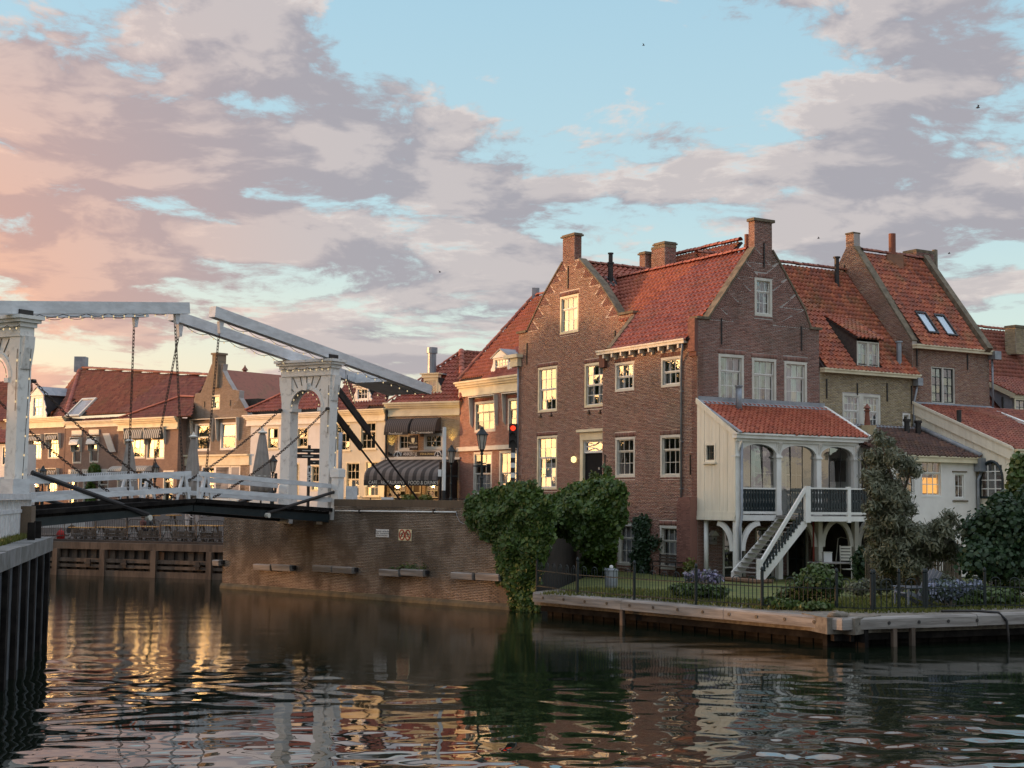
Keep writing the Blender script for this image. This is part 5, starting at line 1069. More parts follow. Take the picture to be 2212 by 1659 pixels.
for i, (xa, xb) in enumerate(bx):
    u0 = PFb.uv(zb(xa, 850))[0]; u1 = PFb.uv(zb(xb, 850))[0]; v1 = PFb.uv(zb(1200, 772))[1]; v0 = PFb.uv(zb(1200, 945))[1]
    B_ = thing('crowd_barrier', 'steel crowd barrier on the timber quay, '+['partly hidden beside the red bag', 'first full one from the left', 'second full one from the left', 'in front of the seated pair', 'below the standing waiter', 'rightmost by the brick quay'][i], 'barrier', tuple(PFb.P((u0+u1)/2, vFt)), 'crowd barriers on the timber quay')
    c_ = .22; part(B_, 'frame', STEEL, lambda m: m.tube([PFb.P(u0, v0, 0), PFb.P(u0, v1-c_, 0), PFb.P(u0+.07, v1-.07, 0), PFb.P(u0+c_, v1, 0), PFb.P(u1-c_, v1, 0), PFb.P(u1-.07, v1-.07, 0), PFb.P(u1, v1-c_, 0), PFb.P(u1, v0, 0), PFb.P(u0, v0, 0)], .028, 6))
    for x in np.arange(u0+.14, u1-.05, .15): part(B_, 'bar', STEEL, lambda m: m.bar(PFb.P(x, v0, 0), PFb.P(x, v1-.02, 0), .02, .02, (1, 0, 0)))
    for x in (u0+.4, u1-.4): part(B_, 'foot', STEEL, lambda m: (m.bar(PFb.P(x, v0, 0), PFb.P(x-.25, vFt+.03, .2), .04, .03), m.bar(PFb.P(x, v0, 0), PFb.P(x+.2, vFt+.03, -.3), .04, .03)))
# ------------------------------------------------------------------ near sheet piled bank, grass verge, white fence
PN = Pl(NQ1, d=NQ0-NQ1); LN = 40.0; vN = 3.12
NS_ = thing('sheet_pile_wall', 'dark sheet piled bank with stone capping at the left edge', 'wall', tuple(NQ1))
part(NS_, 'capping', mk('grey_capping', (.20, .20, .20), (.12, .12, .11), .8, 2, .4), lambda m: [m.pbox(PN, a, a+2.95, vN-.42, vN+random.uniform(-.015, .015), -.5, .12) for a in np.arange(-.05, LN, 3)])
PILE = mk('dark_steel_piles', (.06, .068, .078), (.10, .11, .12), .55, 1.5, .4)
for x in np.arange(0, 32, 2.1):
    part(NS_, 'pile', PILE, lambda m: m.prism([PN.P(x, -1, -.34), PN.P(x+.8, -1, -.34), PN.P(x+1.0, -1, .03), PN.P(x+1.85, -1, .03), PN.P(x+2.1, -1, -.34), PN.P(x+2.1, -1, -.46), PN.P(x, -1, -.46)], (0, 0, vN-.43+1)))
    part(NS_, 'fender_post', WOODD, lambda m: m.pbox(PN, x+1.2, x+1.6, -.8, vN-.42, .035, .16))
PNe = Pl(NQ1, d=-PN.n3); part(NS_, 'end_wall', PILE, lambda m: m.pbox(PNe, 0.0, 14, -1, vN-.43, -.3, 0))
slabN = part(None, 'near_bank', GRASS, lambda q: q.prism([PN.P(.0, vN-.06, -.45), PN.P(LN, vN-.06, -.45), PN.P(LN, vN-.06, -30), PN.P(.0, vN-.06, -30)], (0, 0, -1.5)), kind='structure')
part(NS_, 'pier', BR_Q, lambda m: m.pbox(PN, .05, 1.3, vN, PN.uv((88, 1092), -.5)[1], -1.2, -.42))
part(NS_, 'mooring_post', WOODD, lambda m: (m.pbox(PN, 3.3, 3.55, vN, vN+.5, -.3, -.1), m.pbox(PN, 1.5, 1.7, vN, vN+.5, -.3, -.1)))
PNf = PN.shift(-.75); v1 = PNf.uv((40, 1071))[1]
NF = thing('white_fence', 'white painted plank fence on the grassy bank at the left edge', 'fence', tuple(PNf.P(2, vN)))
uN0 = PNf.uv((66, 1100))[0]
part(NF, 'top_rail', BRIDGEW, lambda m: m.pbox(PNf, uN0-.1, uN0+20, v1-.1, v1+.05, -.12, .16)); part(NF, 'rail', BRIDGEW, lambda m: m.pbox(PNf, uN0, uN0+20, vN+.75, vN+.85, .02, .06))
for i, x in enumerate(np.arange(uN0, uN0+9, .30)): part(NF, 'plank', BRIDGEW, lambda m: m.pbox(PNf, x, x+.22, vN-.1, v1-.12, -.03+.01*(i % 2), .02+.01*(i % 2)))
# ------------------------------------------------------------------ the row of houses across the street
R1p = aty(1113, 1000, 89.0); PR1 = Pl(R1p, az=W_L)
q = PR1.P(PR1.uv((994, 900))[0], 0); PT = Pl(q, az=math.radians(-62))
q = PT.P(PT.uv((833, 900))[0], 0); PW = Pl(q, az=math.radians(-50))
def stripe(name, c1, c2, per):
    m, t = newmat(name); uv = t.n('ShaderNodeSeparateXYZ', None, Vector=t.n('ShaderNodeUVMap').outputs[0]).outputs[0]
    out(t, pnode(t, Base_Color=t.mix(t.m('GREATER_THAN', t.m('FRACT', t.m('DIVIDE', uv, per)), .5), c1, c2), Roughness=.8, Specular_IOR_Level=.2)); return m
STR = stripe('grey_striped_canvas', (.05, .048, .048), (.14, .13, .125), .62); STRS = stripe('small_striped_canvas', (.05, .045, .045), (.10, .09, .088), .16); STRW = stripe('white_striped_valance', (.60, .57, .52), (.10, .11, .10), .26)
def front(th, pl, x0, x1, ytop, holes, mat, cor=None, cormat=None, ych=None, proj=.4, uv=True, brick=None):
    """a facade between pixel columns x0 and x1; cor = pixel height of the cornice"""
    xm = (x0+x1)/2; us = sorted((pl.uv((x0, ytop))[0], pl.uv((x1, ytop))[0])); vt = pl.uv((xm, ytop))[1]; vc = pl.uv((xm, ytop+(cor or 0)))[1]
    py = [(us[0], ZS-.3), (us[1], ZS-.3), (us[1], vt-.05), (us[0], vt-.05)]; wl_ = wall(th, pl, py, holes, MORT if brick else mat)
    if brick: bricks(wl_, pl, py, holes, brick, lint=lints(holes, bot=0), limit=300)
    if cor: cornice(th, pl, us[0], us[1], vc, vt, cormat or CREAM, proj)
    back_body(th, pl, us[0]+.1, us[1]-.1, ZS, vt-.2, 6, w=-1.0)
    part(th, 'side_wall', mat, lambda m: (m.pbox(pl, us[0], us[0]+.25, ZS, vt-.1, -7, -.36), m.pbox(pl, us[1]-.25, us[1], ZS, vt-.1, -7, -.36)), uvdir=pl.n)
    return us[0], us[1], vt, vc
def slope_roof(th, pl, v, w, pitch, pxs, mat, tw=.27, th_=.34, limit=300, holes=(), xy=None):
    ey = np.array([*(-pl.n*math.cos(pitch)), math.sin(pitch)]); rp = RPl(pl.P(0, v, w), pl.d3, ey)
    ply = [rp.xy(p) for p in pxs] if xy is None else xy; ply = [(x, max(y, 0)) for x, y in ply]
    tiles(th, rp, ply, mat, tw, th_, limit, holes=holes); return rp, ply
def awning(parent, pl, u0, u1, v0, v1, depth, mat, w=.05, name='awning', val=.2):
    """a rounded canvas awning hanging out from the wall"""
    arc = [(w, v1)]+[(w+depth*(.62+.38*math.sin(q)), v0+(v1-v0)*(.62*math.cos(q)**.8)) for q in np.linspace(.25, math.pi/2, 7)] if depth > 1.5 else [(w+depth*math.sin(q), v0+(v1-v0)*math.cos(q)) for q in np.linspace(0, math.pi/2, 8)]
    m = MB()
    for (a, b), (c, d) in zip(arc[:-1], arc[1:]): m.prism([pl.P(u0, b, a), pl.P(u0, d, c), pl.P(u0, d-.02, c-.02), pl.P(u0, b-.02, a-.02)], pl.d3*(u1-u0))
    for u in (u0, u1-.02): m.prism([pl.P(u, v0, w)]+[pl.P(u, b, a) for a, b in arc], pl.d3*.02)
    root = m.build(name, mat, parent, uvdir=pl.d)
    part(root, 'valance', mk('black_valance', (.03, .03, .03), None, .8) if 'black_valance' not in MATS else MATS['black_valance'], lambda q: q.pbox(pl, u0, u1, v0-val, v0, w+depth-.02, w+depth+.012))
    return root
def dormer(th, pl, wr, fr, top, rp, mat=CREAM, cols=3, rows=(1, 1), flat=True, scroll=.35, roofmat=LEAD):
    """a dormer front standing on the roof: window wr, panel fr (u0,v0,u1,v1), top = peak height or cornice height"""
    a, b, c, d = wr; A, B, C, D = fr
    m = MB(); m.pbox(pl, A+scroll, a, b-.15, D, -.12, 0); m.pbox(pl, c, C-scroll, b-.15, D, -.12, 0); m.pbox(pl, a, c, b-.15, b, -.12, 0); m.pbox(pl, a, c, d, D, -.12, 0)
    for s, e in ((A, 1), (C, -1)):
        pr = [(0, 0), (0, .25), (.45, .42), (.25, .6), (.55, .75), (.9, 1), (1, 1), (1, 0)]
        m.prism([pl.P(s+e*scroll*x, b-.15+(D-b+.0)*.85*y, -.02) for x, y in pr], -pl.n3*.08)
    root = m.build('dormer', mat, th)
    if flat: part(root, 'dormer_cornice', mat, lambda q: (q.pbox(pl, A+scroll-.1, C-scroll+.1, D, top-.08, -.3, .1), q.pbox(pl, A+scroll-.2, C-scroll+.2, top-.08, top, -.35, .2)))
    else:
        cx_ = (a+c)/2; part(root, 'pediment', mat, lambda q: (q.prism([pl.P(A+scroll-.12, D, .08), pl.P(C-scroll+.12, D, .08), pl.P(cx_, top, .08)], -pl.n3*.25),))
    dep = 2.6; s0, s1 = A+scroll, C-scroll
    if flat: part(root, 'dormer_roof', roofmat, lambda q: q.pbox(pl, s0-.1, s1+.1, top-.06, top+.03, -dep-.6, -.3))
    else: part(root, 'dormer_roof', roofmat, lambda q: (q.prism([pl.P(s0-.15, D-.02, .12), pl.P((s0+s1)/2, top+.05, .12), pl.P((s0+s1)/2, top+.12, .12), pl.P(s0-.2, D+.04, .12)], -pl.n3*(dep+.6)), q.prism([pl.P(s1+.15, D-.02, .12), pl.P((s0+s1)/2, top+.05, .12), pl.P((s0+s1)/2, top+.12, .12), pl.P(s1+.2, D+.04, .12)], -pl.n3*(dep+.6))))
    ds = mk('dark_cheek', (.06, .06, .065), (.045, .045, .05), .7, 2) if 'dark_cheek' not in MATS else MATS['dark_cheek']
    part(root, 'cheek', ds, lambda q: (q.prism([pl.P(s0, b-.2, -.1), pl.P(s0, D, -.1), pl.P(s0, D, -dep)], pl.d3*.08), q.prism([pl.P(s1-.08, b-.2, -.1), pl.P(s1-.08, D, -.1), pl.P(s1-.08, D, -dep)], pl.d3*.08)))
    window(root, pl, wr, cols, list(rows), fw=.07, fmat=mat, smat=mat, w=-.005, flat=True, bar=.035, curtain='full' if rows else None)
    return root
def blind_box(th, pl, r, mat=OFFW, drop=.85):
    """narrow boards beside and over a window that guide a sun blind"""
    a, b, c, d = r; h = d-b
    part(th, 'blind_case', mat, lambda m: (m.pbox(pl, a-.32, c+.32, d+.3, d+.36, .0, .35), m.prism([pl.P(a-.3, d+.3, 0), pl.P(a-.3, d+.3, .33), pl.P(a-.3, d-h*drop*.85, .2), pl.P(a-.3, d-h*drop, 0)], pl.d3*.05), m.prism([pl.P(c+.25, d+.3, 0), pl.P(c+.25, d+.3, .33), pl.P(c+.25, d-h*drop*.85, .2), pl.P(c+.25, d-h*drop, 0)], pl.d3*.05)))
# R1: red brick house
T1 = thing('row_house', 'red brick house with steep red roof and arched white dormer beside the traffic light', 'house', tuple(PR1.P(2, ZS)))
w1 = [PR1.rect(ze(1420, 605), ze(1617, 893)), PR1.rect(ze(1735, 575), ze(1925, 855)), PR1.rect(ze(1408, 1085), ze(1582, 1500)), PR1.rect(ze(1652, 1072), ze(1830, 1500))]
w1[1] = (w1[1][0], w1[0][1], w1[1][2], w1[0][3])
u0, u1, vt, vc = front(T1, PR1, 993, 1210, 0+ (826+811)/2-6.5, w1, FB_RED, 34, CREAM, brick=BR_R1)
for i, r in enumerate(w1): window(T1, PR1, r, 3, [[1, 2], [1, 2], [2, 2], [2, 2]][i], fw=.14, fmat=OFFW, smat=CREAM if i < 2 else OFFW, curtain=None if i < 2 else 'half', tilt=.02)
blind_box(T1, PR1, w1[0]); blind_box(T1, PR1, w1[1])
part(T1, 'string_course', OFFW, lambda m: m.pbox(PR1, u0, u1, PR1.uv(ze(1500, 1070))[1], PR1.uv(ze(1500, 1030))[1], 0, .18))
rp, ply = slope_roof(T1, PR1, vt, .2, math.radians(52), [(993, 822), (1213, 798), (1213, 630), (1157, 640)], TL_R)
ridge(T1, rp.W(*ply[3], .08), rp.W(*ply[2], .08), TL_R); ridge(T1, rp.W(*ply[0], .08), rp.W(*ply[3], .08), TL_D, .16)
q = rp.W(*ply[3]); part(T1, 'finial', LEAD, lambda m: m.box(q[0]-.25, q[0]+.25, q[1]-.25, q[1]+.25, q[2]-.2, q[2]+.55))
Pd = PR1.shift(-.05); wr = Pd.rect(ze(1607, 195), ze(1732, 353)); fr = Pd.rect(ze(1560, 190), ze(1775, 370))
dormer(T1, Pd, wr, fr, Pd.uv(ze(1670, 122))[1], rp, WHITE, 4, (2, 2), False, .45)
# R2: the cafe
T2 = thing('cafe_building', 'dark brick cafe with striped awnings and black name board', 'cafe', tuple(PT.P(3, ZS)))
w2 = [PT.rect(ze(692, 915), ze(832, 1072)), PT.rect(ze(938, 910), ze(1117, 1060)), PT.rect(ze(600, 1380), ze(770, 1530)), PT.rect(ze(950, 1375), ze(1080, 1530)), PT.rect(ze(800, 1375), ze(922, 1560))]
u0, u1, vt, vc = front(T2, PT, 994, 837, 868.5, w2, FB_YEL, 30, CREAM, brick=BR_D)
for i, r in enumerate(w2[:4]): window(T2, PT, r, 3, [[2], [2], [2], [2]][i], fw=.14 if i < 2 else .08, fmat=OFFW if i < 2 else WOODB, smat=OFFW, bar=.035)
part(T2, 'cafe_door', WOODB, lambda m: (m.pbox(PT, w2[4][0], w2[4][2], w2[4][1], w2[4][3], -.2, -.12),)); window(T2, PT, (w2[4][0]+.2, w2[4][1]+.6, w2[4][2]-.2, w2[4][3]-.1), 2, [3], fw=.05, fmat=OFFW, smat=OFFW, w=-.08, room=False)
rp, ply = slope_roof(T2, PT, vt, .2, math.radians(50), [ze(585, 655), ze(1300, 612), ze(1298, 135), ze(1040, 325)], TL_R)
ridge(T2, rp.W(*ply[1], .1), rp.W(*ply[2], .1), TL_R, .2); ridge(T2, rp.W(*ply[0], .08), rp.W(*ply[2], .08), TL_D, .12)
q2 = rp.W(*ply[2]); q1 = rp.W(*ply[1]); sd = np.array([*(-PT.d), 0])
e3 = q2+norm(np.array([.9, .45, 0]))*8; part(T2, 'roof', DECK, lambda m: m.add([q1-rp.nz*.1, q1+norm(np.array([.9, .45, 0]))*6-rp.nz*.1, e3-rp.nz*.1, q2-rp.nz*.1], [(0, 1, 2, 3)]))
rs = RPl(q1, e3-q2, (q2-q1)-norm(e3-q2)*((q2-q1)@norm(e3-q2))); l2 = rs.loc(q2); tiles(T2, rs, [(0, 0), (8, 0), (8, l2[1]), (l2[0], l2[1])], TL_R, .27, .34, limit=150)
ridge(T2, q2, e3, TL_D)
Pd = PT.shift(-.25); wr = Pd.rect(ze(935, 398), ze(1062, 525)); fr = Pd.rect(ze(892, 380), ze(1108, 540)); DR = dormer(T2, Pd, wr, fr, Pd.uv(ze(1000, 338))[1], rp, CREAM, 3, (2,), True, .35)
q = Pd.P(Pd.uv(ze(940, 330))[0], Pd.uv(ze(940, 330))[1], -1.0); part(T2, 'stove_pipe', ZINC, lambda m: (m.tube([q-np.array([0, 0, .3]), q+np.array([0, 0, 1.4])], .3, 12), m.tube([q+np.array([0, 0, 1.4]), q+np.array([0, 0, 1.8])], .38, 12)))
for a, b in ((ze(608, 770), ze(856, 900)), (ze(853, 762), ze(1112, 890))):
    r = PT.rect(a, b); AW = awning(T2, PT, r[0]+.1, r[2]-.1, r[1], r[3], .75, STRS); text(AW, PT, 'De Drommedaris' if a[0] > 870 else 'Proeflokaal', (r[0]+r[2])/2, r[1]-.11, .22, OFFW, .83, sx=1.1)
r = PT.rect(ze(664, 1073), ze(1105, 1137)); NBd = part(T2, 'name_board', BLACK, lambda m: m.pbox(PT, r[0], r[2], r[1], r[3], .02, .10))
GOLD = mk('gold_letter', (.70, .55, .25), None, .5)
part(NBd, 'board_frame', OFFW, lambda m: (m.pbox(PT, r[0], r[2], r[3]-.05, r[3], .10, .12), m.pbox(PT, r[0], r[2], r[1], r[1]+.05, .10, .12)))
text(NBd, PT, "'T ANKERTJE", r[0]+(r[2]-r[0])*.69, (r[1]+r[3])/2, .34, SIGNW, .105, sx=.72); text(NBd, PT, 'ETEN & DRINKEN', r[0]+(r[2]-r[0])*.28, (r[1]+r[3])/2, .19, GOLD, .105, sx=.8)
for f in (.06, .93):
    uc = r[0]+(r[2]-r[0])*f; vc_ = (r[1]+r[3])/2
    part(NBd, 'anchor_emblem', SIGNW, lambda m: (m.tube([PT.P(uc-.26*math.cos(q), vc_-.12+.3*math.sin(q), .11) for q in np.linspace(0, math.pi, 9)], .035, 5), m.tube([PT.P(uc, vc_-.2, .11), PT.P(uc, vc_+.16, .11)], .03, 5), m.tube([PT.P(uc-.1, vc_-.12, .11), PT.P(uc+.1, vc_-.12, .11)], .03, 5)))
r = PT.rect(ze(832, 930), ze(903, 1070)); HB = part(T2, 'hanging_sign', BLACK, lambda m: m.pbox(PT, r[0], r[2], r[1], r[3], .3, .42)); part(HB, 'shield', SIGNY, lambda m: m.prism([PT.P((r[0]+r[2])/2+x, r[3]-.35+y, .43) for x, y in ((-.13, .18), (.13, .18), (.13, -.05), (0, -.2), (-.13, -.05))], PT.n3*.02))
text(HB, PT, 'Hertog Jan', (r[0]+r[2])/2, r[1]+(r[3]-r[1])*.48, .16, SIGNY, .43); text(HB, PT, "'T ANKERTJE", (r[0]+r[2])/2, r[1]+.2, .13, SIGNW, .43)
for x, y in ((630, 1000), (1205, 960)):
    u, v = PT.uv(ze(x, y+110)); part(T2, 'spot_lamp', BLACK, lambda m: m.tube([PT.P(u, v, .05), PT.P(u, v, .3), PT.P(u, v+.15, .35)], .09, 6))
    L = bpy.data.lights.new('cafe_spot', 'SPOT'); L.energy = 130; L.color = (1, .72, .18); L.spot_size = math.radians(62); L.spot_blend = .8; L.shadow_soft_size = .05
    lo_ = bpy.data.objects.new('cafe_spot', L); COL.objects.link(lo_); lo_.location = PT.P(u, v+.2, .42); lo_.rotation_euler = Vector((PT.P(0, 1.0, -.25)-PT.P(0, 0, 0))).to_track_quat('-Z', 'Y').to_euler(); hang(lo_, T2)
ra = PT.rect(ze(548, 1160), ze(1265, 1350)); DA = 2.4
u0a = PT.uv(ze(372, 1350), DA)[0]; u1a = PT.uv(ze(1078, 1350), DA)[0]; vA = PT.uv(ze(700, 1350), DA)[1]; vA1 = PT.uv(ze(900, 1158))[1]
CAF = awning(T2, PT, min(u0a, u1a), max(u0a, u1a), vA, vA1, DA, STR, val=.38); text(CAF, PT, 'CAFE - RESTAURANT - FOOD & DRINKS', (u0a+u1a)/2-.2, vA-.19, .34, OFFW, DA+.075, sx=.9)
part(T2, 'side_screen', BLACK, lambda m: m.pbox(PT, min(u0a, u1a)-.1, min(u0a, u1a)-.03, ZS, vA1-.2, .1, DA)); part(T2, 'shop_band', OFFW, lambda m: m.pbox(PT, PT.uv(ze(1290, 1140))[0], PT.uv(ze(545, 1140))[0], vA1, vA1+.16, 0, .2))
L = bpy.data.lights.new('cafe_lamp', 'POINT'); L.energy = 60; L.color = (1, .6, .22); L.shadow_soft_size = .15
for x in (390, 470, 745, 1005):
    u = PT.uv(ze(x, 1385), DA-.5)[0]; lo_ = bpy.data.objects.new('cafe_lamp', L); COL.objects.link(lo_); lo_.location = PT.P(u, vA-.35, DA-.6); hang(lo_, T2)
    part(T2, 'cafe_bulb', BULB, lambda m: m.lathe([(.02, -.12), (.09, -.05), (.09, .04), (.02, .12)], PT.P(u, vA-.35, DA-.5), 8), smooth=True)
pipe(T2, [PT.P(PT.uv((836, 900))[0]-.05, vt-.5, .12), PT.P(PT.uv((836, 900))[0]-.05, ZS, .12)], .09, BLACK)
# R3: cream house with white dormer
T3 = thing('row_house', 'cream plastered house with white dormer between the bridge portal and the cafe', 'house', tuple(PW.P(3, ZS)))
w3 = [PW.rect(ze(95, 812), ze(242, 1082)), PW.rect(ze(332, 797), ze(487, 1068)), PW.rect(ze(195, 1178), ze(332, 1515)), PW.rect(ze(378, 1168), ze(517, 1515))]
u0, u1, vt, vc = front(T3, PW, 833, 722, 885, w3, YELLOWP, 26, CREAM)
for i, r in enumerate(w3): window(T3, PW, r, 3, [[1, 2], [1, 2], [2, 2], [2, 2]][i], fw=.1, fmat=CREAM, smat=CREAM, curtain=None if i < 2 else 'half', tilt=.02, sill=.08)
rp, ply = slope_roof(T3, PW, vt, .2, math.radians(50), [ze(90, 692), ze(572, 652), ze(640, 325), ze(200, 400)], TL_D)
Pd = PW.shift(-.2); wr = Pd.rect(ze(300, 480), ze(406, 592)); fr = Pd.rect(ze(260, 470), ze(442, 606)); dormer(T3, Pd, wr, fr, Pd.uv(ze(350, 440))[1], rp, WHITE, 3, (2,), True, .35)
# R4: white house behind the portal
T4 = thing('row_house', 'white plastered house half hidden by the bridge portal', 'house', tuple(PW.P(9, ZS)))
w4 = [PW.rect(zd(1115, 25), zd(1250, 297)), PW.rect(zd(1472, 30), zd(1607, 278)), PW.rect(zd(1640, 480), zd(1745, 800)), PW.rect(zd(1445, 455), zd(1500, 900))]
u0, u1, vt, vc = front(T4, PW, 722, 534, 893, w4, PLASTER, 24, WHITE)
for i, r in enumerate(w4): window(T4, PW, r, 2, [[1, 1], [1, 1], [2, 1], [3]][i], fw=.1, fmat=CREAM, smat=CREAM, tilt=.02, sill=.08 if i < 2 else 0)
rp, ply = slope_roof(T4, PW, vt, .2, math.radians(48), [zc(850, 1345), zc(1930, 1290), zc(2000, 900), zc(1560, 960), zc(1320, 1130)], TL_R)
ridge(T4, rp.W(*ply[0], .08), rp.W(*ply[4], .08), TL_R)
# R5: grey gable
T5 = thing('gabled_house', 'grey brown brick house with tall chimney gable above a white shop band', 'house', tuple(PW.P(16, ZS)))
gp_ = [PW.uv(zc(*q)) for q in ((115, 1500), (225, 1240), (245, 1130), (310, 1118), (375, 960), (440, 775), (585, 770), (575, 850), (620, 945), (700, 1080), (780, 1092), (775, 1180), (850, 1310), (905, 1430))]
uL = PW.uv(zd(40, 400))[0]; uR = PW.uv(zd(905, 400))[0]
gp_ = [(uL, ZS-.3), (uL, gp_[0][1]-1)]+gp_+[(uR, gp_[-1][1]-.5), (uR, ZS-.3)]
w5 = [PW.rect(zc(445, 1145), zc(542, 1322)), PW.rect(zc(240, 1492), zd(428, 312)), PW.rect(zc(548, 1478), zd(742, 300)), PW.rect(zd(318, 492), zd(480, 905)), PW.rect(zd(480, 490), zd(660, 905)), PW.rect(zd(665, 490), zd(785, 905))]
w5w = wall(T5, PW, gp_, w5, MORTC, back=.45); bricks(w5w, PW, gp_, w5, BR_G, limit=300, braid=[(gp_[3], gp_[2]), (gp_[13], gp_[14])])
for i, r in enumerate(w5): window(T5, PW, r, [1, 1, 1, 2, 2, 1][i], [[1, 1], [1, 1], [1, 1], [2], [2], [1, 2]][i], fw=.13, fmat=WHITE if i else CREAM, smat=CREAM if i == 0 else WHITE, bar=.05, tilt=.02, rec=.1)
blind_box(T5, PW, w5[1], OFFW, .7); blind_box(T5, PW, w5[2], OFFW, .7)
r = PW.rect(zd(40, 358), zd(905, 488)); part(T5, 'shop_band', CREAM, lambda m: (m.pbox(PW, r[0], r[2], r[1], r[3]-.12, 0, .12), m.pbox(PW, r[0], r[2], r[3]-.12, r[3], 0, .28))); part(T5, 'shop_sill', WHITE, lambda m: m.pbox(PW, r[0]+1.2, r[2]-3.2, ZS, w5[3][1]+.02, .0, .1))
ua, va = PW.uv(zc(478, 642)); ub, vb_ = PW.uv(zc(545, 640)); part(T5, 'chimney', FB_YEL, lambda m: (m.pbox(PW, min(ua, ub), max(ua, ub), PW.uv(zc(500, 1060))[1], va-.15, -.6, .22), m.pbox(PW, min(ua, ub)-.08, max(ua, ub)+.08, va-.15, va, -.7, .3)), uvdir=PW.d)
anchors(T5, PW, [(357, 1225, 1292), (668, 1205, 1275), (482, 930, 1015)], zc)
back_body(T5, PW, min(uL, uR)+.4, max(uL, uR)-.4, ZS, PW.uv(zc(500, 1200))[1], 7, w=-1.0)
uc_ = (ua+ub)/2
part(T5, 'roof', TL_D, lambda m: (m.prism([PW.P(uc_, gp_[7][1]-.4, -.46), PW.P(gp_[3][0], gp_[3][1]-.6, -.46), PW.P(gp_[3][0], gp_[3][1]-.9, -.46)], -PW.n3*9), m.prism([PW.P(uc_, gp_[7][1]-.4, -.46), PW.P(gp_[13][0], gp_[13][1]-.6, -.46), PW.P(gp_[13][0], gp_[13][1]-.9, -.46)], -PW.n3*9)))
# roof with dark slate patch behind R4/R5
T5b = thing('rear_house', 'long tiled ridge with a dark slate slope and small brick chimney behind the white house', 'house', tuple(PW.P(12, ZS, -9)))
PWb = PW.shift(-7); SLATE = mk('dark_navy_slate', (.012, .016, .026), (.018, .022, .032), .55, 2)
vb0 = PWb.uv(zc(1000, 1340))[1]
rp, ply = slope_roof(T5b, PWb, vb0, 0, math.radians(48), [zc(560, 1340), zc(1340, 1340), zc(1340, 1000), zc(620, 945)], TL_D, limit=200)
nb = RPl(rp.P0, rp.ex, rp.ey); pts = [nb.xy(zc(*q)) for q in ((880, 1345), (1335, 1345), (1335, 1082), (825, 1075))]; part(T5b, 'slate_slope', SLATE, lambda m: m.prism([nb.W(x, y, .1) for x, y in pts], nb.nz*.06)); ridge(T5b, nb.W(*pts[3], .15), nb.W(*pts[2], .15), TL_R)
ridge(T5b, rp.W(*ply[3], .08), rp.W(*ply[2], .08), TL_D)
ua, va = PWb.shift(-2.5).uv(zc(795, 925)); ub, _ = PWb.shift(-2.5).uv(zc(865, 925)); chb = part(T5b, 'chimney', FB_YEL, lambda m: m.pbox(PWb, min(ua, ub), max(ua, ub), va-2.2, va, -3, -2.3), uvdir=PWb.d)
part(chb, 'chimney_pot', MATS['terracotta'], lambda m: m.lathe([(.2, 0), (.16, .5), (.3, .55), (.08, .85), (.03, 1.0)], PWb.P((ua+ub)/2, va, -2.6), 10))
part(T5b, 'rear_wall', ROOM, lambda m: m.pbox(PWb, min(ply[0][0], ply[1][0]), max(ply[0][0], ply[1][0]), ZS, vb0-.3, -6, -.5))
# R6: brick house with cream cornice and valances
PW6 = PW.shift(.8)
T6 = thing('row_house', 'brown brick house with deep cream cornice and scalloped striped blinds', 'house', tuple(PW6.P(23, ZS)))
w6 = [PW6.rect(za(1205, 1345), za(1378, 1622)), PW6.rect(za(1392, 1340), za(1562, 1628)), PW6.rect(zb(1110, 300), zb(1180, 560)), PW6.rect(zb(1310, 310), zb(1450, 560)), PW6.rect(zb(1545, 312), zb(1645, 615))]
u0, u1, vt, vc = front(T6, PW6, 257, 386, 903, w6, FB_BROWN, 26, CREAM, proj=.6)
for i, r in enumerate(w6): window(T6, PW6, r, [3, 3, 1, 2, 2][i], [[1, 2], [1, 2], [2], [2], [1, 2]][i], fw=.12, fmat=OFFW, smat=CREAM, tilt=.02)
for r in w6[:2]: awning(T6, PW6, r[0], r[2], r[3]-.75, r[3]+.1, .35, STRW, val=.05); blind_box(T6, PW6, (r[0]+.15, r[1], r[2]-.15, r[3]-.2), OFFW, .5)
r = PW6.rect(zb(1095, 268), zb(1450, 320)); awning(T6, PW6, r[0], r[2], r[1], r[3], .7, STRW, val=.05)
rp, ply = slope_roof(T6, PW6, vt, .3, math.radians(45), [za(1140, 1243), za(1800, 1232), za(1850, 1045), za(1722, 1040)], TL_D); ridge(T6, rp.W(*ply[0], .08), rp.W(*ply[3], .08), TL_R); ridge(T6, rp.W(*ply[3], .08), rp.W(*ply[2], .08), TL_R)
# R7: narrow brick house with french windows
T7 = thing('row_house', 'low brown brick house with two tall narrow windows and a vine at its door', 'house', tuple(PW.P(33, ZS)))
w7 = [PW.rect(za(690, 1432), za(772, 1668)), PW.rect(za(852, 1425), za(935, 1660)), PW.rect(zb(785, 350), zb(860, 655)), PW.rect(zb(930, 345), zb(1025, 645)), PW.rect(zb(655, 352), zb(740, 660))]
u0, u1, vt, vc = front(T7, PW, 143, 260, 909, w7, FB_BROWN, 14, OFFW)
for i, r in enumerate(w7): window(T7, PW, r, 1, [[1, 1], [1, 1], [1, 2], [1, 2], [1]][i], fw=.1, fmat=OFFW, smat=OFFW, tilt=.02)
for r in w7[:2]: awning(T7, PW, r[0], r[2], r[3]-.55, r[3], .4, SIGNW, val=.03); part(T7, 'lintel', OFFW, lambda m: m.pbox(PW, r[0]-.1, r[2]+.1, r[3]+.25, r[3]+.7, 0, .12)); blind_box(T7, PW, (r[0]+.25, r[1], r[2]-.25, r[3]-.25), OFFW, .5)
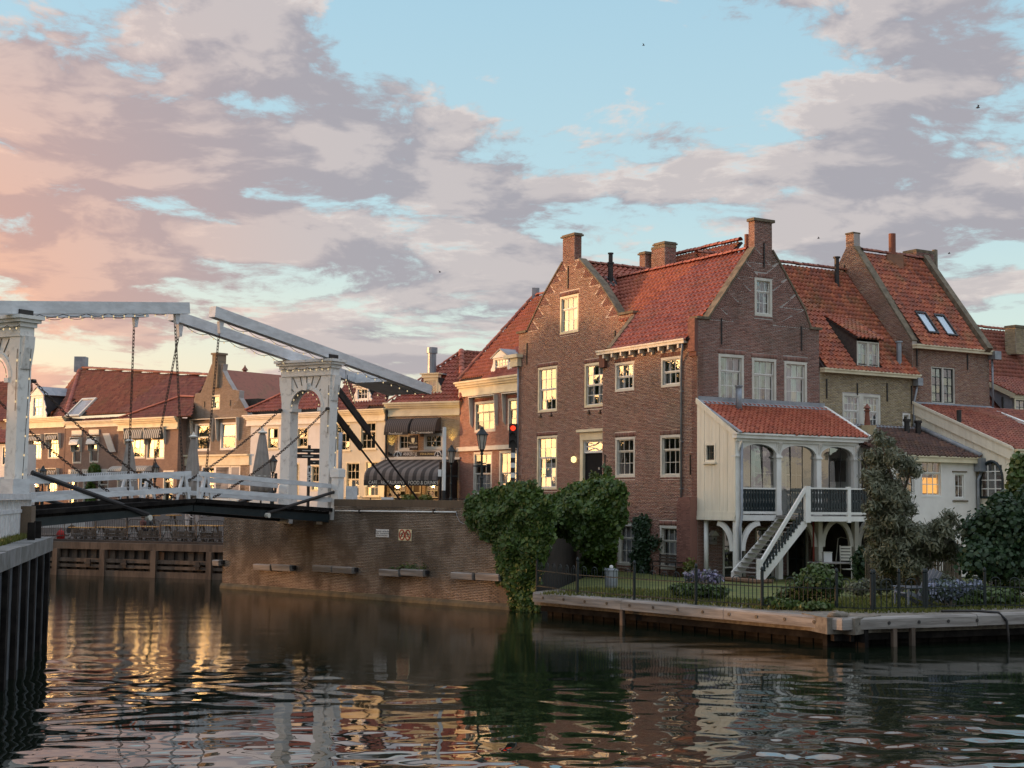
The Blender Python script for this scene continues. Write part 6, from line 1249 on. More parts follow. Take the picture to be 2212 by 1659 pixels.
part(T7, 'shop_band', OFFW, lambda m: (m.pbox(PW, w7[4][0]-.1, w7[4][2]+.1, w7[4][3], w7[4][3]+.45, 0, .1), m.pbox(PW, w7[3][0]-.3, w7[2][2]+.1, w7[2][3], w7[2][3]+.45, 0, .1)))
p0, p1 = PW.uv(za(1040, 1385)), PW.uv(za(1075, 1560)); part(T7, 'white_hatch', SIGNW, lambda m: m.par(PW.P(p0[0]+.2, p0[1], .5), PW.P(p1[0]+.3, p1[1], .15)-PW.P(p0[0]+.2, p0[1], .5), PW.d3*-.9, PW.n3*.08))
rp, ply = slope_roof(T7, PW, vt, .2, math.radians(40), [za(720, 1312), za(1180, 1300), za(1180, 1235), za(900, 1232)], TL_D, limit=120)
# R8: hip roofed corner house
T8 = thing('row_house', 'red brown brick house under a big dark hipped roof with gabled white dormer', 'house', tuple(PW.P(43, ZS)))
w8 = [PW.rect(za(292, 1410), za(397, 1630)), PW.rect(za(458, 1400), za(562, 1622)), PW.rect(zb(290, 312), zb(370, 570)), PW.rect(zb(445, 308), zb(545, 580))]
u0, u1, vt, vc = front(T8, PW, 20, 142, 903, w8, FB_BROWN, 22, CREAM, proj=.5)
for i, r in enumerate(w8): window(T8, PW, r, 3, [[1, 2], [1, 2], [1, 2], [1, 2]][i], fw=.1, fmat=OFFW, smat=CREAM, tilt=.02); awning(T8, PW, r[0], r[2], r[3]-.4, r[3]+.1, .3, STRW, val=.04); blind_box(T8, PW, (r[0]+.1, r[1], r[2]-.1, r[3]-.2), OFFW, .55)
sk_ = [za(700, 1072), za(828, 1078), za(832, 1235), za(712, 1232)]
ey = np.array([*(-PW.n*math.cos(math.radians(44))), math.sin(math.radians(44))]); r8 = RPl(PW.P(0, vt+.05, .3), PW.d3, ey)
ply8 = [r8.xy(p) for p in (za(600, 1243), za(1700, 1243), za(1985, 842), za(768, 772))]; ply8 = [(x, max(y, 0)) for x, y in ply8]
tiles(T8, r8, ply8, TL_D, .3, .38, holes=[[r8.xy(p) for p in sk_]])
ridge(T8, r8.W(*ply8[0], .1), r8.W(*ply8[3], .1), TL_R, .2); ridge(T8, r8.W(*ply8[3], .1), r8.W(*ply8[2], .1), TL_D, .18)
hl = r8.W(*ply8[0]); ht = r8.W(*ply8[3]); far = hl+PW.d3*13*(1 if PW.d@(hl[:2]*0+np.array([-1, 0])) > 0 else -1)-PW.n3*0
rs = RPl(hl, -PW.n3*1.0+PW.d3*0, None) if False else None
hd = norm(PW.d3*1.0-PW.n3*.35); hbase = hl+hd*9; mb_ = MB(); mb_.add([hl, hbase, ht], [(0, 1, 2)]); hipo = mb_.build('hip_deck', DECK, T8)
n_ = norm(np.cross(hbase-hl, ht-hl)); n_ = n_ if n_@(CAMP-hl) > 0 else -n_; rh = RPl(hl, hd, np.cross(n_, hd) if np.cross(n_, hd)[2] > 0 else -np.cross(n_, hd))
lt = rh.loc(ht); tiles(T8, rh, [(0, 0), (9, 0), (lt[0], lt[1])], TL_D, .3, .38, limit=150, deck=False)
xs_ = [r8.xy(p) for p in sk_]; x0, x1 = sorted((np.mean([xs_[0][0], xs_[3][0]]), np.mean([xs_[1][0], xs_[2][0]]))); y0, y1 = xs_[3][1], xs_[0][1]
sf = part(T8, 'skylight', OFFW, lambda m: [m.par(r8.W(a, c, 0), r8.ex*(b-a), r8.ey*(d-c), r8.nz*.2) for a, b, c, d in ((x0, x1, y0, y0+.2), (x0, x1, y1-.2, y1), (x0, x0+.2, y0+.2, y1-.2), (x1-.2, x1, y0+.2, y1-.2))]); part(sf, 'pane', GLASS, lambda m: m.par(r8.W(x0+.2, y0+.2, .14), r8.ex*(x1-x0-.4), r8.ey*(y1-y0-.4), r8.nz*.01)); part(sf, 'blind', LEAD, lambda m: m.par(r8.W(x0+.2, y0+.2, .05), r8.ex*(x1-x0-.4), r8.ey*(y1-y0-.4), r8.nz*.01))
part(T8, 'ridge_post', LEAD, lambda m: m.box(ht[0]-.5, ht[0]+.5, ht[1]-.5, ht[1]+.5, ht[2]-.3, ht[2]+1.1))
Pd = PW.shift(-.3); wr = Pd.rect(za(312, 1040), za(400, 1222)); fr = Pd.rect(za(258, 1025), za(440, 1240)); dormer(T8, Pd, wr, fr, Pd.uv(za(340, 950))[1], r8, WHITE, 2, (2, 2), False, .55)
# R9: houses at the far left edge
PW9 = Pl(aty(30, 900, 136), az=math.radians(-56))
T9 = thing('tiled_house', 'dark tiled house behind the left bridge portal at the edge of the picture', 'house', tuple(PW9.P(2, ZS)))
v9 = PW9.uv(za(100, 1260))[1]; slope_roof(T9, PW9, v9, 0, math.radians(48), [za(-700, 1265), za(300, 1265), za(300, 905), za(-700, 885)], TL_D, limit=200)
part(T9, 'wall', FB_BROWN, lambda m: m.pbox(PW9, PW9.uv(za(300, 1300))[0], PW9.uv(za(-700, 1300))[0], ZS, v9, -8, -.2), uvdir=PW9.d)
PW9b = Pl(aty(10, 900, 118), az=math.radians(-50)); T9b = thing('tiled_house', 'small white fronted house with red roof left of the bridge portal', 'house', tuple(PW9b.P(2, ZS)))
v9 = PW9b.uv(za(40, 1470))[1]; w9 = [PW9b.rect(za(20, 1500), za(85, 1690))]
wall(T9b, PW9b, [(PW9b.uv(za(100, 1500))[0], ZS), (PW9b.uv(za(-300, 1500))[0], ZS), (PW9b.uv(za(-300, 1500))[0], v9), (PW9b.uv(za(100, 1500))[0], v9)], w9, PLASTER); window(T9b, PW9b, w9[0], 2, [2], fw=.12, smat=DKGREEN); back_body(T9b, PW9b, PW9b.uv(za(90, 1500))[0], PW9b.uv(za(-300, 1500))[0], ZS, v9-.1, 1.5, mat=PLASTER)
slope_roof(T9b, PW9b, v9, .3, math.radians(42), [za(-300, 1475), za(105, 1470), za(95, 1345), za(-300, 1335)], TL_R, limit=100)
# ------------------------------------------------------------------ drawbridge
RN = PQ.P(PQ.uv((706, 1100), -.3)[0], 0, -.3); RFp = PQ.P(PQ.uv((632, 1098), -.3)[0], 0, -.3)
LNp = aty(35, 1000, 50.5)
bd = RN[:2]-LNp[:2]; LB = float(np.linalg.norm(bd)); PBr = Pl(LNp, d=bd)               # near side plane, u from the left portal to the right one
SPAN = abs(float((RFp-RN)[:2]@PBr.n)); SPAN = max(SPAN, 1.9)
pb = PBr.P
BR = thing('drawbridge', 'white double leaf timber drawbridge with balance beams and chains', 'bridge', tuple(pb(LB/2, ZS, -SPAN/2)))
zt = PBr.uv(zc(1985, 735))[1]                                   # top of the portals
uR_ = LB; zb0 = 3.25
def portal(u0, lab):
    sgn = -1 if u0 > 5 else 1
    P_ = part(BR, 'portal', PORTALW, lambda m: None) if False else None
    m = MB(); W0, W1 = .28, -SPAN-.28; hw = .27
    zs = zt-2.2; cxw = -SPAN/2; rr = SPAN/2-.25; zc_ = zs
    arc = [(cxw+rr*math.cos(q), zc_+rr*.92*math.sin(q)) for q in np.linspace(0, math.pi, 21)]
    for w0, w1 in ((.28, -.28), (-SPAN+.28, -SPAN-.28)):
        m.prism([pb(u0-hw, zb0, w0), pb(u0-hw, zb0, w1), pb(u0-hw, zt-.72, w1), pb(u0-hw, zt-.72, w0)], PBr.d3*2*hw)
    for (a, b), (c, d) in zip(arc[:-1], arc[1:]): m.prism([pb(u0-hw+.06, b, a), pb(u0-hw+.06, d, c), pb(u0-hw+.06, zt-.72, c), pb(u0-hw+.06, zt-.72, a)], PBr.d3*2*(hw-.06))
    root = m.build('portal', PORTALW, BR)
    part(root, 'entablature', PORTALW, lambda q: (q.par(pb(u0-hw-.04, zt-.74, .32), PBr.d3*2*(hw+.04), (0, 0, .34), -PBr.n3*(SPAN+.64)), q.par(pb(u0-hw-.1, zt-.4, .40), PBr.d3*2*(hw+.1), (0, 0, .16), -PBr.n3*(SPAN+.8)), q.par(pb(u0-hw-.2, zt-.24, .50), PBr.d3*2*(hw+.2), (0, 0, .12), -PBr.n3*(SPAN+1.0)), q.par(pb(u0-hw-.28, zt-.12, .58), PBr.d3*2*(hw+.28), (0, 0, .12), -PBr.n3*(SPAN+1.16))))
    part(root, 'arch_molding', PORTALW, lambda q: [q.prism([pb(u0-hw-.02, b, a), pb(u0-hw-.02, d, c), pb(u0-hw-.02, zc_+(d-zc_)*1.16, cxw+(c-cxw)*1.16), pb(u0-hw-.02, zc_+(b-zc_)*1.16, cxw+(a-cxw)*1.16)], PBr.d3*(2*hw+.04)) for (a, b), (c, d) in zip(arc[:-1], arc[1:])])
    part(root, 'keystone', PORTALW, lambda q: q.prism([pb(u0-hw-.1, zc_+rr*.86, cxw-.10), pb(u0-hw-.1, zc_+rr*.86, cxw+.10), pb(u0-hw-.1, zc_+rr*.92+.28, cxw+.14), pb(u0-hw-.1, zc_+rr*.92+.28, cxw-.14)], PBr.d3*(2*hw+.2)))
    part(root, 'impost', PORTALW, lambda q: [q.par(pb(u0-hw-.06, zc_-.18, w0), PBr.d3*(2*hw+.12), (0, 0, .16), PBr.n3*w1) for w0, w1 in ((-.42, .2), (-SPAN+.22, .2))])
    grooves = MB()
    for q_ in np.linspace(.55, math.pi-.55, 9):
        a = np.array([cxw+rr*1.22*math.cos(q_), zc_+rr*1.14*math.sin(q_)]); k = max(0.02, zt-.78-a[1])/max(.2, math.sin(q_)); b = a+np.array([math.cos(q_)*k, zt-.78-a[1]])
        if abs(b[0]-cxw) > SPAN/2+.3: f = (SPAN/2+.3-abs(a[0]-cxw))/abs(b[0]-a[0]); b = a+(b-a)*f
        for e in (-hw+.05, hw-.07): grooves.bar(pb(u0+e, a[1], a[0]), pb(u0+e, b[1], b[0]), .03, .03, PBr.d3)
    grooves.build('panel_joint', STONE, root)
    for w in (.28, -SPAN-.28):                                   # tapering brackets on the outer cheeks
        s = 1 if w > 0 else -1
        part(root, 'bracket', PORTALW, lambda q: (q.prism([pb(u0-.22, zt-.74, w), pb(u0-.22, zt-.74, w+s*.22), pb(u0-.22, zt-1.15, w+s*.19), pb(u0-.22, zt-1.9, w+s*.05), pb(u0-.22, zt-1.9, w)], PBr.d3*.44),))
    for w in (.0, -SPAN):
        part(root, 'plinth', PORTALW, lambda q: (q.prism([pb(u0-.31, zb0-.05, w+.35), pb(u0-.31, zb0-.05, w-.35), pb(u0-.31, zb0+.9, w-.31), pb(u0-.31, zb0+1.7, w-.285), pb(u0-.31, zb0+1.7, w+.285), pb(u0-.31, zb0+.9, w+.31)], PBr.d3*.62),))
    part(root, 'pivot', BLACK, lambda q: [q.par(pb(u0-.3, zt, w+.2), PBr.d3*.6, (0, 0, .22), -PBr.n3*.4) for w in (.05, -SPAN-.05)])
    return root
portal(0.0, 'left'); portal(LB, 'right')
part(BR, 'pedestal_post', PORTALW, lambda m: (m.par(pb(LB-.28, zb0-.4, .86), PBr.d3*.4, (0, 0, 2.9), -PBr.n3*.4), m.par(pb(LB-.33, zb0+2.1, .91), PBr.d3*.5, (0, 0, .35), -PBr.n3*.5)))
part(BR, 'gear_box', BRIDGEW, lambda m: (m.par(pb(LB+.2, ZS-.2, 1.32), PBr.d3*.35, (0, 0, 1.75), -PBr.n3*.4), m.par(pb(-1.1, ZS-.2, .5), PBr.d3*.7, (0, 0, 1.75), PBr.n3*.75)))
def beam(name, pl, a, b, h, wd, mat=BRIDGEW):
    a_, b_ = np.array(a), np.array(b); A0, B0 = pl.P(a[0], a[1], -wd/2), pl.P(b[0], b[1], -wd/2); d = norm(B0-A0); up = norm(np.cross(d, pl.n3)); up = up if up[2] > 0 else -up
    return part(BR, name, mat, lambda m: m.par(A0-up*h/2, B0-A0, up*h, pl.n3*wd))
PBf = PBr.shift(-SPAN)
rn0, rn1 = PBr.uv(zc(450, 142)), PBr.uv(ze(985, 498)); rf0, rf1 = PBf.uv(zc(45, 205)), None
sl_ = (rn1[1]-rn0[1])/(rn1[0]-rn0[0])
beam('balance_beam', PBr, rn0, rn1, .46, .36); beam('balance_beam', PBf, rn0, rn1, .46, .36)
ln0, ln1 = PBr.uv(za(1770, 197)), PBr.uv(za(0, 190)); sll = (ln1[1]-ln0[1])/(ln1[0]-ln0[0]); le = (-7.5, ln0[1]+sll*(-7.5-ln0[0]))
beam('balance_beam', PBr, ln0, le, .46, .36); beam('balance_beam', PBf, ln0, le, .46, .36)
ang = norm(pb(*rn1)-pb(*rn0)); upb = norm(np.cross(ang, PBr.n3)); upb = upb if upb[2] > 0 else -upb
part(BR, 'counterweight', BRIDGEW, lambda m: m.par(pb(rn1[0], rn1[1], -.18)-ang*3.3-upb*.26, ang*3.0, upb*.5, -PBr.n3*(SPAN-.36)))
part(BR, 'beam_tie', BRIDGEW, lambda m: m.par(pb(le[0], le[1], -.18)-upb*.25, PBr.d3*2.6, upb*.5, -PBr.n3*(SPAN-.36)))
# deck: two leaves meeting under the beam ends
dl = PBr.uv((100, 1112)); dm = PBr.uv((402, 1085)); dr = PBr.uv((692, 1105))
zl_, zm_, zr_ = dl[1], dm[1], dr[1]; um = dm[0]
for a, b, za_, zb_ in ((.35, um-.03, zl_, zm_), (um+.03, LB-.3, zm_, zr_)):
    for w in (.30, -SPAN-.30): part(BR, 'girder', DKGREEN, lambda m: m.prism([pb(a, za_-.44, w-.12), pb(a, za_-.12, w-.12), pb(b, zb_-.12, w-.12), pb(b, zb_-.36, w-.12)] if za_ < zb_ else [pb(a, za_-.36, w-.12), pb(a, za_-.12, w-.12), pb(b, zb_-.12, w-.12), pb(b, zb_-.48, w-.12)], PBr.n3*.24))
    n = int((b-a)/.33)
    for i in range(n):
        u = a+(b-a)*i/n; z = za_+(zb_-za_)*i/n; part(BR, 'deck_plank', WOODD, lambda m: m.par(pb(u, z-.12, .40), PBr.d3*((b-a)/n-.02)+np.array([0, 0, (zb_-za_)/n]), (0, 0, .12), -PBr.n3*(SPAN+.8)))
    for w in (.42, -SPAN-.42): part(BR, 'kerb_beam', WOODD, lambda m: m.par(pb(a, za_, w), pb(b, zb_, w)-pb(a, za_, w), (0, 0, .16), PBr.n3*.16))
# railings
rl = lambda fn, p0, p1, pl: (pl.uv(fn(*p0)), pl.uv(fn(*p1)))
zR0 = PBr.uv(zd(320, 600))[1]-zm_; h1, h2 = 1.02, .52
h1 = float(np.clip(PBr.uv(zd(310, 592))[1]-zm_, .8, 1.5)); h2 = h1*.45
for w in (.45, -SPAN-.45):
    for h in (h1, h2):
        part(BR, 'hand_rail' if h == h1 else 'mid_rail', BRIDGEW, lambda m: (m.bar(pb(-.3, zl_+h, w), pb(um-.25, zm_+h, w), .1, .2), m.bar(pb(um+.25, zm_+h, w), pb(LB-.25, zr_+h, w), .1, .2)))
    for u in (um-.3, um+.3): part(BR, 'rail_post', BRIDGEW, lambda m: (m.bar(pb(u, zm_, w), pb(u+(.28 if u > um else -.28), zm_+h1, w), .12, .12), m.bar(pb(u+(.7 if u > um else -.7), zm_, w), pb(u+(.35 if u > um else -.35), zm_+h1, w), .09, .09)))
    for f in (.02, ):
        for a, b, z0, z1 in ((0, um, zl_, zm_), (um, LB, zm_, zr_)): u = a+(b-a)*f; z = z0+(z1-z0)*f; part(BR, 'rail_post', BRIDGEW, lambda m: m.bar(pb(u, z, w), pb(u, z+h1, w), .07, .07))
    part(BR, 'bird_spikes', BLACK, lambda m: [m.bar(pb(u, zl_+(zm_-zl_)*u/um+h1+.08, w), pb(u, zl_+(zm_-zl_)*u/um+h1+.2, w+.03), .012, .012) for u in np.arange(um*.28, um*.72, .11)])
# chains
def chain(name, a, b, sag=0.0, r=.046, L=.19, mat=CHAINM, parent=None):
    a, b = np.asarray(a, float), np.asarray(b, float); D = np.linalg.norm(b-a); n = int(D/(L*.72)); m = MB()
    for i in range(n):
        f = (i+.5)/n; c = a+(b-a)*f-np.array([0, 0, sag*4*f*(1-f)]); d = norm((b-a)-np.array([0, 0, sag*4*(1-2*f)])); sd = norm(np.cross(d, (0, 0, 1) if abs(d[2]) < .95 else PBr.n3)); u2 = np.cross(sd, d); s = sd if i % 2 else u2
        ring = [c+d*L*.5*x+s*r*y for x, y in ((-1, .0), (-.7, .9), (.7, .9), (1, 0), (.7, -.9), (-.7, -.9), (-1, 0))]
        m.tube(ring, r*.36, 4, False)
    return m.build(name, mat, parent or BR)
def hanger(P): part(BR, 'hanger', BRIDGEW, lambda m: m.prism([P+PBr.d3*-.14, P+PBr.d3*.14, P+PBr.d3*.07-np.array([0, 0, .5]), P+PBr.d3*-.07-np.array([0, 0, .5])], PBr.n3*.14))
def ends(pl, c, w): P = pl.P(*c); return P
for pl_, w in ((PBr, 0.0), (PBf, -SPAN)):
    P1 = pl_.P(ln0[0]-.55, ln0[1]-.2, -.07); P2 = pl_.P(rn0[0]+.5, rn0[1]-.36, -.07)
    hanger(P1); hanger(P2); e = np.array([0, 0, .5])
    chain('chain', P1-e, pb(um-.55, zm_+.1, w+.42*(1 if w == 0 else -1))); chain('chain', P2-e, pb(um+.55, zm_+.1, w+.42*(1 if w == 0 else -1)))
    s = 1 if w == 0 else -1
    chain('stay_chain', pb(.45, zt-2.3, w+.24*s), pb(um-.9, zm_+.12, w+.42*s), .35); chain('stay_chain', pb(LB-.42, zt-2.3, w+.24*s), pb(um+.9, zm_+.12, w+.42*s), .35)
    for u, d_ in ((.45, 1), (LB-.42, -1)): part(BR, 'ring_bolt', BLACK, lambda m: m.tube([pb(u-.1*d_, zt-2.3, w+.24*s), pb(u+.05*d_, zt-2.3, w+.24*s)], .08, 6))
    part(BR, 'strut', BLACK, lambda m: m.tube([pb(.3, zl_+1.5 if w == 0 else zl_+1.4, w+.5*s), pb(.3+5.6, zl_+.0, w+.5*s)], .09, 8)); part(BR, 'strut', BLACK, lambda m: (m.tube([pb(LB-.2, zr_+1.75, w+.6*s), pb(LB-.2, zr_+.9, w+.6*s), pb(LB-4.6, zr_-.05, w+.5*s)], .075, 8)))
    part(BR, 'pivot_disc', OFFW, lambda m: [m.tube([pb(u, z, w+.44*s), pb(u, z, w+.62*s)], .11, 10) for u, z in ((5.9, zl_-.12), (LB-4.6, zr_-.15))])
    # toothed racks running down behind the right portal
    k0 = pl_.uv(ze(105, 490) if w == 0 else ze(95, 740)); k1 = pl_.uv(ze(885, 1540) if w == 0 else ze(715, 1545)); fr_ = .38
    A0, B0 = pl_.P(*k0), pl_.P(*k1); Mid = A0+(B0-A0)*fr_
    def rack(m):
        m.bar(A0, Mid, .12, .2); d = norm(Mid-A0); up = norm(np.cross(np.cross(d, (0, 0, 1)), d)); n = 26
        for i in range(n): c = A0+(Mid-A0)*(i+.5)/n; m.bar(c+up*.1, c+up*.24, .1, .09, d)
    part(BR, 'rack', BLACK, rack); part(BR, 'rack_rod', BLACK, lambda m: m.tube([Mid, B0], .05, 6))
# string of lamps along the beams and round the right portal
LS = thing('light_string', 'festoon string of warm bulbs along the beams and portals of the drawbridge', 'string lights', tuple(pb(LB, zt)))
bv, bf = [], []
bm = MB(); bm.lathe([(.010, 0), (.027, -.03), (.030, -.055), (.012, -.085)], (0, 0, 0), 6); bq = [f for f in bm.F if len(f) == 4]
pts_all = []; wires = MB()
def run(a, b, n, sag=.10):
    a, b = np.asarray(a, float), np.asarray(b, float); P = []
    for i in range(n*4+1): f = i/(n*4); P.append(a+(b-a)*f-np.array([0, 0, sag*abs(math.sin(math.pi*f*n/2))]))
    wires.tube(P, .012, 4); pts_all.extend(P[2::4])
for w in (0, -SPAN):
    run(PBr.P(ln0[0]-.9, ln0[1]-.27, w), PBr.P(-.3, ln0[1]+sll*(-.3-ln0[0])-.27, w), 14); run(PBr.P(rn0[0]+.9, rn0[1]+sl_*.9-.27, w), PBr.P(rn1[0]-.2, rn1[1]-.27, w), 22, .14)
for u0 in (0.0, LB):
    uu = u0-.40
    run(pb(uu, zt-.35, .4), pb(uu, zt-.35, -SPAN-.4), 9, .12); run(pb(u0+.0, zt-1.2, .56), pb(u0, zb0+.9, .33), 8, .0); run(pb(uu+.1, zt-1.2, .2), pb(uu+.1, zt-3.4, .2), 3, .0)
    arc = [pb(u0-.30, zt-2.2+(SPAN/2-.33)*.9*math.sin(q), -SPAN/2+(SPAN/2-.33)*math.cos(q)) for q in np.linspace(0, math.pi, 9)]
    for a, b in zip(arc[:-1], arc[1:]): run(a, b, .5 and 1, 0)
run(pb(LB+.3, zt-.3, .3), pb(LB+1.6, zt-.25, -SPAN), 6, .2); run(pb(LB+.3, zt-.5, .7), pb(LB+4.5, zt-1.3, -SPAN+.3), 12, .5)
wires.build('wire', BLACK, LS); pieces(LS, 'bulb', bm.V, bq, np.eye(3), np.array(pts_all), BULB, 300)
# ------------------------------------------------------------------ leaves
def mk_leaf(name, cols, back=.25):
    m, t = newmat(name); c = t.ramp(vary(t), [(i/(len(cols)-1), k) for i, k in enumerate(cols)])
    d = t.n('ShaderNodeBsdfPrincipled', None, Base_Color=c, Roughness=.45, Specular_IOR_Level=.35); tr = t.n('ShaderNodeBsdfTranslucent', None, Color=c)
    out(t, t.n('ShaderNodeMixShader', None, i0=back, i1=d, i2=tr)); return m
IVY = mk_leaf('ivy_leaf', [(.028, .058, .014), (.065, .12, .02), (.04, .085, .018), (.095, .155, .028), (.034, .07, .02), (.13, .175, .038)])
IVYB = mk_leaf('climber_leaf', [(.06, .115, .012), (.085, .145, .016), (.05, .10, .014), (.11, .165, .022)])
OLIVE = mk_leaf('grey_green_leaf', [(.13, .145, .09), (.18, .19, .125), (.10, .115, .065), (.22, .22, .15)])
DARKL = mk_leaf('dark_bush_leaf', [(.018, .045, .020), (.03, .065, .026), (.022, .05, .018), (.045, .08, .03)])
LEAFG = mk_leaf('garden_leaf', [(.06, .10, .025), (.08, .13, .03), (.05, .085, .025), (.12, .14, .05)])
LEAFY = mk_leaf('yellow_green_leaf', [(.16, .17, .03), (.11, .14, .03), (.20, .18, .04)])
BLUEF = mk_leaf('blue_flower', [(.20, .23, .33), (.26, .29, .40), (.07, .10, .06), (.09, .13, .07), (.16, .19, .27), (.06, .09, .05)]); PURPF = mk_leaf('lilac_flower', [(.30, .26, .42), (.36, .32, .48), (.08, .11, .05), (.24, .21, .34), (.07, .10, .05)]); PINKF = mk_leaf('magenta_flower', [(.20, .07, .16), (.07, .08, .05), (.25, .10, .20), (.10, .08, .06), (.06, .06, .045)])
BARK = mk('bark', (.10, .08, .06), (.06, .05, .04), .9, 4, .6)
LV = [(0, -.55, 0), (.42, -.12, .03), (.32, .38, .0), (0, .45, .06), (-.32, .38, .0), (-.42, -.12, .03)]
LFc = [(0, 1, 3), (1, 2, 3), (0, 3, 5), (3, 4, 5)]
SV = [(0, -.6, 0), (.17, -.1, .04), (0, .6, .0), (-.17, -.1, .04)]; SF = [(0, 1, 2), (0, 2, 3)]
def frames(N, nrm, spread=.7, down=.5):
    n = nrm+rng.normal(0, spread, (N, 3)); n /= np.linalg.norm(n, axis=1)[:, None]
    u = np.array([0, 0, 1.0])*down+rng.normal(0, .5, (N, 3)); u -= n*(u*n).sum(1)[:, None]; u /= np.linalg.norm(u, axis=1)[:, None]
    return np.stack([np.cross(u, n), u, n], 2)
def leaves(parent, P, nrm, size, mat, name='leaf', slim=False, limit=0, spread=.7, down=.5, rest='foliage'):
    N = len(P); M = frames(N, nrm, spread, down)*(size*(.65+.7*rng.random(N)))[:, None, None]
    pieces(parent, name, SV if slim else LV, SF if slim else LFc, M, P, mat, limit, rest=rest)
def pip(poly, n, fn=None):
    p = np.array(poly, float); lo, hi = p.min(0), p.max(0); o = np.zeros((0, 2))
    while len(o) < n:
        q = lo+(hi-lo)*rng.random((n*2, 2)); q = q[inpoly([tuple(x) for x in p], q[:, 0], q[:, 1])]; o = np.vstack([o, q])
    return o[:n]
def lump(q, s=.6): return .5+.5*np.sin(q[:, 0]*2.1*s+np.sin(q[:, 1]*1.7*s))*np.cos(q[:, 1]*2.4*s+1.3*np.sin(q[:, 0]*1.3*s))
def drape(parent, pl, pts, n, w0, thick, size, mat, **kw):
    """leaves over a patch of wall: outline given on the plane, thickest in its middle, bulging in lumps"""
    poly = [pl.uv(p) for p in pts]; q = pip(poly, n); P_ = np.array(poly); 
    ed = np.full(n, 9.0)
    for i in range(len(P_)):
        a, b = P_[i], P_[(i+1) % len(P_)]; ab = b-a; tt = np.clip(((q-a)@ab)/(ab@ab+1e-9), 0, 1); ed = np.minimum(ed, np.linalg.norm(q-(a+tt[:, None]*ab), axis=1))
    q = q+rng.normal(0, .10, q.shape); h = thick*(.25+.75*np.clip(ed/1.0, 0, 1))*(.45+.55*lump(q, 1.4)); w = w0+h*np.sqrt(rng.random(n))
    P = np.array([pl.p[0], pl.p[1], 0])+np.outer(q[:, 0], pl.d3)+np.outer(w, pl.n3); P[:, 2] = q[:, 1]
    leaves(parent, P, pl.n3+np.array([0, 0, .55]), size, mat, **kw)
# ivy over the end of the quay wall and the garden wall
IV = thing('ivy', 'big mass of green ivy hanging over the quay corner down to the water', 'ivy', tuple(Q1))
drape(IV, PQ, [zi(60, 245), zi(300, 160), zi(560, 85), zi(690, 120), zi(760, 200), zi(900, 300), zi(900, 600), zi(800, 850), zi(740, 1090), zi(660, 1150), zi(740, 1320), zi(520, 1345), zi(500, 1120), zi(400, 1010), zi(345, 660), zi(210, 590), zi(150, 420), zi(70, 420)], 17000, .0, .75, .17, IVY, limit=300)
PM = Pl((Q1+A_L)/2-np.array([1.2, 2.5, 0]), az=math.radians(-42))
drape(IV, PM, [zi(700, 140), zi(800, 210), zi(960, 215), zi(1040, 130), zi(1300, 70), zi(1560, 95), zi(1578, 440), zi(1480, 620), zi(1240, 740), zi(1110, 700), zi(1000, 610), zi(880, 560), zi(820, 700), zi(700, 900)], 12000, -.3, 1.1, .18, IVY)
rd_ = norm(A_L-Q1); PCl = Pl(A_L-rd_*6.2+np.array([.5, -.2, 0]), az=math.radians(-31))
CL = thing('climbing_shrub', 'bright green climber between the ivy and the left end of the corner house', 'shrub', tuple(PCl.P(PCl.uv((1270, 1200))[0], ZG)))
drape(CL, PCl, [zi(960, 215), zi(1040, 125), zi(1250, 80), zi(1400, 50), zi(1440, 0), zi(1500, 70), zi(1570, 100), zi(1580, 430), zi(1530, 620), zi(1530, 760), zi(1500, 900), zi(1420, 1000), zi(1250, 1085), zi(1195, 900), zi(1210, 720), zi(1150, 690), zi(1080, 620), zi(1000, 420)], 13000, .0, .8, .17, IVYB, limit=200)
for i_, (x_, y_) in enumerate(((80, 430), (330, 640), (390, 1000), (520, 1330), (740, 1310), (700, 130), (1440, -20), (1300, 40), (110, 470), (880, 640))):
    drape(IV, PQ if x_ < 850 else PCl, [zi(x_-30, y_-60), zi(x_+35, y_-50), zi(x_+20, y_+55), zi(x_-22, y_+50)], 90, .05, .3, .14, LEAFG, rest='shoot')
part(CL, 'stem', BARK, lambda m: m.tube([PCl.P(PCl.uv((1275, 1250))[0], ZG, .2), PCl.P(PCl.uv((1285, 1180))[0], ZG+2, .25), PCl.P(PCl.uv((1280, 1100))[0], ZG+4, .2)], [.09, .07, .03], 6))
WP = thing('wall_climber', 'slender dark climbing plant on the brick between the two ground floor windows', 'plant', tuple(PA.P(PA.uv(zi(1760, 1000))[0], ZG)))
drape(WP, PA, [zi(1690, 440), zi(1790, 400), zi(1860, 460), zi(1830, 620), zi(1960, 610), zi(1985, 660), zi(1900, 720), zi(1850, 700), zi(1860, 900), zi(1840, 1040), zi(1700, 1000), zi(1670, 780), zi(1720, 600)], 1500, .05, .35, .15, DARKL); part(WP, 'stem', BARK, lambda m: m.tube([PA.P(*PA.uv(zi(1760, 1060)), .1), PA.P(*PA.uv(zi(1770, 500)), .1)], .04, 6))
YC = thing('young_climber', 'small yellow leaved climber at the brick buttress', 'plant', tuple(PA.P(-.6, ZG, .5)))
drape(YC, PA, [zl(430, 750), zl(500, 730), zl(540, 800), zl(570, 890), zl(480, 930), zl(390, 930), zl(420, 850)], 420, .4, .3, .15, LEAFY)
drape(IV, PQ, [zf(715, 905), zf(860, 890), zf(1130, 895), zf(1135, 915), zf(720, 925)], 160, .05, .15, .10, LEAFG, rest='wall_weeds')
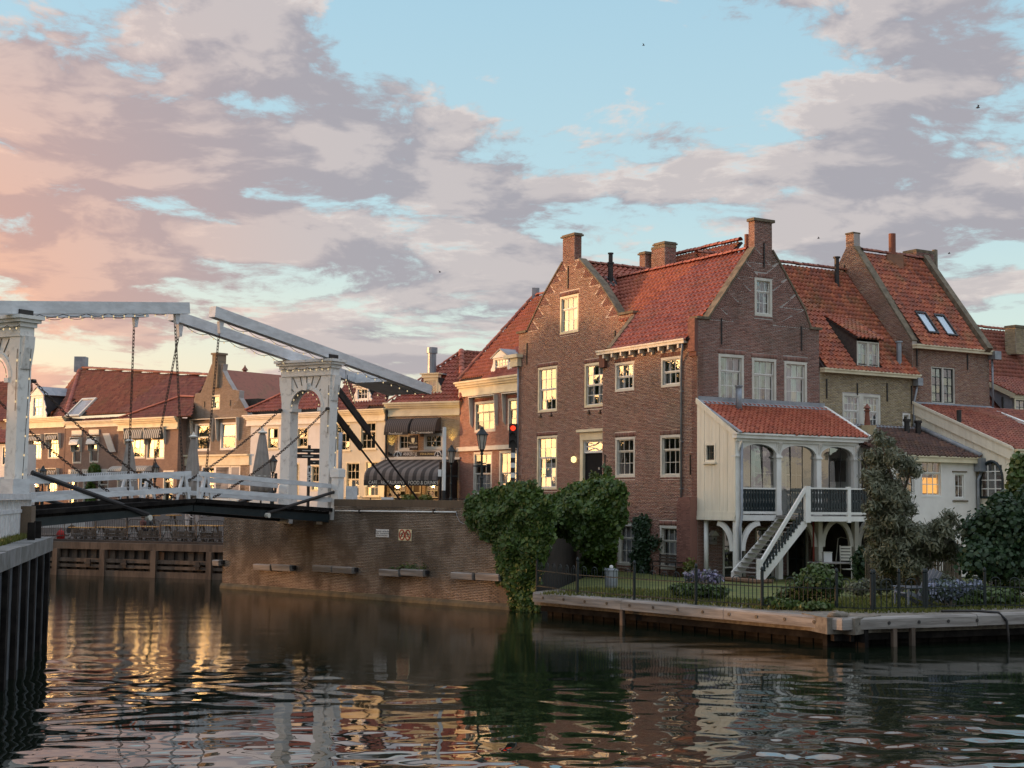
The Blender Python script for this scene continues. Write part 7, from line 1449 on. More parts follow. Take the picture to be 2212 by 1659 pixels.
def mass(parent, blobs, n, size, mat, slim=False, limit=0, rest='foliage', shell=.55, **kw):
    w = np.array([b[1][0]*b[1][1]*b[1][2] for b in blobs])**(2/3); k = rng.choice(len(blobs), n, p=w/w.sum()); C = np.array([b[0] for b in blobs], float)[k]; R = np.array([b[1] for b in blobs], float)[k]
    d = rng.normal(0, 1, (n, 3)); d /= np.linalg.norm(d, axis=1)[:, None]; r = shell+(1-shell)*rng.random(n); r *= .8+.3*lump(d[:, :2]*4+C[:, :2], 1.0)
    leaves(parent, C+d*R*r[:, None], d*1.2+np.array([0, 0, .4]), size, mat, slim=slim, limit=limit, rest=rest, **kw)
def gp(px, y=None, z=ZG): return atz(px[0], px[1], z)
# the grey green tree
tb = atz(1985, 1292, ZG); TY = tb[1]
TR = thing('willow_tree', 'slender grey green tree leaning in front of the white annex', 'tree', tuple(tb))
tp = lambda x, y, dy=0: aty(x, y, TY+dy)
limbs = [[(1985, 1292), (1972, 1180), (1945, 1090), (1920, 1010), (1900, 940)], [(1972, 1180), (2000, 1160), (2030, 1140), (2060, 1130)], [(1960, 1140), (1930, 1100), (1905, 1080)], [(1975, 1190), (1925, 1170), (1895, 1150)], [(1945, 1090), (1965, 1020), (1960, 980)], [(2000, 1160), (2040, 1170), (2065, 1165)]]
part(TR, 'trunk', BARK, lambda m: [m.tube([tp(x, y, (i % 3-1)*.25) for x, y in l], np.linspace(.11 if i == 0 else .06, .02, len(l)), 6) for i, l in enumerate(limbs)])
bl = []
for x, y, r, n_ in [(1905, 945, .5, 1), (1915, 985, .8, 1), (1900, 1030, .8, 1), (1930, 1060, .8, 1), (1915, 1110, .9, 1), (1950, 1140, 1.0, 1), (1900, 1160, .9, 1), (1940, 1190, 1.1, 1), (1985, 1170, 1.0, 1), (2020, 1165, .7, 1), (2050, 1190, .7, 1), (1995, 1210, 1.0, 1), (1950, 1000, .7, 1), (2045, 1130, .6, 1), (1890, 1090, .7, 1), (2060, 1160, .4, 1), (2020, 1180, .8, 1), (1895, 1000, .7, 1), (1925, 1075, .9, 1), (1945, 1095, .7, 1), (1985, 1185, .8, 1), (1925, 1220, .9, 1), (1960, 1225, .9, 1), (1900, 1200, .8, 1), (2030, 1150, .7, 1), (1910, 1130, .8, 1), (1890, 1060, .6, 1)]:
    for j in range(5): c = tp(x+random.gauss(0, 12), y+random.gauss(0, 10), random.uniform(-1.2, 1.2)); bl.append((c, (r*.62, r*.62, r*.5)))
mass(TR, bl, 38000, .19, OLIVE, slim=True, shell=.1, rest='crown')
tw = MB()
for c, r in bl[::2]: tw.tube([np.array(c)-np.array([.1, 0, .5]), np.array(c)+np.array([random.gauss(0, .3), 0, .4])], [.02, .006], 4)
tw.build('twig', BARK, TR)
def bush(name, label, cat, blobs, n, size, mat, grp=None, base=None, **kw):
    t_ = thing(name, label, cat, tuple(base if base is not None else blobs[0][0]), grp); mass(t_, [(np.array(c)+rng.normal(0, .14, 3)*np.array(r)*np.array([1, 1, .6]), np.array(r)*s) for c, r in blobs for s in (.55, .7, .85)], n, size, mat, **kw)
    b0 = np.array(base if base is not None else blobs[0][0]); part(t_, 'stem', BARK, lambda m: [m.tube([b0, np.array(b[0])], [.05, .02], 5) for b in blobs[:4]]); return t_
def pb_(x, y, Y, r): return (aty(x, y, Y), r)
bush('dark_bush', 'large dark green rounded bush at the right edge of the garden', 'bush', [pb_(2150, 1180, 52, (1.4, 1.2, 1.3)), pb_(2120, 1150, 52.5, (1.1, 1, 1)), pb_(2180, 1120, 52, (1.2, 1, 1.2)), pb_(2210, 1170, 51.5, (1.2, 1, 1.4)), pb_(2140, 1215, 51.5, (1.3, 1, .9)), pb_(2105, 1200, 52, (.8, .8, .9)), pb_(2195, 1220, 51.5, (1.3, 1, .9)), pb_(2165, 1090, 53, (.7, .7, .6)), pb_(2240, 1110, 52, (1.3, 1, 1.6))], 10000, .17, DARKL, base=atz(2150, 1260, ZG))
bush('laurel_bush', 'lighter green leafy branch above the dark bush at the right edge', 'bush', [pb_(2195, 1040, 54, (.6, .6, .9)), pb_(2215, 1015, 54, (.7, .6, .8)), pb_(2180, 1075, 54, (.6, .5, .4)), pb_(2225, 1070, 54, (.8, .6, .8))], 1500, .2, LEAFG, base=aty(2200, 1150, 54))
def gb(x, y, dz, r): c = atz(x, y, ZG); return (c+np.array([0, 0, dz]), r)
bush('garden_shrub', 'loose brown green shrub in front of the veranda at the fence', 'shrub', [gb(*zl(1560, 1190), .55, (.7, .5, .6)), gb(*zl(1700, 1200), .9, (.8, .6, .8)), gb(*zl(1780, 1190), .9, (.6, .5, .7)), gb(*zl(1640, 1180), 1.0, (.5, .4, .5)), gb(*zl(1450, 1170), .4, (.7, .4, .5)), gb(*zl(1350, 1160), .3, (.5, .4, .4))], 3600, .12, LEAFG, slim=False)
bush('lilac_flowers', 'lilac flowering plants at the foot of the brick buttress', 'flower bed', [gb(*zl(470, 1080), .75, (.6, .4, .35)), gb(*zl(560, 1085), .8, (.5, .4, .35)), gb(*zl(630, 1080), .65, (.35, .3, .3))], 800, .11, PURPF, base=atz(*zl(550, 1110), ZG), spread=1)
bush('fern_clump', 'green clump of leaves below the lilac flowers', 'plant', [gb(*zl(440, 1110), .3, (.9, .4, .35)), gb(*zl(620, 1110), .3, (.7, .4, .4)), gb(*zl(280, 1080), .25, (.5, .3, .3))], 1300, .13, LEAFG)
bush('blue_flowers', 'wide bed of pale blue flowers behind the right hand fence', 'flower bed', [gb(*zo(1300, 1000), .55, (.7, .6, .5)), gb(*zo(1450, 1000), .6, (.8, .6, .5)), gb(*zo(1580, 990), .55, (.6, .6, .5)), gb(*zo(1690, 960), .5, (.5, .5, .45))], 1900, .11, BLUEF, base=atz(*zo(1450, 1010), ZG), spread=1)
bush('pink_flowers', 'magenta flower cluster in front of the cane screen', 'flower bed', [gb(*zo(870, 830), .75, (.7, .4, .3)), gb(*zo(980, 820), .8, (.5, .4, .3)), gb(*zo(1150, 800), .8, (.6, .4, .25))], 750, .10, PINKF, base=atz(*zo(900, 860), ZG), spread=1)
bush('low_greenery', 'low leafy plants along the fence beside the blue flowers', 'plant', [gb(*zo(1560, 1000), .22, (.7, .4, .25)), gb(*zo(1700, 990), .3, (.6, .5, .35)), gb(*zo(1850, 960), .4, (.7, .6, .4)), gb(*zo(2000, 980), .35, (.8, .5, .4)), gb(*zo(2130, 900), .5, (.7, .6, .5))], 2200, .15, LEAFG)
bush('grey_herbs', 'grey green herbs around the lawn behind the fence', 'plant', [gb(*zo(480, 890), .35, (.8, .4, .35)), gb(*zo(640, 880), .4, (.7, .4, .4)), gb(*zo(780, 870), .45, (.7, .4, .4)), gb(*zo(1080, 850), .4, (.6, .4, .4)), gb(*zo(1350, 850), .5, (.8, .5, .5))], 2200, .12, OLIVE)
bush('low_greenery', 'green ground plants at the foot of the stair', 'plant', [gb(*zl(1180, 1180), .2, (.5, .3, .22)), gb(*zl(1340, 1200), .2, (.6, .3, .2)), gb(*zl(1600, 1215), .15, (.7, .3, .18))], 1000, .13, LEAFG)
bush('far_shrubs', 'dark shrubbery at the left end of the cane screen', 'shrub', [gb(*zo(520, 770), 1.0, (.5, .5, 1.0)), gb(*zo(600, 770), .8, (.5, .5, .7))], 700, .17, DARKL)
# grass
gr = []
gp_poly = [zi(740, 1170), zi(1200, 1110), zi(2100, 1130), zl(720, 1080), zl(1100, 1110), zo(240, 900), zo(1200, 850), zo(2212, 820), zo(2212, 1000), zo(1160, 1040), zo(240, 1050), zl(1800, 1215), zl(1100, 1190), zl(400, 1140), zi(1700, 1210), zi(1100, 1180)]
q = pip(gp_poly, 9000); P = np.array([atz(x, y, ZG+.03) for x, y in q])
GRS = mk_leaf('grass_blade', [(.10, .12, .025), (.14, .15, .03), (.08, .10, .02), (.20, .19, .05)]); N = len(P)
M = np.zeros((N, 3, 3)); a_ = rng.random(N)*6.28; s_ = .06+.07*rng.random(N); M[:, 0, 0] = np.cos(a_)*.05; M[:, 1, 0] = np.sin(a_)*.05; M[:, 0, 1] = rng.normal(0, .03, N); M[:, 1, 1] = rng.normal(0, .03, N); M[:, 2, 1] = s_; M[:, 0, 2] = -np.sin(a_)*.05; M[:, 1, 2] = np.cos(a_)*.05
pieces(None, 'grass', [(-.5, -.3, 0), (.5, -.3, 0), (0, 1, .3), (.3, .8, -.4)], [(0, 1, 2), (0, 1, 3)], M, P, GRS, 0, rest='grass')
q = np.stack([rng.random(2600)*16, -.45-rng.random(2600)*.6], 1); P = np.array([PN.P(u, vN-.02, w) for u, w in q]); N = len(P); M2 = M[:N].copy(); M2[:, 2, 1] *= 1.8
pieces(None, 'bank_grass', [(-.5, -.3, 0), (.5, -.3, 0), (0, 1, .3), (.3, .8, -.4)], [(0, 1, 2), (0, 1, 3)], M2, P, GRS, 0, rest='bank_grass')
# ------------------------------------------------------------------ garden things
b0 = atz(*zi(1950, 1165), ZG); wb = PA.shift(1.2)
BN = thing('garden_bench', 'weathered bench under the right ground floor window', 'bench', tuple(b0)); ux = PA.uv(zi(1950, 1100), 1.0)[0]
for i in range(3): part(BN, 'seat_slat', WOODB, lambda m: m.pbox(PA, ux-1.0, ux+1.0, ZG+.42, ZG+.46, .45+.14*i, .57+.14*i))
for i in range(3): part(BN, 'back_slat', WOODB, lambda m: m.pbox(PA, ux-1.0, ux+1.0, ZG+.58+.14*i, ZG+.69+.14*i, .36-.02*i, .40-.02*i))
for s in (-.9, .9): part(BN, 'leg', BLACK, lambda m: (m.bar(PA.P(ux+s, ZG, .85), PA.P(ux+s, ZG+.44, .8), .05, .05), m.bar(PA.P(ux+s, ZG, .4), PA.P(ux+s, ZG+1.0, .34), .05, .05), m.bar(PA.P(ux+s, ZG+.66, .36), PA.P(ux+s, ZG+.64, .85), .05, .04), m.bar(PA.P(ux+s, ZG+.44, .8), PA.P(ux+s, ZG+.64, .85), .04, .04)))
c = atz(*zi(1462, 1108), ZG); TB = thing('metal_bin', 'grey metal bin with white lid knob by the climber', 'bin', tuple(c))
part(TB, 'body', ZINC, lambda m: m.lathe([(.23, 0), (.26, .1), (.27, .66), (.29, .68), (.29, .74), (.25, .76)], c, 14)); part(TB, 'handle', SIGNW, lambda m: m.lathe([(.05, .76), (.08, .80), (.07, .88), (.02, .9)], c, 8))
ct = PV.P(PV.uv(zl(1760, 860), 1.0)[0], ZG, 1.0); vt_ = max(ZG+.8, PV.uv(zl(1760, 862), 1.0)[1])
TA = thing('garden_table', 'small round table with boxes under the balcony', 'table', tuple(ct)); part(TA, 'top', WOODG, lambda m: m.lathe([(.02, 0), (.95, 0), (.97, .03), (.95, .06), (.02, .06)], (ct[0], ct[1], vt_-.06), 18)); part(TA, 'leg', BLACK, lambda m: [m.bar((ct[0]+.5*a, ct[1]+.5*b, ZG), (ct[0]+.2*a, ct[1]+.2*b, vt_-.05), .05, .05) for a, b in ((1, 1), (-1, 1), (1, -1), (-1, -1))])
BX = thing('box', 'small white box standing on the round garden table', 'box', (ct[0]-.1, ct[1], vt_)); part(BX, 'carton', SIGNW, lambda m: m.box(ct[0]-.28, ct[0]+.1, ct[1]-.2, ct[1]+.1, vt_, vt_+.42)); part(BX, 'lid', OFFW, lambda m: m.box(ct[0]-.3, ct[0]+.12, ct[1]-.22, ct[1]+.12, vt_+.42, vt_+.46))
CH = thing('folding_chair', 'pale slatted folding chair behind the garden table', 'chair', (ct[0]+.9, ct[1]+.3, ZG))
for i in range(5): part(CH, 'slat', OFFW, lambda m: m.box(ct[0]+.65, ct[0]+1.15, ct[1]+.5+.02*i, ct[1]+.53+.02*i, vt_+.05+.14*i, vt_+.15+.14*i))
part(CH, 'leg', OFFW, lambda m: [m.bar((ct[0]+x, ct[1]+.5, ZG), (ct[0]+x, ct[1]+.6, vt_+.75), .04, .04) for x in (.65, 1.15)]); part(CH, 'seat', OFFW, lambda m: m.box(ct[0]+.62, ct[0]+1.18, ct[1], ct[1]+.5, vt_-.35, vt_-.31))
lw = .55; LA_ = thing('folded_table', 'folded table with pale metal frame leaning in the dark under the balcony', 'folding table', tuple(PV.P(PV.uv(zo(330, 500), -.6)[0], ZG, -.6)))
c4 = [PV.P(*PV.uv(zo(*q), -.6), -.6) for q in ((243, 528), (268, 270), (300, 258), (418, 290), (390, 540))]; part(LA_, 'frame', OFFW, lambda m: m.tube(c4+[c4[0]], .022, 5)); part(LA_, 'board', BLACK, lambda m: m.prism([c4[0], c4[1], c4[3], c4[4]], -PV.n3*.04)); part(LA_, 'leg', OFFW, lambda m: m.tube([c4[0], c4[0]-np.array([0, 0, c4[0][2]-ZG])], .02, 5))
BH = thing('bird_house', 'small pale bird house on the brick under the veranda', 'bird house', tuple(PC.P(*PC.uv(zl(600, 510)), .05))); u, v = PC.uv(zl(602, 510)); part(BH, 'box', WOODG, lambda m: m.pbox(PC, u-.16, u+.16, v-.22, v+.2, .02, .24)); part(BH, 'roof', OFFW, lambda m: m.prism([PC.P(u-.24, v+.18, .02), PC.P(u, v+.42, .02), PC.P(u+.24, v+.18, .02)], PC.n3*.3)); part(BH, 'hole', BLACK, lambda m: m.tube([PC.P(u, v+.02, .22), PC.P(u, v+.02, .245)], .05, 8))
# cane screen, potting benches, chair, stone, path
p0, p1 = atz(*zo(560, 800), ZG), atz(*zo(1560, 770), ZG); PCn = Pl(p0, d=p1-p0); LC = float(np.linalg.norm((p1-p0)[:2])); vc_ = PCn.uv(zo(1400, 210))[1]
CS = thing('cane_screen', 'tall dry cane screen fence behind the tree', 'fence', tuple(PCn.P(LC/2, ZG)))
CANE = mk_tile('dry_cane', [(.13, .10, .065), (.09, .07, .048), (.17, .13, .085), (.065, .05, .036)], mamt=.3)
xs = np.arange(0, LC, .075); cm = MB(); cm.tube([np.array((0, 0, 0)), np.array((0, 0, 1.0))], .03, 5); cq = [f for f in cm.F if len(f) == 4]
M = np.zeros((len(xs), 3, 3)); M[:, 0, 0] = 1; M[:, 1, 1] = 1; M[:, 2, 2] = (vc_-ZG)*(.66+.2*rng.random(len(xs))); M[:, 0, 2] = rng.normal(0, .05, len(xs)); T = np.array([PCn.P(x, ZG, random.uniform(-.03, .03)) for x in xs]); pieces(CS, 'cane', cm.V, cq, M, T, CANE, 300)
part(CS, 'rail', WOODB, lambda m: (m.pbox(PCn, 0, LC, ZG+.6, ZG+.66, -.06, -.04), m.pbox(PCn, 0, LC, vc_-.6, vc_-.54, -.06, -.04)))
def table_(nm, label, pa, pc, hgt, dep, mat):
    a, b = atz(*pa, ZG), atz(*pc, ZG); pl = Pl(a, d=b-a); L = float(np.linalg.norm((b-a)[:2])); t_ = thing(nm, label, 'table', tuple((a+b)/2))
    for i in range(4): part(t_, 'plank', mat, lambda m: m.pbox(pl, -.1, L+.1, ZG+hgt-.05, ZG+hgt, -dep+dep*i/4, -dep+dep*(i+1)/4-.02))
    part(t_, 'apron', mat, lambda m: m.pbox(pl, 0, L, ZG+hgt-.2, ZG+hgt-.05, -.06, -.02))
    for u in (.05, L-.15):
        for w in (-.1, -dep): part(t_, 'leg', mat, lambda m: m.pbox(pl, u, u+.12, ZG, ZG+hgt-.05, w, w+.1))
    return pl, L
table_('potting_bench', 'rough grey slatted garden bench left of the potting table', zo(1260, 760), zo(1500, 760), 1.35, .7, WOODG); plT, LT = table_('potting_table', 'long grey potting table holding flower pots by the dark bush', zo(1500, 760), zo(1890, 760), 1.15, .9, WOODG)
for i, (f, r_, h_, mt, lab) in enumerate(((.30, .09, .16, 'terracotta', 'small orange flower pot on the potting table'), (.42, .13, .22, 'cream_plaster', 'cream round pot on the potting table'), (.72, .15, .3, 'zinc', 'grey metal pot on the potting table with white flowers'), (.93, .2, .34, 'dark_cheek', 'dark tub at the right end of the potting table'))):
    c = plT.P(LT*f, ZG+1.15, -.4); o = thing('flower_pot', lab, 'flower pot', tuple(c), 'pots on the potting table'); part(o, 'pot', MATS[mt], lambda m: m.lathe([(r_*.7, 0), (r_, h_*.85), (r_*1.1, h_*.86), (r_*1.1, h_), (r_*.9, h_)], c, 12)); mass(o, [(c+np.array([0, 0, h_+.1]), (r_, r_, .15))], 40, .08, LEAFG)
a = atz(*zo(1080, 985), ZG); ex_ = norm(np.array([.95, .3, 0])); ey_ = np.array([-ex_[1], ex_[0], 0]); AC = thing('garden_chair', 'grey slatted lounge chair with fanned back behind the fence', 'chair', tuple(a))
GREYP = mk('grey_blue_paint', (.20, .21, .24), (.15, .16, .18), .7, 2)
for i in range(5): f = i-2; part(AC, 'back_slat', GREYP, lambda m: m.bar(a+ex_*(.25+.02)+ey_*f*.12+np.array([0, 0, .35]), a+ex_*.75+ey_*f*.2+np.array([0, 0, 1.28-.05*abs(f)]), .11, .025, ey_))
for i in range(5): part(AC, 'seat_slat', GREYP, lambda m: m.bar(a-ex_*(.55-.18*i)+ey_*-.35+np.array([0, 0, .48-.03*i]), a-ex_*(.55-.18*i)+ey_*.35+np.array([0, 0, .48-.03*i]), .14, .025))
for s in (-.4, .4): part(AC, 'arm', GREYP, lambda m: (m.bar(a-ex_*.65+ey_*s+np.array([0, 0, .68]), a+ex_*.4+ey_*s+np.array([0, 0, .66]), .14, .03),)); part(AC, 'leg', GREYP, lambda m: (m.bar(a-ex_*.55+ey_*s, a-ex_*.55+ey_*s+np.array([0, 0, .67]), .1, .05), m.bar(a-ex_*.5+ey_*s+np.array([0, 0, .5]), a+ex_*.55+ey_*s, .05, .12)))
c = atz(*zo(262, 1085), ZG); RK = MB(); V_ = []
for i in range(7):
    for k in range(10): th_ = math.pi*i/6; ph = 2*math.pi*k/10; rr = .8+.14*math.sin(3*ph+i)+.1*math.cos(5*ph+2*i); V_.append((c[0]+.42*rr*math.sin(th_)*math.cos(ph), c[1]+.3*rr*math.sin(th_)*math.sin(ph), c[2]+.04+.15*rr*math.cos(th_)))
o = mesh_obj('boulder', V_, [(i*10+k, i*10+(k+1) % 10, (i+1)*10+(k+1) % 10, (i+1)*10+k) for i in range(6) for k in range(10)], EARTH, None, True); o['label'] = 'pale boulder at the bend of the timber quay'; o['category'] = 'boulder'
p0, p1 = atz(*zo(1400, 790), ZG), atz(*zo(2212, 890), ZG); pk = Pl(p0, d=p1-p0); part(None, 'garden_kerb', SIGNW, lambda m: m.pbox(pk, 0, 12, ZG-.1, ZG+.22, -.35, 0), kind='structure')
# ------------------------------------------------------------------ street furniture
def parasol(x, ytop, ybot, Y, lab, r0=.62):
    top = aty(x, ytop, Y); zb_ = aty(x, ybot, Y)[2]; h = top[2]-zb_; o = thing('parasol', lab, 'parasol', (top[0], top[1], ZS), 'folded parasols on the terrace'); n = 40; m = MB(); rows = [(0, .07), (.03, .15), (.12, .20), (.35, .29), (.62, .40), (.86, .50), (.97, .48), (1, .26)]
    for f, r in rows:
        for k in range(n): a_ = 2*math.pi*k/n; rr = r*r0/.62*(1+(.16*f**.4)*math.sin(a_*9+f*1.2)); m.V.append((top[0]+rr*math.cos(a_), top[1]+rr*math.sin(a_), top[2]-f*h))
    for i in range(len(rows)-1):
        for k in range(n): m.F.append((i*n+k, i*n+(k+1) % n, (i+1)*n+(k+1) % n, (i+1)*n+k))
    m.build('folded_canopy', mk('taupe_canvas', (.34, .31, .28), (.26, .235, .21), .9, 1.2, .2) if 'taupe_canvas' not in MATS else MATS['taupe_canvas'], o, smooth=True)
    part(o, 'cap', OFFW, lambda q: q.lathe([(.05, -.06), (.26, -.03), (.28, .03), (.1, .12), (.03, .3)], top, 12)); part(o, 'pole', BLACK, lambda q: q.tube([(top[0], top[1], ZS-1.2), (top[0], top[1], top[2]-.2)], .05, 8)); part(o, 'tie', OFFW, lambda q: q.tube([(top[0]+.47*math.cos(a), top[1]+.47*math.sin(a), top[2]-h*.72) for a in np.linspace(0, 6.283, 17)], .03, 5))
parasol(280, 953, 1072, 84, 'folded taupe parasol leftmost, before the deep cream cornice house', .66); parasol(418, 944, 1075, 83, 'folded taupe parasol in the middle, before the grey gabled house'); parasol(567, 935, 1065, 80, 'folded taupe parasol on the right, before the white house', .70)
def lamp(x, ytop, Y, lab, zb_=ZS):
    top = aty(x, ytop, Y); x0, y0, zt_ = top; h = zt_-zb_; o = thing('street_lamp', lab, 'street lamp', (x0, y0, zb_), 'old style street lamps'); b = (x0, y0, zb_)
    part(o, 'post', MATS['fence_green_black'], lambda m: m.lathe([(.17, 0), (.17, .25), (.12, .3), (.13, .9), (.09, .98), (.11, 1.05), (.065, 1.12), (.06, h*.45), (.09, h*.46), (.055, h*.48), (.045, h-1.25), (.08, h-1.22), (.05, h-1.14), (.11, h-1.01)], b, 10))
    part(o, 'cross_arm', MATS['fence_green_black'], lambda m: m.bar((x0-.38, y0, zt_-1.75), (x0+.38, y0, zt_-1.75), .035, .05))
    part(o, 'lamp_glass', mk('frosted_glass', (.46, .42, .36), None, .3) if 'frosted_glass' not in MATS else MATS['frosted_glass'], lambda m: m.lathe([(.12, -1.0), (.22, -.38)], top, 6)); part(o, 'lamp_frame', MATS['fence_green_black'], lambda m: [m.bar((x0+.125*math.cos(a), y0+.125*math.sin(a), zt_-1.0), (x0+.225*math.cos(a), y0+.225*math.sin(a), zt_-.38), .025, .025) for a in np.arange(6)*math.pi/3]); part(o, 'lamp_roof', MATS['fence_green_black'], lambda m: m.lathe([(.28, -.39), (.27, -.35), (.12, -.17), (.08, -.10), (.09, -.07), (.04, -.04), (.03, .0)], top, 6))
lamp(*ze(1490, 842), 62.5, 'tall green black street lamp standing before the red brick house'); lamp(*ze(1200, 1018), 80, 'street lamp in front of the cafe awning'); lamp(*zb(1475, 228), 88, 'street lamp seen above the bridge rail by the scalloped blinds'); lamp(*zb(410, 265), 96, 'street lamp in front of the hip roofed house'); lamp(*zd(1185, 360), 84, 'street lamp beside the right folded parasol')
c = aty(*ze(1785, 818), 63.5); TLt = thing('traffic_light', 'red glowing traffic light on a black and white striped post', 'traffic light', (c[0], c[1], ZS)); zt_ = c[2]; tw_ = norm(np.array([-c[0]-6, -c[1], 0])); sd_ = np.array([-tw_[1], tw_[0], 0])
part(TLt, 'housing', BLACK, lambda m: m.par(c-sd_*.19-np.array([0, 0, 1.08])-tw_*.15, sd_*.38, (0, 0, 1.08), tw_*.22))
for i in range(3):
    q = c-np.array([0, 0, .2+.335*i])+tw_*.08; part(TLt, 'lens', REDLIT if i == 0 else BLACK, lambda m: m.tube([q, q+tw_*.03], .115, 14)); k = np.linspace(-.15, math.pi+.15, 9)
    part(TLt, 'visor', BLACK if i else mk('visor_red', (.12, .01, .008), None, .5), lambda m: [m.prism([q+sd_*.14*math.cos(a)+np.array([0, 0, .14*math.sin(a)]), q+sd_*.14*math.cos(b)+np.array([0, 0, .14*math.sin(b)]), q+sd_*.152*math.cos(b)+np.array([0, 0, .152*math.sin(b)]), q+sd_*.152*math.cos(a)+np.array([0, 0, .152*math.sin(a)])], tw_*.22) for a, b in zip(k[:-1], k[1:])])
bz = np.linspace(ZS, zt_-1.08, 16)
for i in range(15): part(TLt, 'post_band', SIGNW if i % 2 else BLACK, lambda m: m.tube([(c[0], c[1], bz[i]), (c[0], c[1], bz[i+1])], .105, 12))
c = aty(*ze(1133, 850), 61.5); WPo = thing('white_pole', 'white pole with black foot behind the quay parapet', 'pole', (c[0], c[1], ZS)); zm2 = aty(*ze(1133, 1450), 61.5)[2]
part(WPo, 'shaft', SIGNW, lambda m: m.tube([(c[0], c[1], zm2), (c[0], c[1], c[2])], .085, 10)); part(WPo, 'foot', BLACK, lambda m: m.tube([(c[0], c[1], ZS), (c[0], c[1], zm2)], .09, 10)); part(WPo, 'handle', SIGNW, lambda m: m.box(c[0]-.25, c[0]-.1, c[1]-.05, c[1]+.05, zm2+.6, zm2+.9))
g_ = aty(*ze(148, 900), 76); GPo = thing('grey_pole', 'thin pale grey pole in front of the cream house', 'pole', (g_[0], g_[1], ZS)); pipe(GPo, [(g_[0], g_[1], ZS), (g_[0], g_[1], g_[2])], .11, ZINC, 'shaft', 8)
ps = Pl(aty(*zd(1620, 300), 74), az=math.radians(78)); SP = thing('signpost', 'black finger signpost seen through the bridge portal', 'signpost', tuple(ps.P(0, ZS)))
u0, v0 = ps.uv(zd(1620, 290)); part(SP, 'pole', BLACK, lambda m: m.tube([ps.P(0, ZS, -.08), ps.P(0, v0+.2, -.08)], .08, 8))
for xa, ya, xb, yb in ((1463, 283, 1762, 335), (1463, 350, 1760, 402), (1622, 425, 1758, 478)): r = ps.rect(zd(xa, ya), zd(xb, yb)); part(SP, 'finger_board', BLACK, lambda m: m.pbox(ps, r[0], r[2], r[1], r[3], -.03, .03)); part(SP, 'board_line', OFFW, lambda m: m.pbox(ps, r[0]+.3, r[2]-.4, (r[1]+r[3])/2-.02, (r[1]+r[3])/2+.02, .031, .034))
for xa, ya, xb, yb in ((1596, 492, 1645, 590), (1596, 598, 1645, 645), (1596, 652, 1645, 695)): r = ps.rect(zd(xa, ya), zd(xb, yb)); part(SP, 'notice_plate', SIGNW, lambda m: m.pbox(ps, r[0], r[2], r[1], r[3], .04, .07)); part(SP, 'pictogram', INK, lambda m: m.pbox(ps, r[0]+(r[2]-r[0])*.3, r[2]-(r[2]-r[0])*.3, r[1]+(r[3]-r[1])*.25, r[3]-(r[3]-r[1])*.25, .07, .073))
MB_ = thing('menu_board', 'black cafe menu board on the street beside the left portal reading KEOP', 'sign', tuple(PW.P(45, ZS, 3))); r = PW.rect(zb(298, 470), zb(370, 545), 3.0); part(MB_, 'board', BLACK, lambda m: m.pbox(PW, r[0], r[2], ZS, r[3], 2.95, 3.0)); text(MB_, PW, 'KEOP', (r[0]+r[2])/2, r[1]+(r[3]-r[1])*.5, .5, SIGNW, 3.01)
VN = thing('door_vine', 'round topped green vine around the door of the narrow brick house', 'vine', tuple(PW.P(PW.uv(zb(900, 600))[0], ZS, .3))); drape(VN, PW, [zb(865, 300), zb(900, 265), zb(950, 275), zb(968, 310), zb(940, 345), zb(915, 360), zb(910, 460), zb(912, 650), zb(838, 655), zb(850, 480), zb(870, 380)], 2600, .1, .7, .22, IVYB)
# parked car roof behind the left end of the bridge
cc = aty(*zb(520, 660), 88); CR_ = thing('parked_car', 'silver car roof showing behind the left end of the bridge deck', 'car', (cc[0], cc[1], ZS)); CARP = mk('silver_paint', (.45, .46, .47), None, .25, metal=.3)
cx2, cy2 = cc[0], cc[1]; prf = [(-2.1, .45), (-2.15, .8), (-1.9, .95), (-1.2, 1.02), (-.55, 1.45), (.6, 1.48), (1.4, 1.1), (2.1, .95), (2.15, .5)]
part(CR_, 'body', CARP, lambda m: m.prism([(cx2+a, cy2-.8, 1.95+b) for a, b in prf], (0, 1.6, 0))); part(CR_, 'side_window', GLASS, lambda m: m.prism([(cx2+a, cy2-.83, 1.95+b) for a, b in ((-1.0, 1.05), (-.5, 1.38), (.55, 1.4), (1.15, 1.08))], (0, .02, 0)))
for s in (-1.35, 1.35): part(CR_, 'wheel', BLACK, lambda m: m.tube([(cx2+s, cy2-.85, 2.27), (cx2+s, cy2-.6, 2.27)], .32, 14))
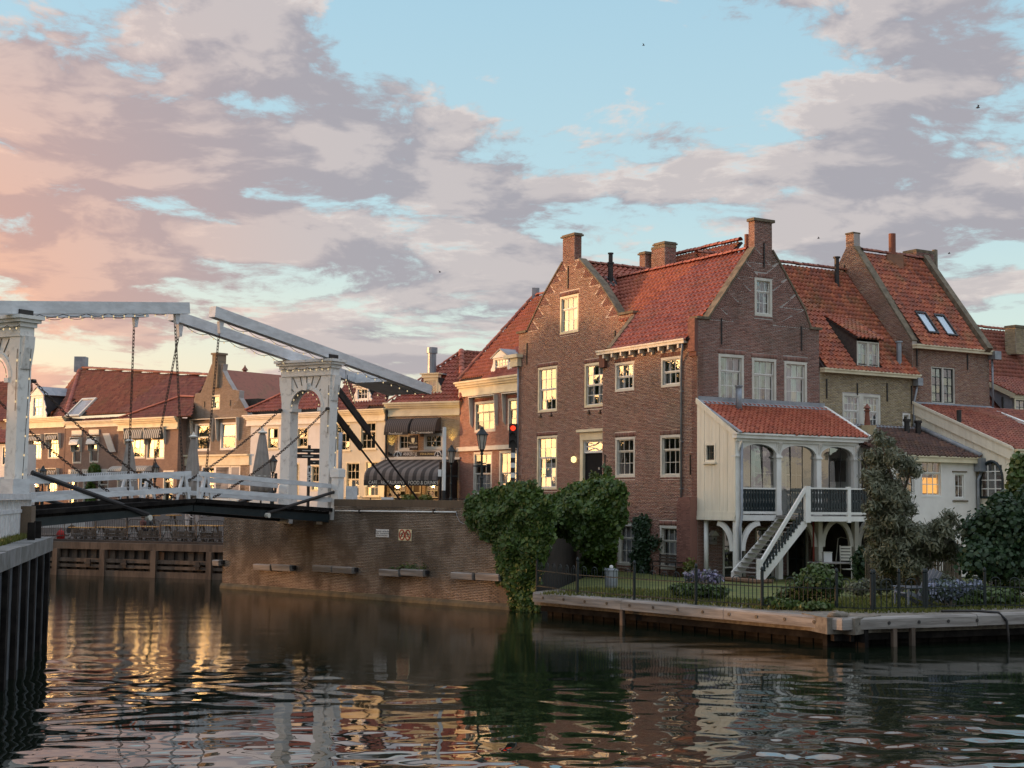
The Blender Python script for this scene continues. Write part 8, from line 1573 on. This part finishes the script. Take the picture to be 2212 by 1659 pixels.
# ------------------------------------------------------------------ terrace: tables, people
PLANK = mk('warm_table_wood', (.62, .33, .10), (.50, .25, .075), .55, 2)
for i, (xa, xb, y, w_) in enumerate(((690, 890, 850, -2.0), (930, 1190, 848, -2.2), (1240, 1500, 840, -2.2), (1560, 1840, 832, -2.2), (1880, 2100, 832, -2.0), (1400, 1490, 738, -6.0), (1610, 1690, 735, -6.0))):
    a, va_ = PF_.uv(zb(xa, y), w_); b, _ = PF_.uv(zb(xb, y), w_); z0 = 1.95 if w_ > -4 else 2.4
    o = thing('picnic_table', 'picnic table with warm orange boards, '+['leftmost behind the barriers', 'second from the left behind the barriers', 'behind the barrier of the seated pair', 'below the standing waiter', 'rightmost beside the brick quay', 'farther back, left of the waiter', 'farther back, beside the waiter'][i], 'table', tuple(PF_.P((a+b)/2, z0, w_)), 'picnic tables on the terrace')
    for j in range(4): part(o, 'board', PLANK, lambda m: m.pbox(PF_, a, b, va_-.03, va_+.02, w_-.35+.2*j, w_-.17+.2*j))
    for u in (a+.25, b-.35): part(o, 'leg', WOODG, lambda m: (m.bar(PF_.P(u, z0, w_-.55), PF_.P(u, va_-.03, w_-.1), .09, .09), m.bar(PF_.P(u, z0, w_+.65), PF_.P(u, va_-.03, w_+.2), .09, .09)))
    for s in (-.85, .85): part(o, 'bench', WOODG, lambda m: m.pbox(PF_, a, b, va_-.38, va_-.33, w_+s-.13, w_+s+.13))
for i, (xa, xb) in enumerate(((690, 900), (990, 1190), (1310, 1500), (1640, 1850), (1900, 2100))):
    a, v_ = PF_.uv(zb(xa, 880), -1.1); b, _ = PF_.uv(zb(xb, 880), -1.1); o = thing('plank_bench', 'grey plank bench with its back to the canal, '+['leftmost', 'second from the left', 'middle one', 'second from the brick quay', 'nearest the brick quay'][i], 'bench', tuple(PF_.P((a+b)/2, 1.95, -1.1)), 'plank benches behind the barriers')
    for k in range(2): part(o, 'back_plank', WOODB, lambda m: m.pbox(PF_, a, b, 2.12+.19*k, 2.28+.19*k, -1.12, -1.07))
    for k in range(2): part(o, 'seat_plank', WOODB, lambda m: m.pbox(PF_, a, b, 2.22, 2.27, -1.62+.2*k, -1.44+.2*k))
    for u in (a+.05, (a+b)/2, b-.2): part(o, 'post', WOODB, lambda m: m.pbox(PF_, u, u+.14, 1.9, 2.55, -1.25, -1.13))
def person(name, label, foot, yaw, pose, shirt, trousers, hair, skin=(.42, .25, .18), h=1.75):
    """one continuous body grown from a skeleton"""
    s = h/1.75; J = {}
    if pose == 'sit': J = dict(hip=(0, 0, .52), chest=(0, -.03, .92), neck=(0, -.03, 1.10), head=(0, -.06, 1.22), top=(0, -.06, 1.33), k1=(.13, -.42, .52), k2=(-.13, -.42, .52), f1=(.13, -.42, .06), f2=(-.13, -.42, .06), t1=(.13, -.58, .04), t2=(-.13, -.58, .04), s1=(.2, -.03, 1.02), s2=(-.2, -.03, 1.02), e1=(.27, -.15, .80), e2=(-.27, -.15, .80), h1=(.14, -.40, .82), h2=(-.14, -.40, .82))
    else: J = dict(hip=(0, 0, .95), chest=(0, 0, 1.33), neck=(0, 0, 1.50), head=(0, -.03, 1.62), top=(0, -.03, 1.72), k1=(.1, -.05, .52), k2=(-.1, .03, .52), f1=(.1, 0, .08), f2=(-.1, .08, .08), t1=(.1, -.17, .04), t2=(-.1, -.09, .04), s1=(.2, 0, 1.42), s2=(-.2, 0, 1.42), e1=(.26, .02, 1.14), e2=(-.25, -.08, 1.14), h1=(.24, -.2, 1.0), h2=(-.15, -.32, 1.1))
    R = dict(hip=.15, chest=.15, neck=.06, head=.10, top=.08, k1=.075, k2=.075, f1=.05, f2=.05, t1=.04, t2=.04, s1=.07, s2=.07, e1=.05, e2=.05, h1=.04, h2=.04)
    E_ = [('hip', 'chest'), ('chest', 'neck'), ('neck', 'head'), ('head', 'top'), ('hip', 'k1'), ('k1', 'f1'), ('f1', 't1'), ('hip', 'k2'), ('k2', 'f2'), ('f2', 't2'), ('chest', 's1'), ('s1', 'e1'), ('e1', 'h1'), ('chest', 's2'), ('s2', 'e2'), ('e2', 'h2')]
    ks = list(J); cy_, sy_ = math.cos(yaw), math.sin(yaw); W_ = lambda p: (foot[0]+s*(p[0]*cy_-p[1]*sy_), foot[1]+s*(p[0]*sy_+p[1]*cy_), foot[2]+s*p[2])
    me = bpy.data.meshes.new(name); me.from_pydata([W_(J[k]) for k in ks], [(ks.index(a), ks.index(b)) for a, b in E_], []); o = bpy.data.objects.new(name, me); COL.objects.link(o)
    md = o.modifiers.new('skin', 'SKIN'); md.use_smooth_shade = True
    for i, k in enumerate(ks): me.skin_vertices[0].data[i].radius = (R[k]*s, R[k]*s*(.75 if k in ('hip', 'chest') else 1)); 
    me.skin_vertices[0].data[0].use_root = True; o.modifiers.new('sub', 'SUBSURF').levels = 1
    m_, t_ = newmat(name+'_skin_and_clothes_%d' % len(MATS)); z_ = t_.n('ShaderNodeSeparateXYZ', None, Vector=wpos(t_)).outputs[2]; zr = lambda k: foot[2]+s*J[k][2]
    c_ = t_.mix(t_.m('GREATER_THAN', z_, zr('hip')+.08*s), trousers, shirt); c_ = t_.mix(t_.m('GREATER_THAN', z_, zr('neck')-.01), c_, skin); out(t_, pnode(t_, Base_Color=c_, Roughness=.75)); me.materials.append(m_)
    o['label'] = label; o['category'] = 'person'; hp = W_(J['head']); fw = np.array([sy_, -cy_, 0])
    part(o, 'hair', mk('hair_%d' % len(MATS), hair, None, .7), lambda q: q.lathe([(.11*s, -.02), (.118*s, .05*s), (.10*s, .11*s), (.05*s, .145*s), (.01, .15*s)], np.array(hp)-fw*.025*s, 10), smooth=True); return o
def pq(x, y, w): return PF_.uv(zb(x, y), w)[0]
u = pq(1330, 800, -2.9); person('person', 'seated person in a dark red top at the table, left one of the pair', PF_.P(u, 1.95, -3.1), 2.4, 'sit', (.12, .04, .035), (.03, .03, .04), (.10, .07, .05))
u = pq(1388, 800, -2.9); person('person', 'seated person in a dark jacket at the table, right one of the pair', PF_.P(u, 1.95, -3.1), 2.5, 'sit', (.04, .045, .05), (.03, .03, .04), (.14, .09, .05))
u = pq(1775, 800, -4.2); person('person', 'standing waiter in a pale apron behind the terrace tables', PF_.P(u, 2.1, -4.2), 2.0, 'stand', (.55, .48, .44), (.52, .46, .43), (.05, .04, .03)); u = pq(1850, 800, -4.4); person('person', 'standing guest in a light coat right of the waiter', PF_.P(u, 2.1, -4.6), 2.8, 'stand', (.42, .36, .33), (.36, .32, .30), (.12, .08, .05))
def pt_(x, y, w): return PT.P(PT.uv(ze(x, y), w)[0], ZS, w)
person('person', 'seated cafe guest in red under the big awning', pt_(612, 1490, 1.6), 2.6, 'sit', (.20, .03, .03), (.03, .03, .03), (.03, .02, .02)); person('person', 'seated cafe guest in black under the big awning', pt_(698, 1480, 1.6), 2.9, 'sit', (.02, .02, .022), (.03, .03, .03), (.03, .02, .02))
for (x, y), lab in ((zb(575, 950), 'red bag hanging by the leftmost barrier'),):
    c = PF_.P(PF_.uv((x, y), -.75)[0], vFt, -.75); o = thing('red_bag', lab, 'bag', tuple(c)); REDC = mk('red_canvas', (.38, .015, .012), None, .7); part(o, 'sack', REDC, lambda m: m.lathe([(.14, 0), (.22, .1), (.24, .38), (.18, .55), (.08, .6)], c, 12), smooth=True); part(o, 'handle', REDC, lambda m: m.tube([c+np.array([-.1, 0, .57]), c+np.array([0, 0, .72]), c+np.array([.1, 0, .57])], .02, 5))
# cafe terrace rail, plants and chairs behind the parapet
PTr = PT.shift(4.6); CFR = thing('terrace_rail', 'low black rail around the cafe terrace behind the parapet', 'railing', tuple(PTr.P(2, ZS))); ua, ub = PTr.uv(ze(350, 1530))[0], PTr.uv(ze(1340, 1500))[0]; a, b = sorted((ua, ub)); part(CFR, 'top_rail', BLACK, lambda m: m.pbox(PTr, a, b, ZS+1.0, ZS+1.06, -.03, .03))
for u in np.arange(a, b, .9): part(CFR, 'post', BLACK, lambda m: m.pbox(PTr, u-.03, u+.03, ZS, ZS+1.0, -.03, .03))
for x in (820, 985):
    c = PTr.P(PTr.uv(ze(x, 1510))[0], ZS, .4); o = thing('planter', 'planter of yellow green leaves on the cafe terrace, '+('left of the white pole' if x > 900 else 'near the black rack rods'), 'planter', tuple(c), 'cafe planters'); part(o, 'tub', BLACK, lambda m: m.lathe([(.3, 0), (.38, .75), (.4, .8), (.3, .8)], c, 10)); mass(o, [(c+np.array([0, 0, 1.0]), (.5, .4, .3))], 260, .16, LEAFY)
c = PTr.P(PTr.uv(ze(608, 1525))[0], ZS, .2); o = thing('notice_board', 'small white menu card board before the cafe guests', 'sign', tuple(c)); part(o, 'card', SIGNW, lambda m: m.par(c+np.array([-.4, 0, .7]), (.8, -.2, 0), (0, 0, .4), (.01, .05, 0))); part(o, 'leg', BLACK, lambda m: m.tube([c, c+np.array([0, 0, .8])], .04, 6))
# ------------------------------------------------------------------ gulls
GULL = mk('gull_feathers', (.16, .15, .16), None, .8)
for i, (x, y, s) in enumerate(((2112, 233, .55), (1390, 98, .32), (2050, 548, .32), (1768, 515, .32), (950, 588, .3), (1050, 1270/1, .0))):
    if s == 0: continue
    c = aty(x, y, 90); o = thing('gull', 'distant gull in flight, '+['high at the right edge', 'high above the main house chimney', 'above the right chimney stacks', 'just right of the tall gable chimney', 'low above the bridge beams'][i], 'bird', tuple(c), 'gulls in the sky')
    part(o, 'body', GULL, lambda m: m.tube([c+np.array([-.22, 0, -.02])*s, c+np.array([0, 0, 0]), c+np.array([.2, 0, .04])*s, c+np.array([.28, 0, .04])*s], [.02, .08*s, .06*s, .015], 6))
    for e in (-1, 1): part(o, 'wing', GULL, lambda m: m.prism([c+np.array([.08, 0, .03])*s, c+np.array([.1, e*.3, .22])*s, c+np.array([-.02, e*.75, .1])*s+np.array([e*.25, 0, .1])*s, c+np.array([-.1, e*.3, .2])*s, c+np.array([-.08, 0, .02])*s], (0, 0, -.02)))
# ------------------------------------------------------------------ trees along the west bank, left of the view: their crowns shade the street and show in the window panes
LEAFD = mk_leaf('elm_leaf', [(.04, .06, .02), (.06, .085, .025), (.035, .055, .018), (.08, .10, .035)])
proto = None
for i, (x, y, hh) in enumerate(((-72, 30, 16), (-75, 42, 17), (-72, 53, 16.5), (-76, 64, 17.5), (-72, 74, 16.5), (-76, 84, 17.5), (-73, 94, 16.5), (-78, 105, 11), (-84, 124, 8.5), (-88, 146, 9), (-41, 83, 17), (-45, 91, 17.5), (-98, 109, 9.5), (-101, 121, 9))):
    if proto is None:
        proto = thing('elm_tree', 'tall elm on the far west bank', 'tree', (x, y, 0), 'elms on the west bank'); b = np.array([x, y, 0.0]); R0 = np.random.default_rng(5)
        part(proto, 'trunk', BARK, lambda m: [m.tube([b, b+np.array([.2, .1, 5]), b+np.array([.1, .3, 10])], [.5, .38, .2], 8)]+[m.tube([b+np.array([.1, .1, 4+k]), b+np.array([3*math.cos(k*2.1), 3*math.sin(k*2.1), 8+k*1.2])], [.2, .06], 6) for k in range(6)])
        bl = [(b+np.array([R0.normal(0, 2.6), R0.normal(0, 3.4), R0.uniform(5, 15.5)]), (2.3, 2.6, 1.9)) for _ in range(34)]; mass(proto, bl, 7000, .58, LEAFD, shell=.3, rest='crown'); o = proto
    else: o = copy_tree(proto); o.location = (x, y, 0); o.rotation_euler = (0, 0, 1.1*i)
    o.scale = (1, 1, hh/17)
    o['label'] = 'tall elm on the west bank, '+['by the near quay', 'second from the near quay', 'third from the near quay', 'fourth from the near quay', 'fifth from the near quay', 'sixth from the near quay', 'seventh from the near quay', 'eighth from the near quay', 'ninth from the near quay', 'farthest of all', 'growing on the terrace side, nearer one', 'growing on the terrace side, farther one', 'in the back row, nearer one', 'in the back row, farther one'][i]
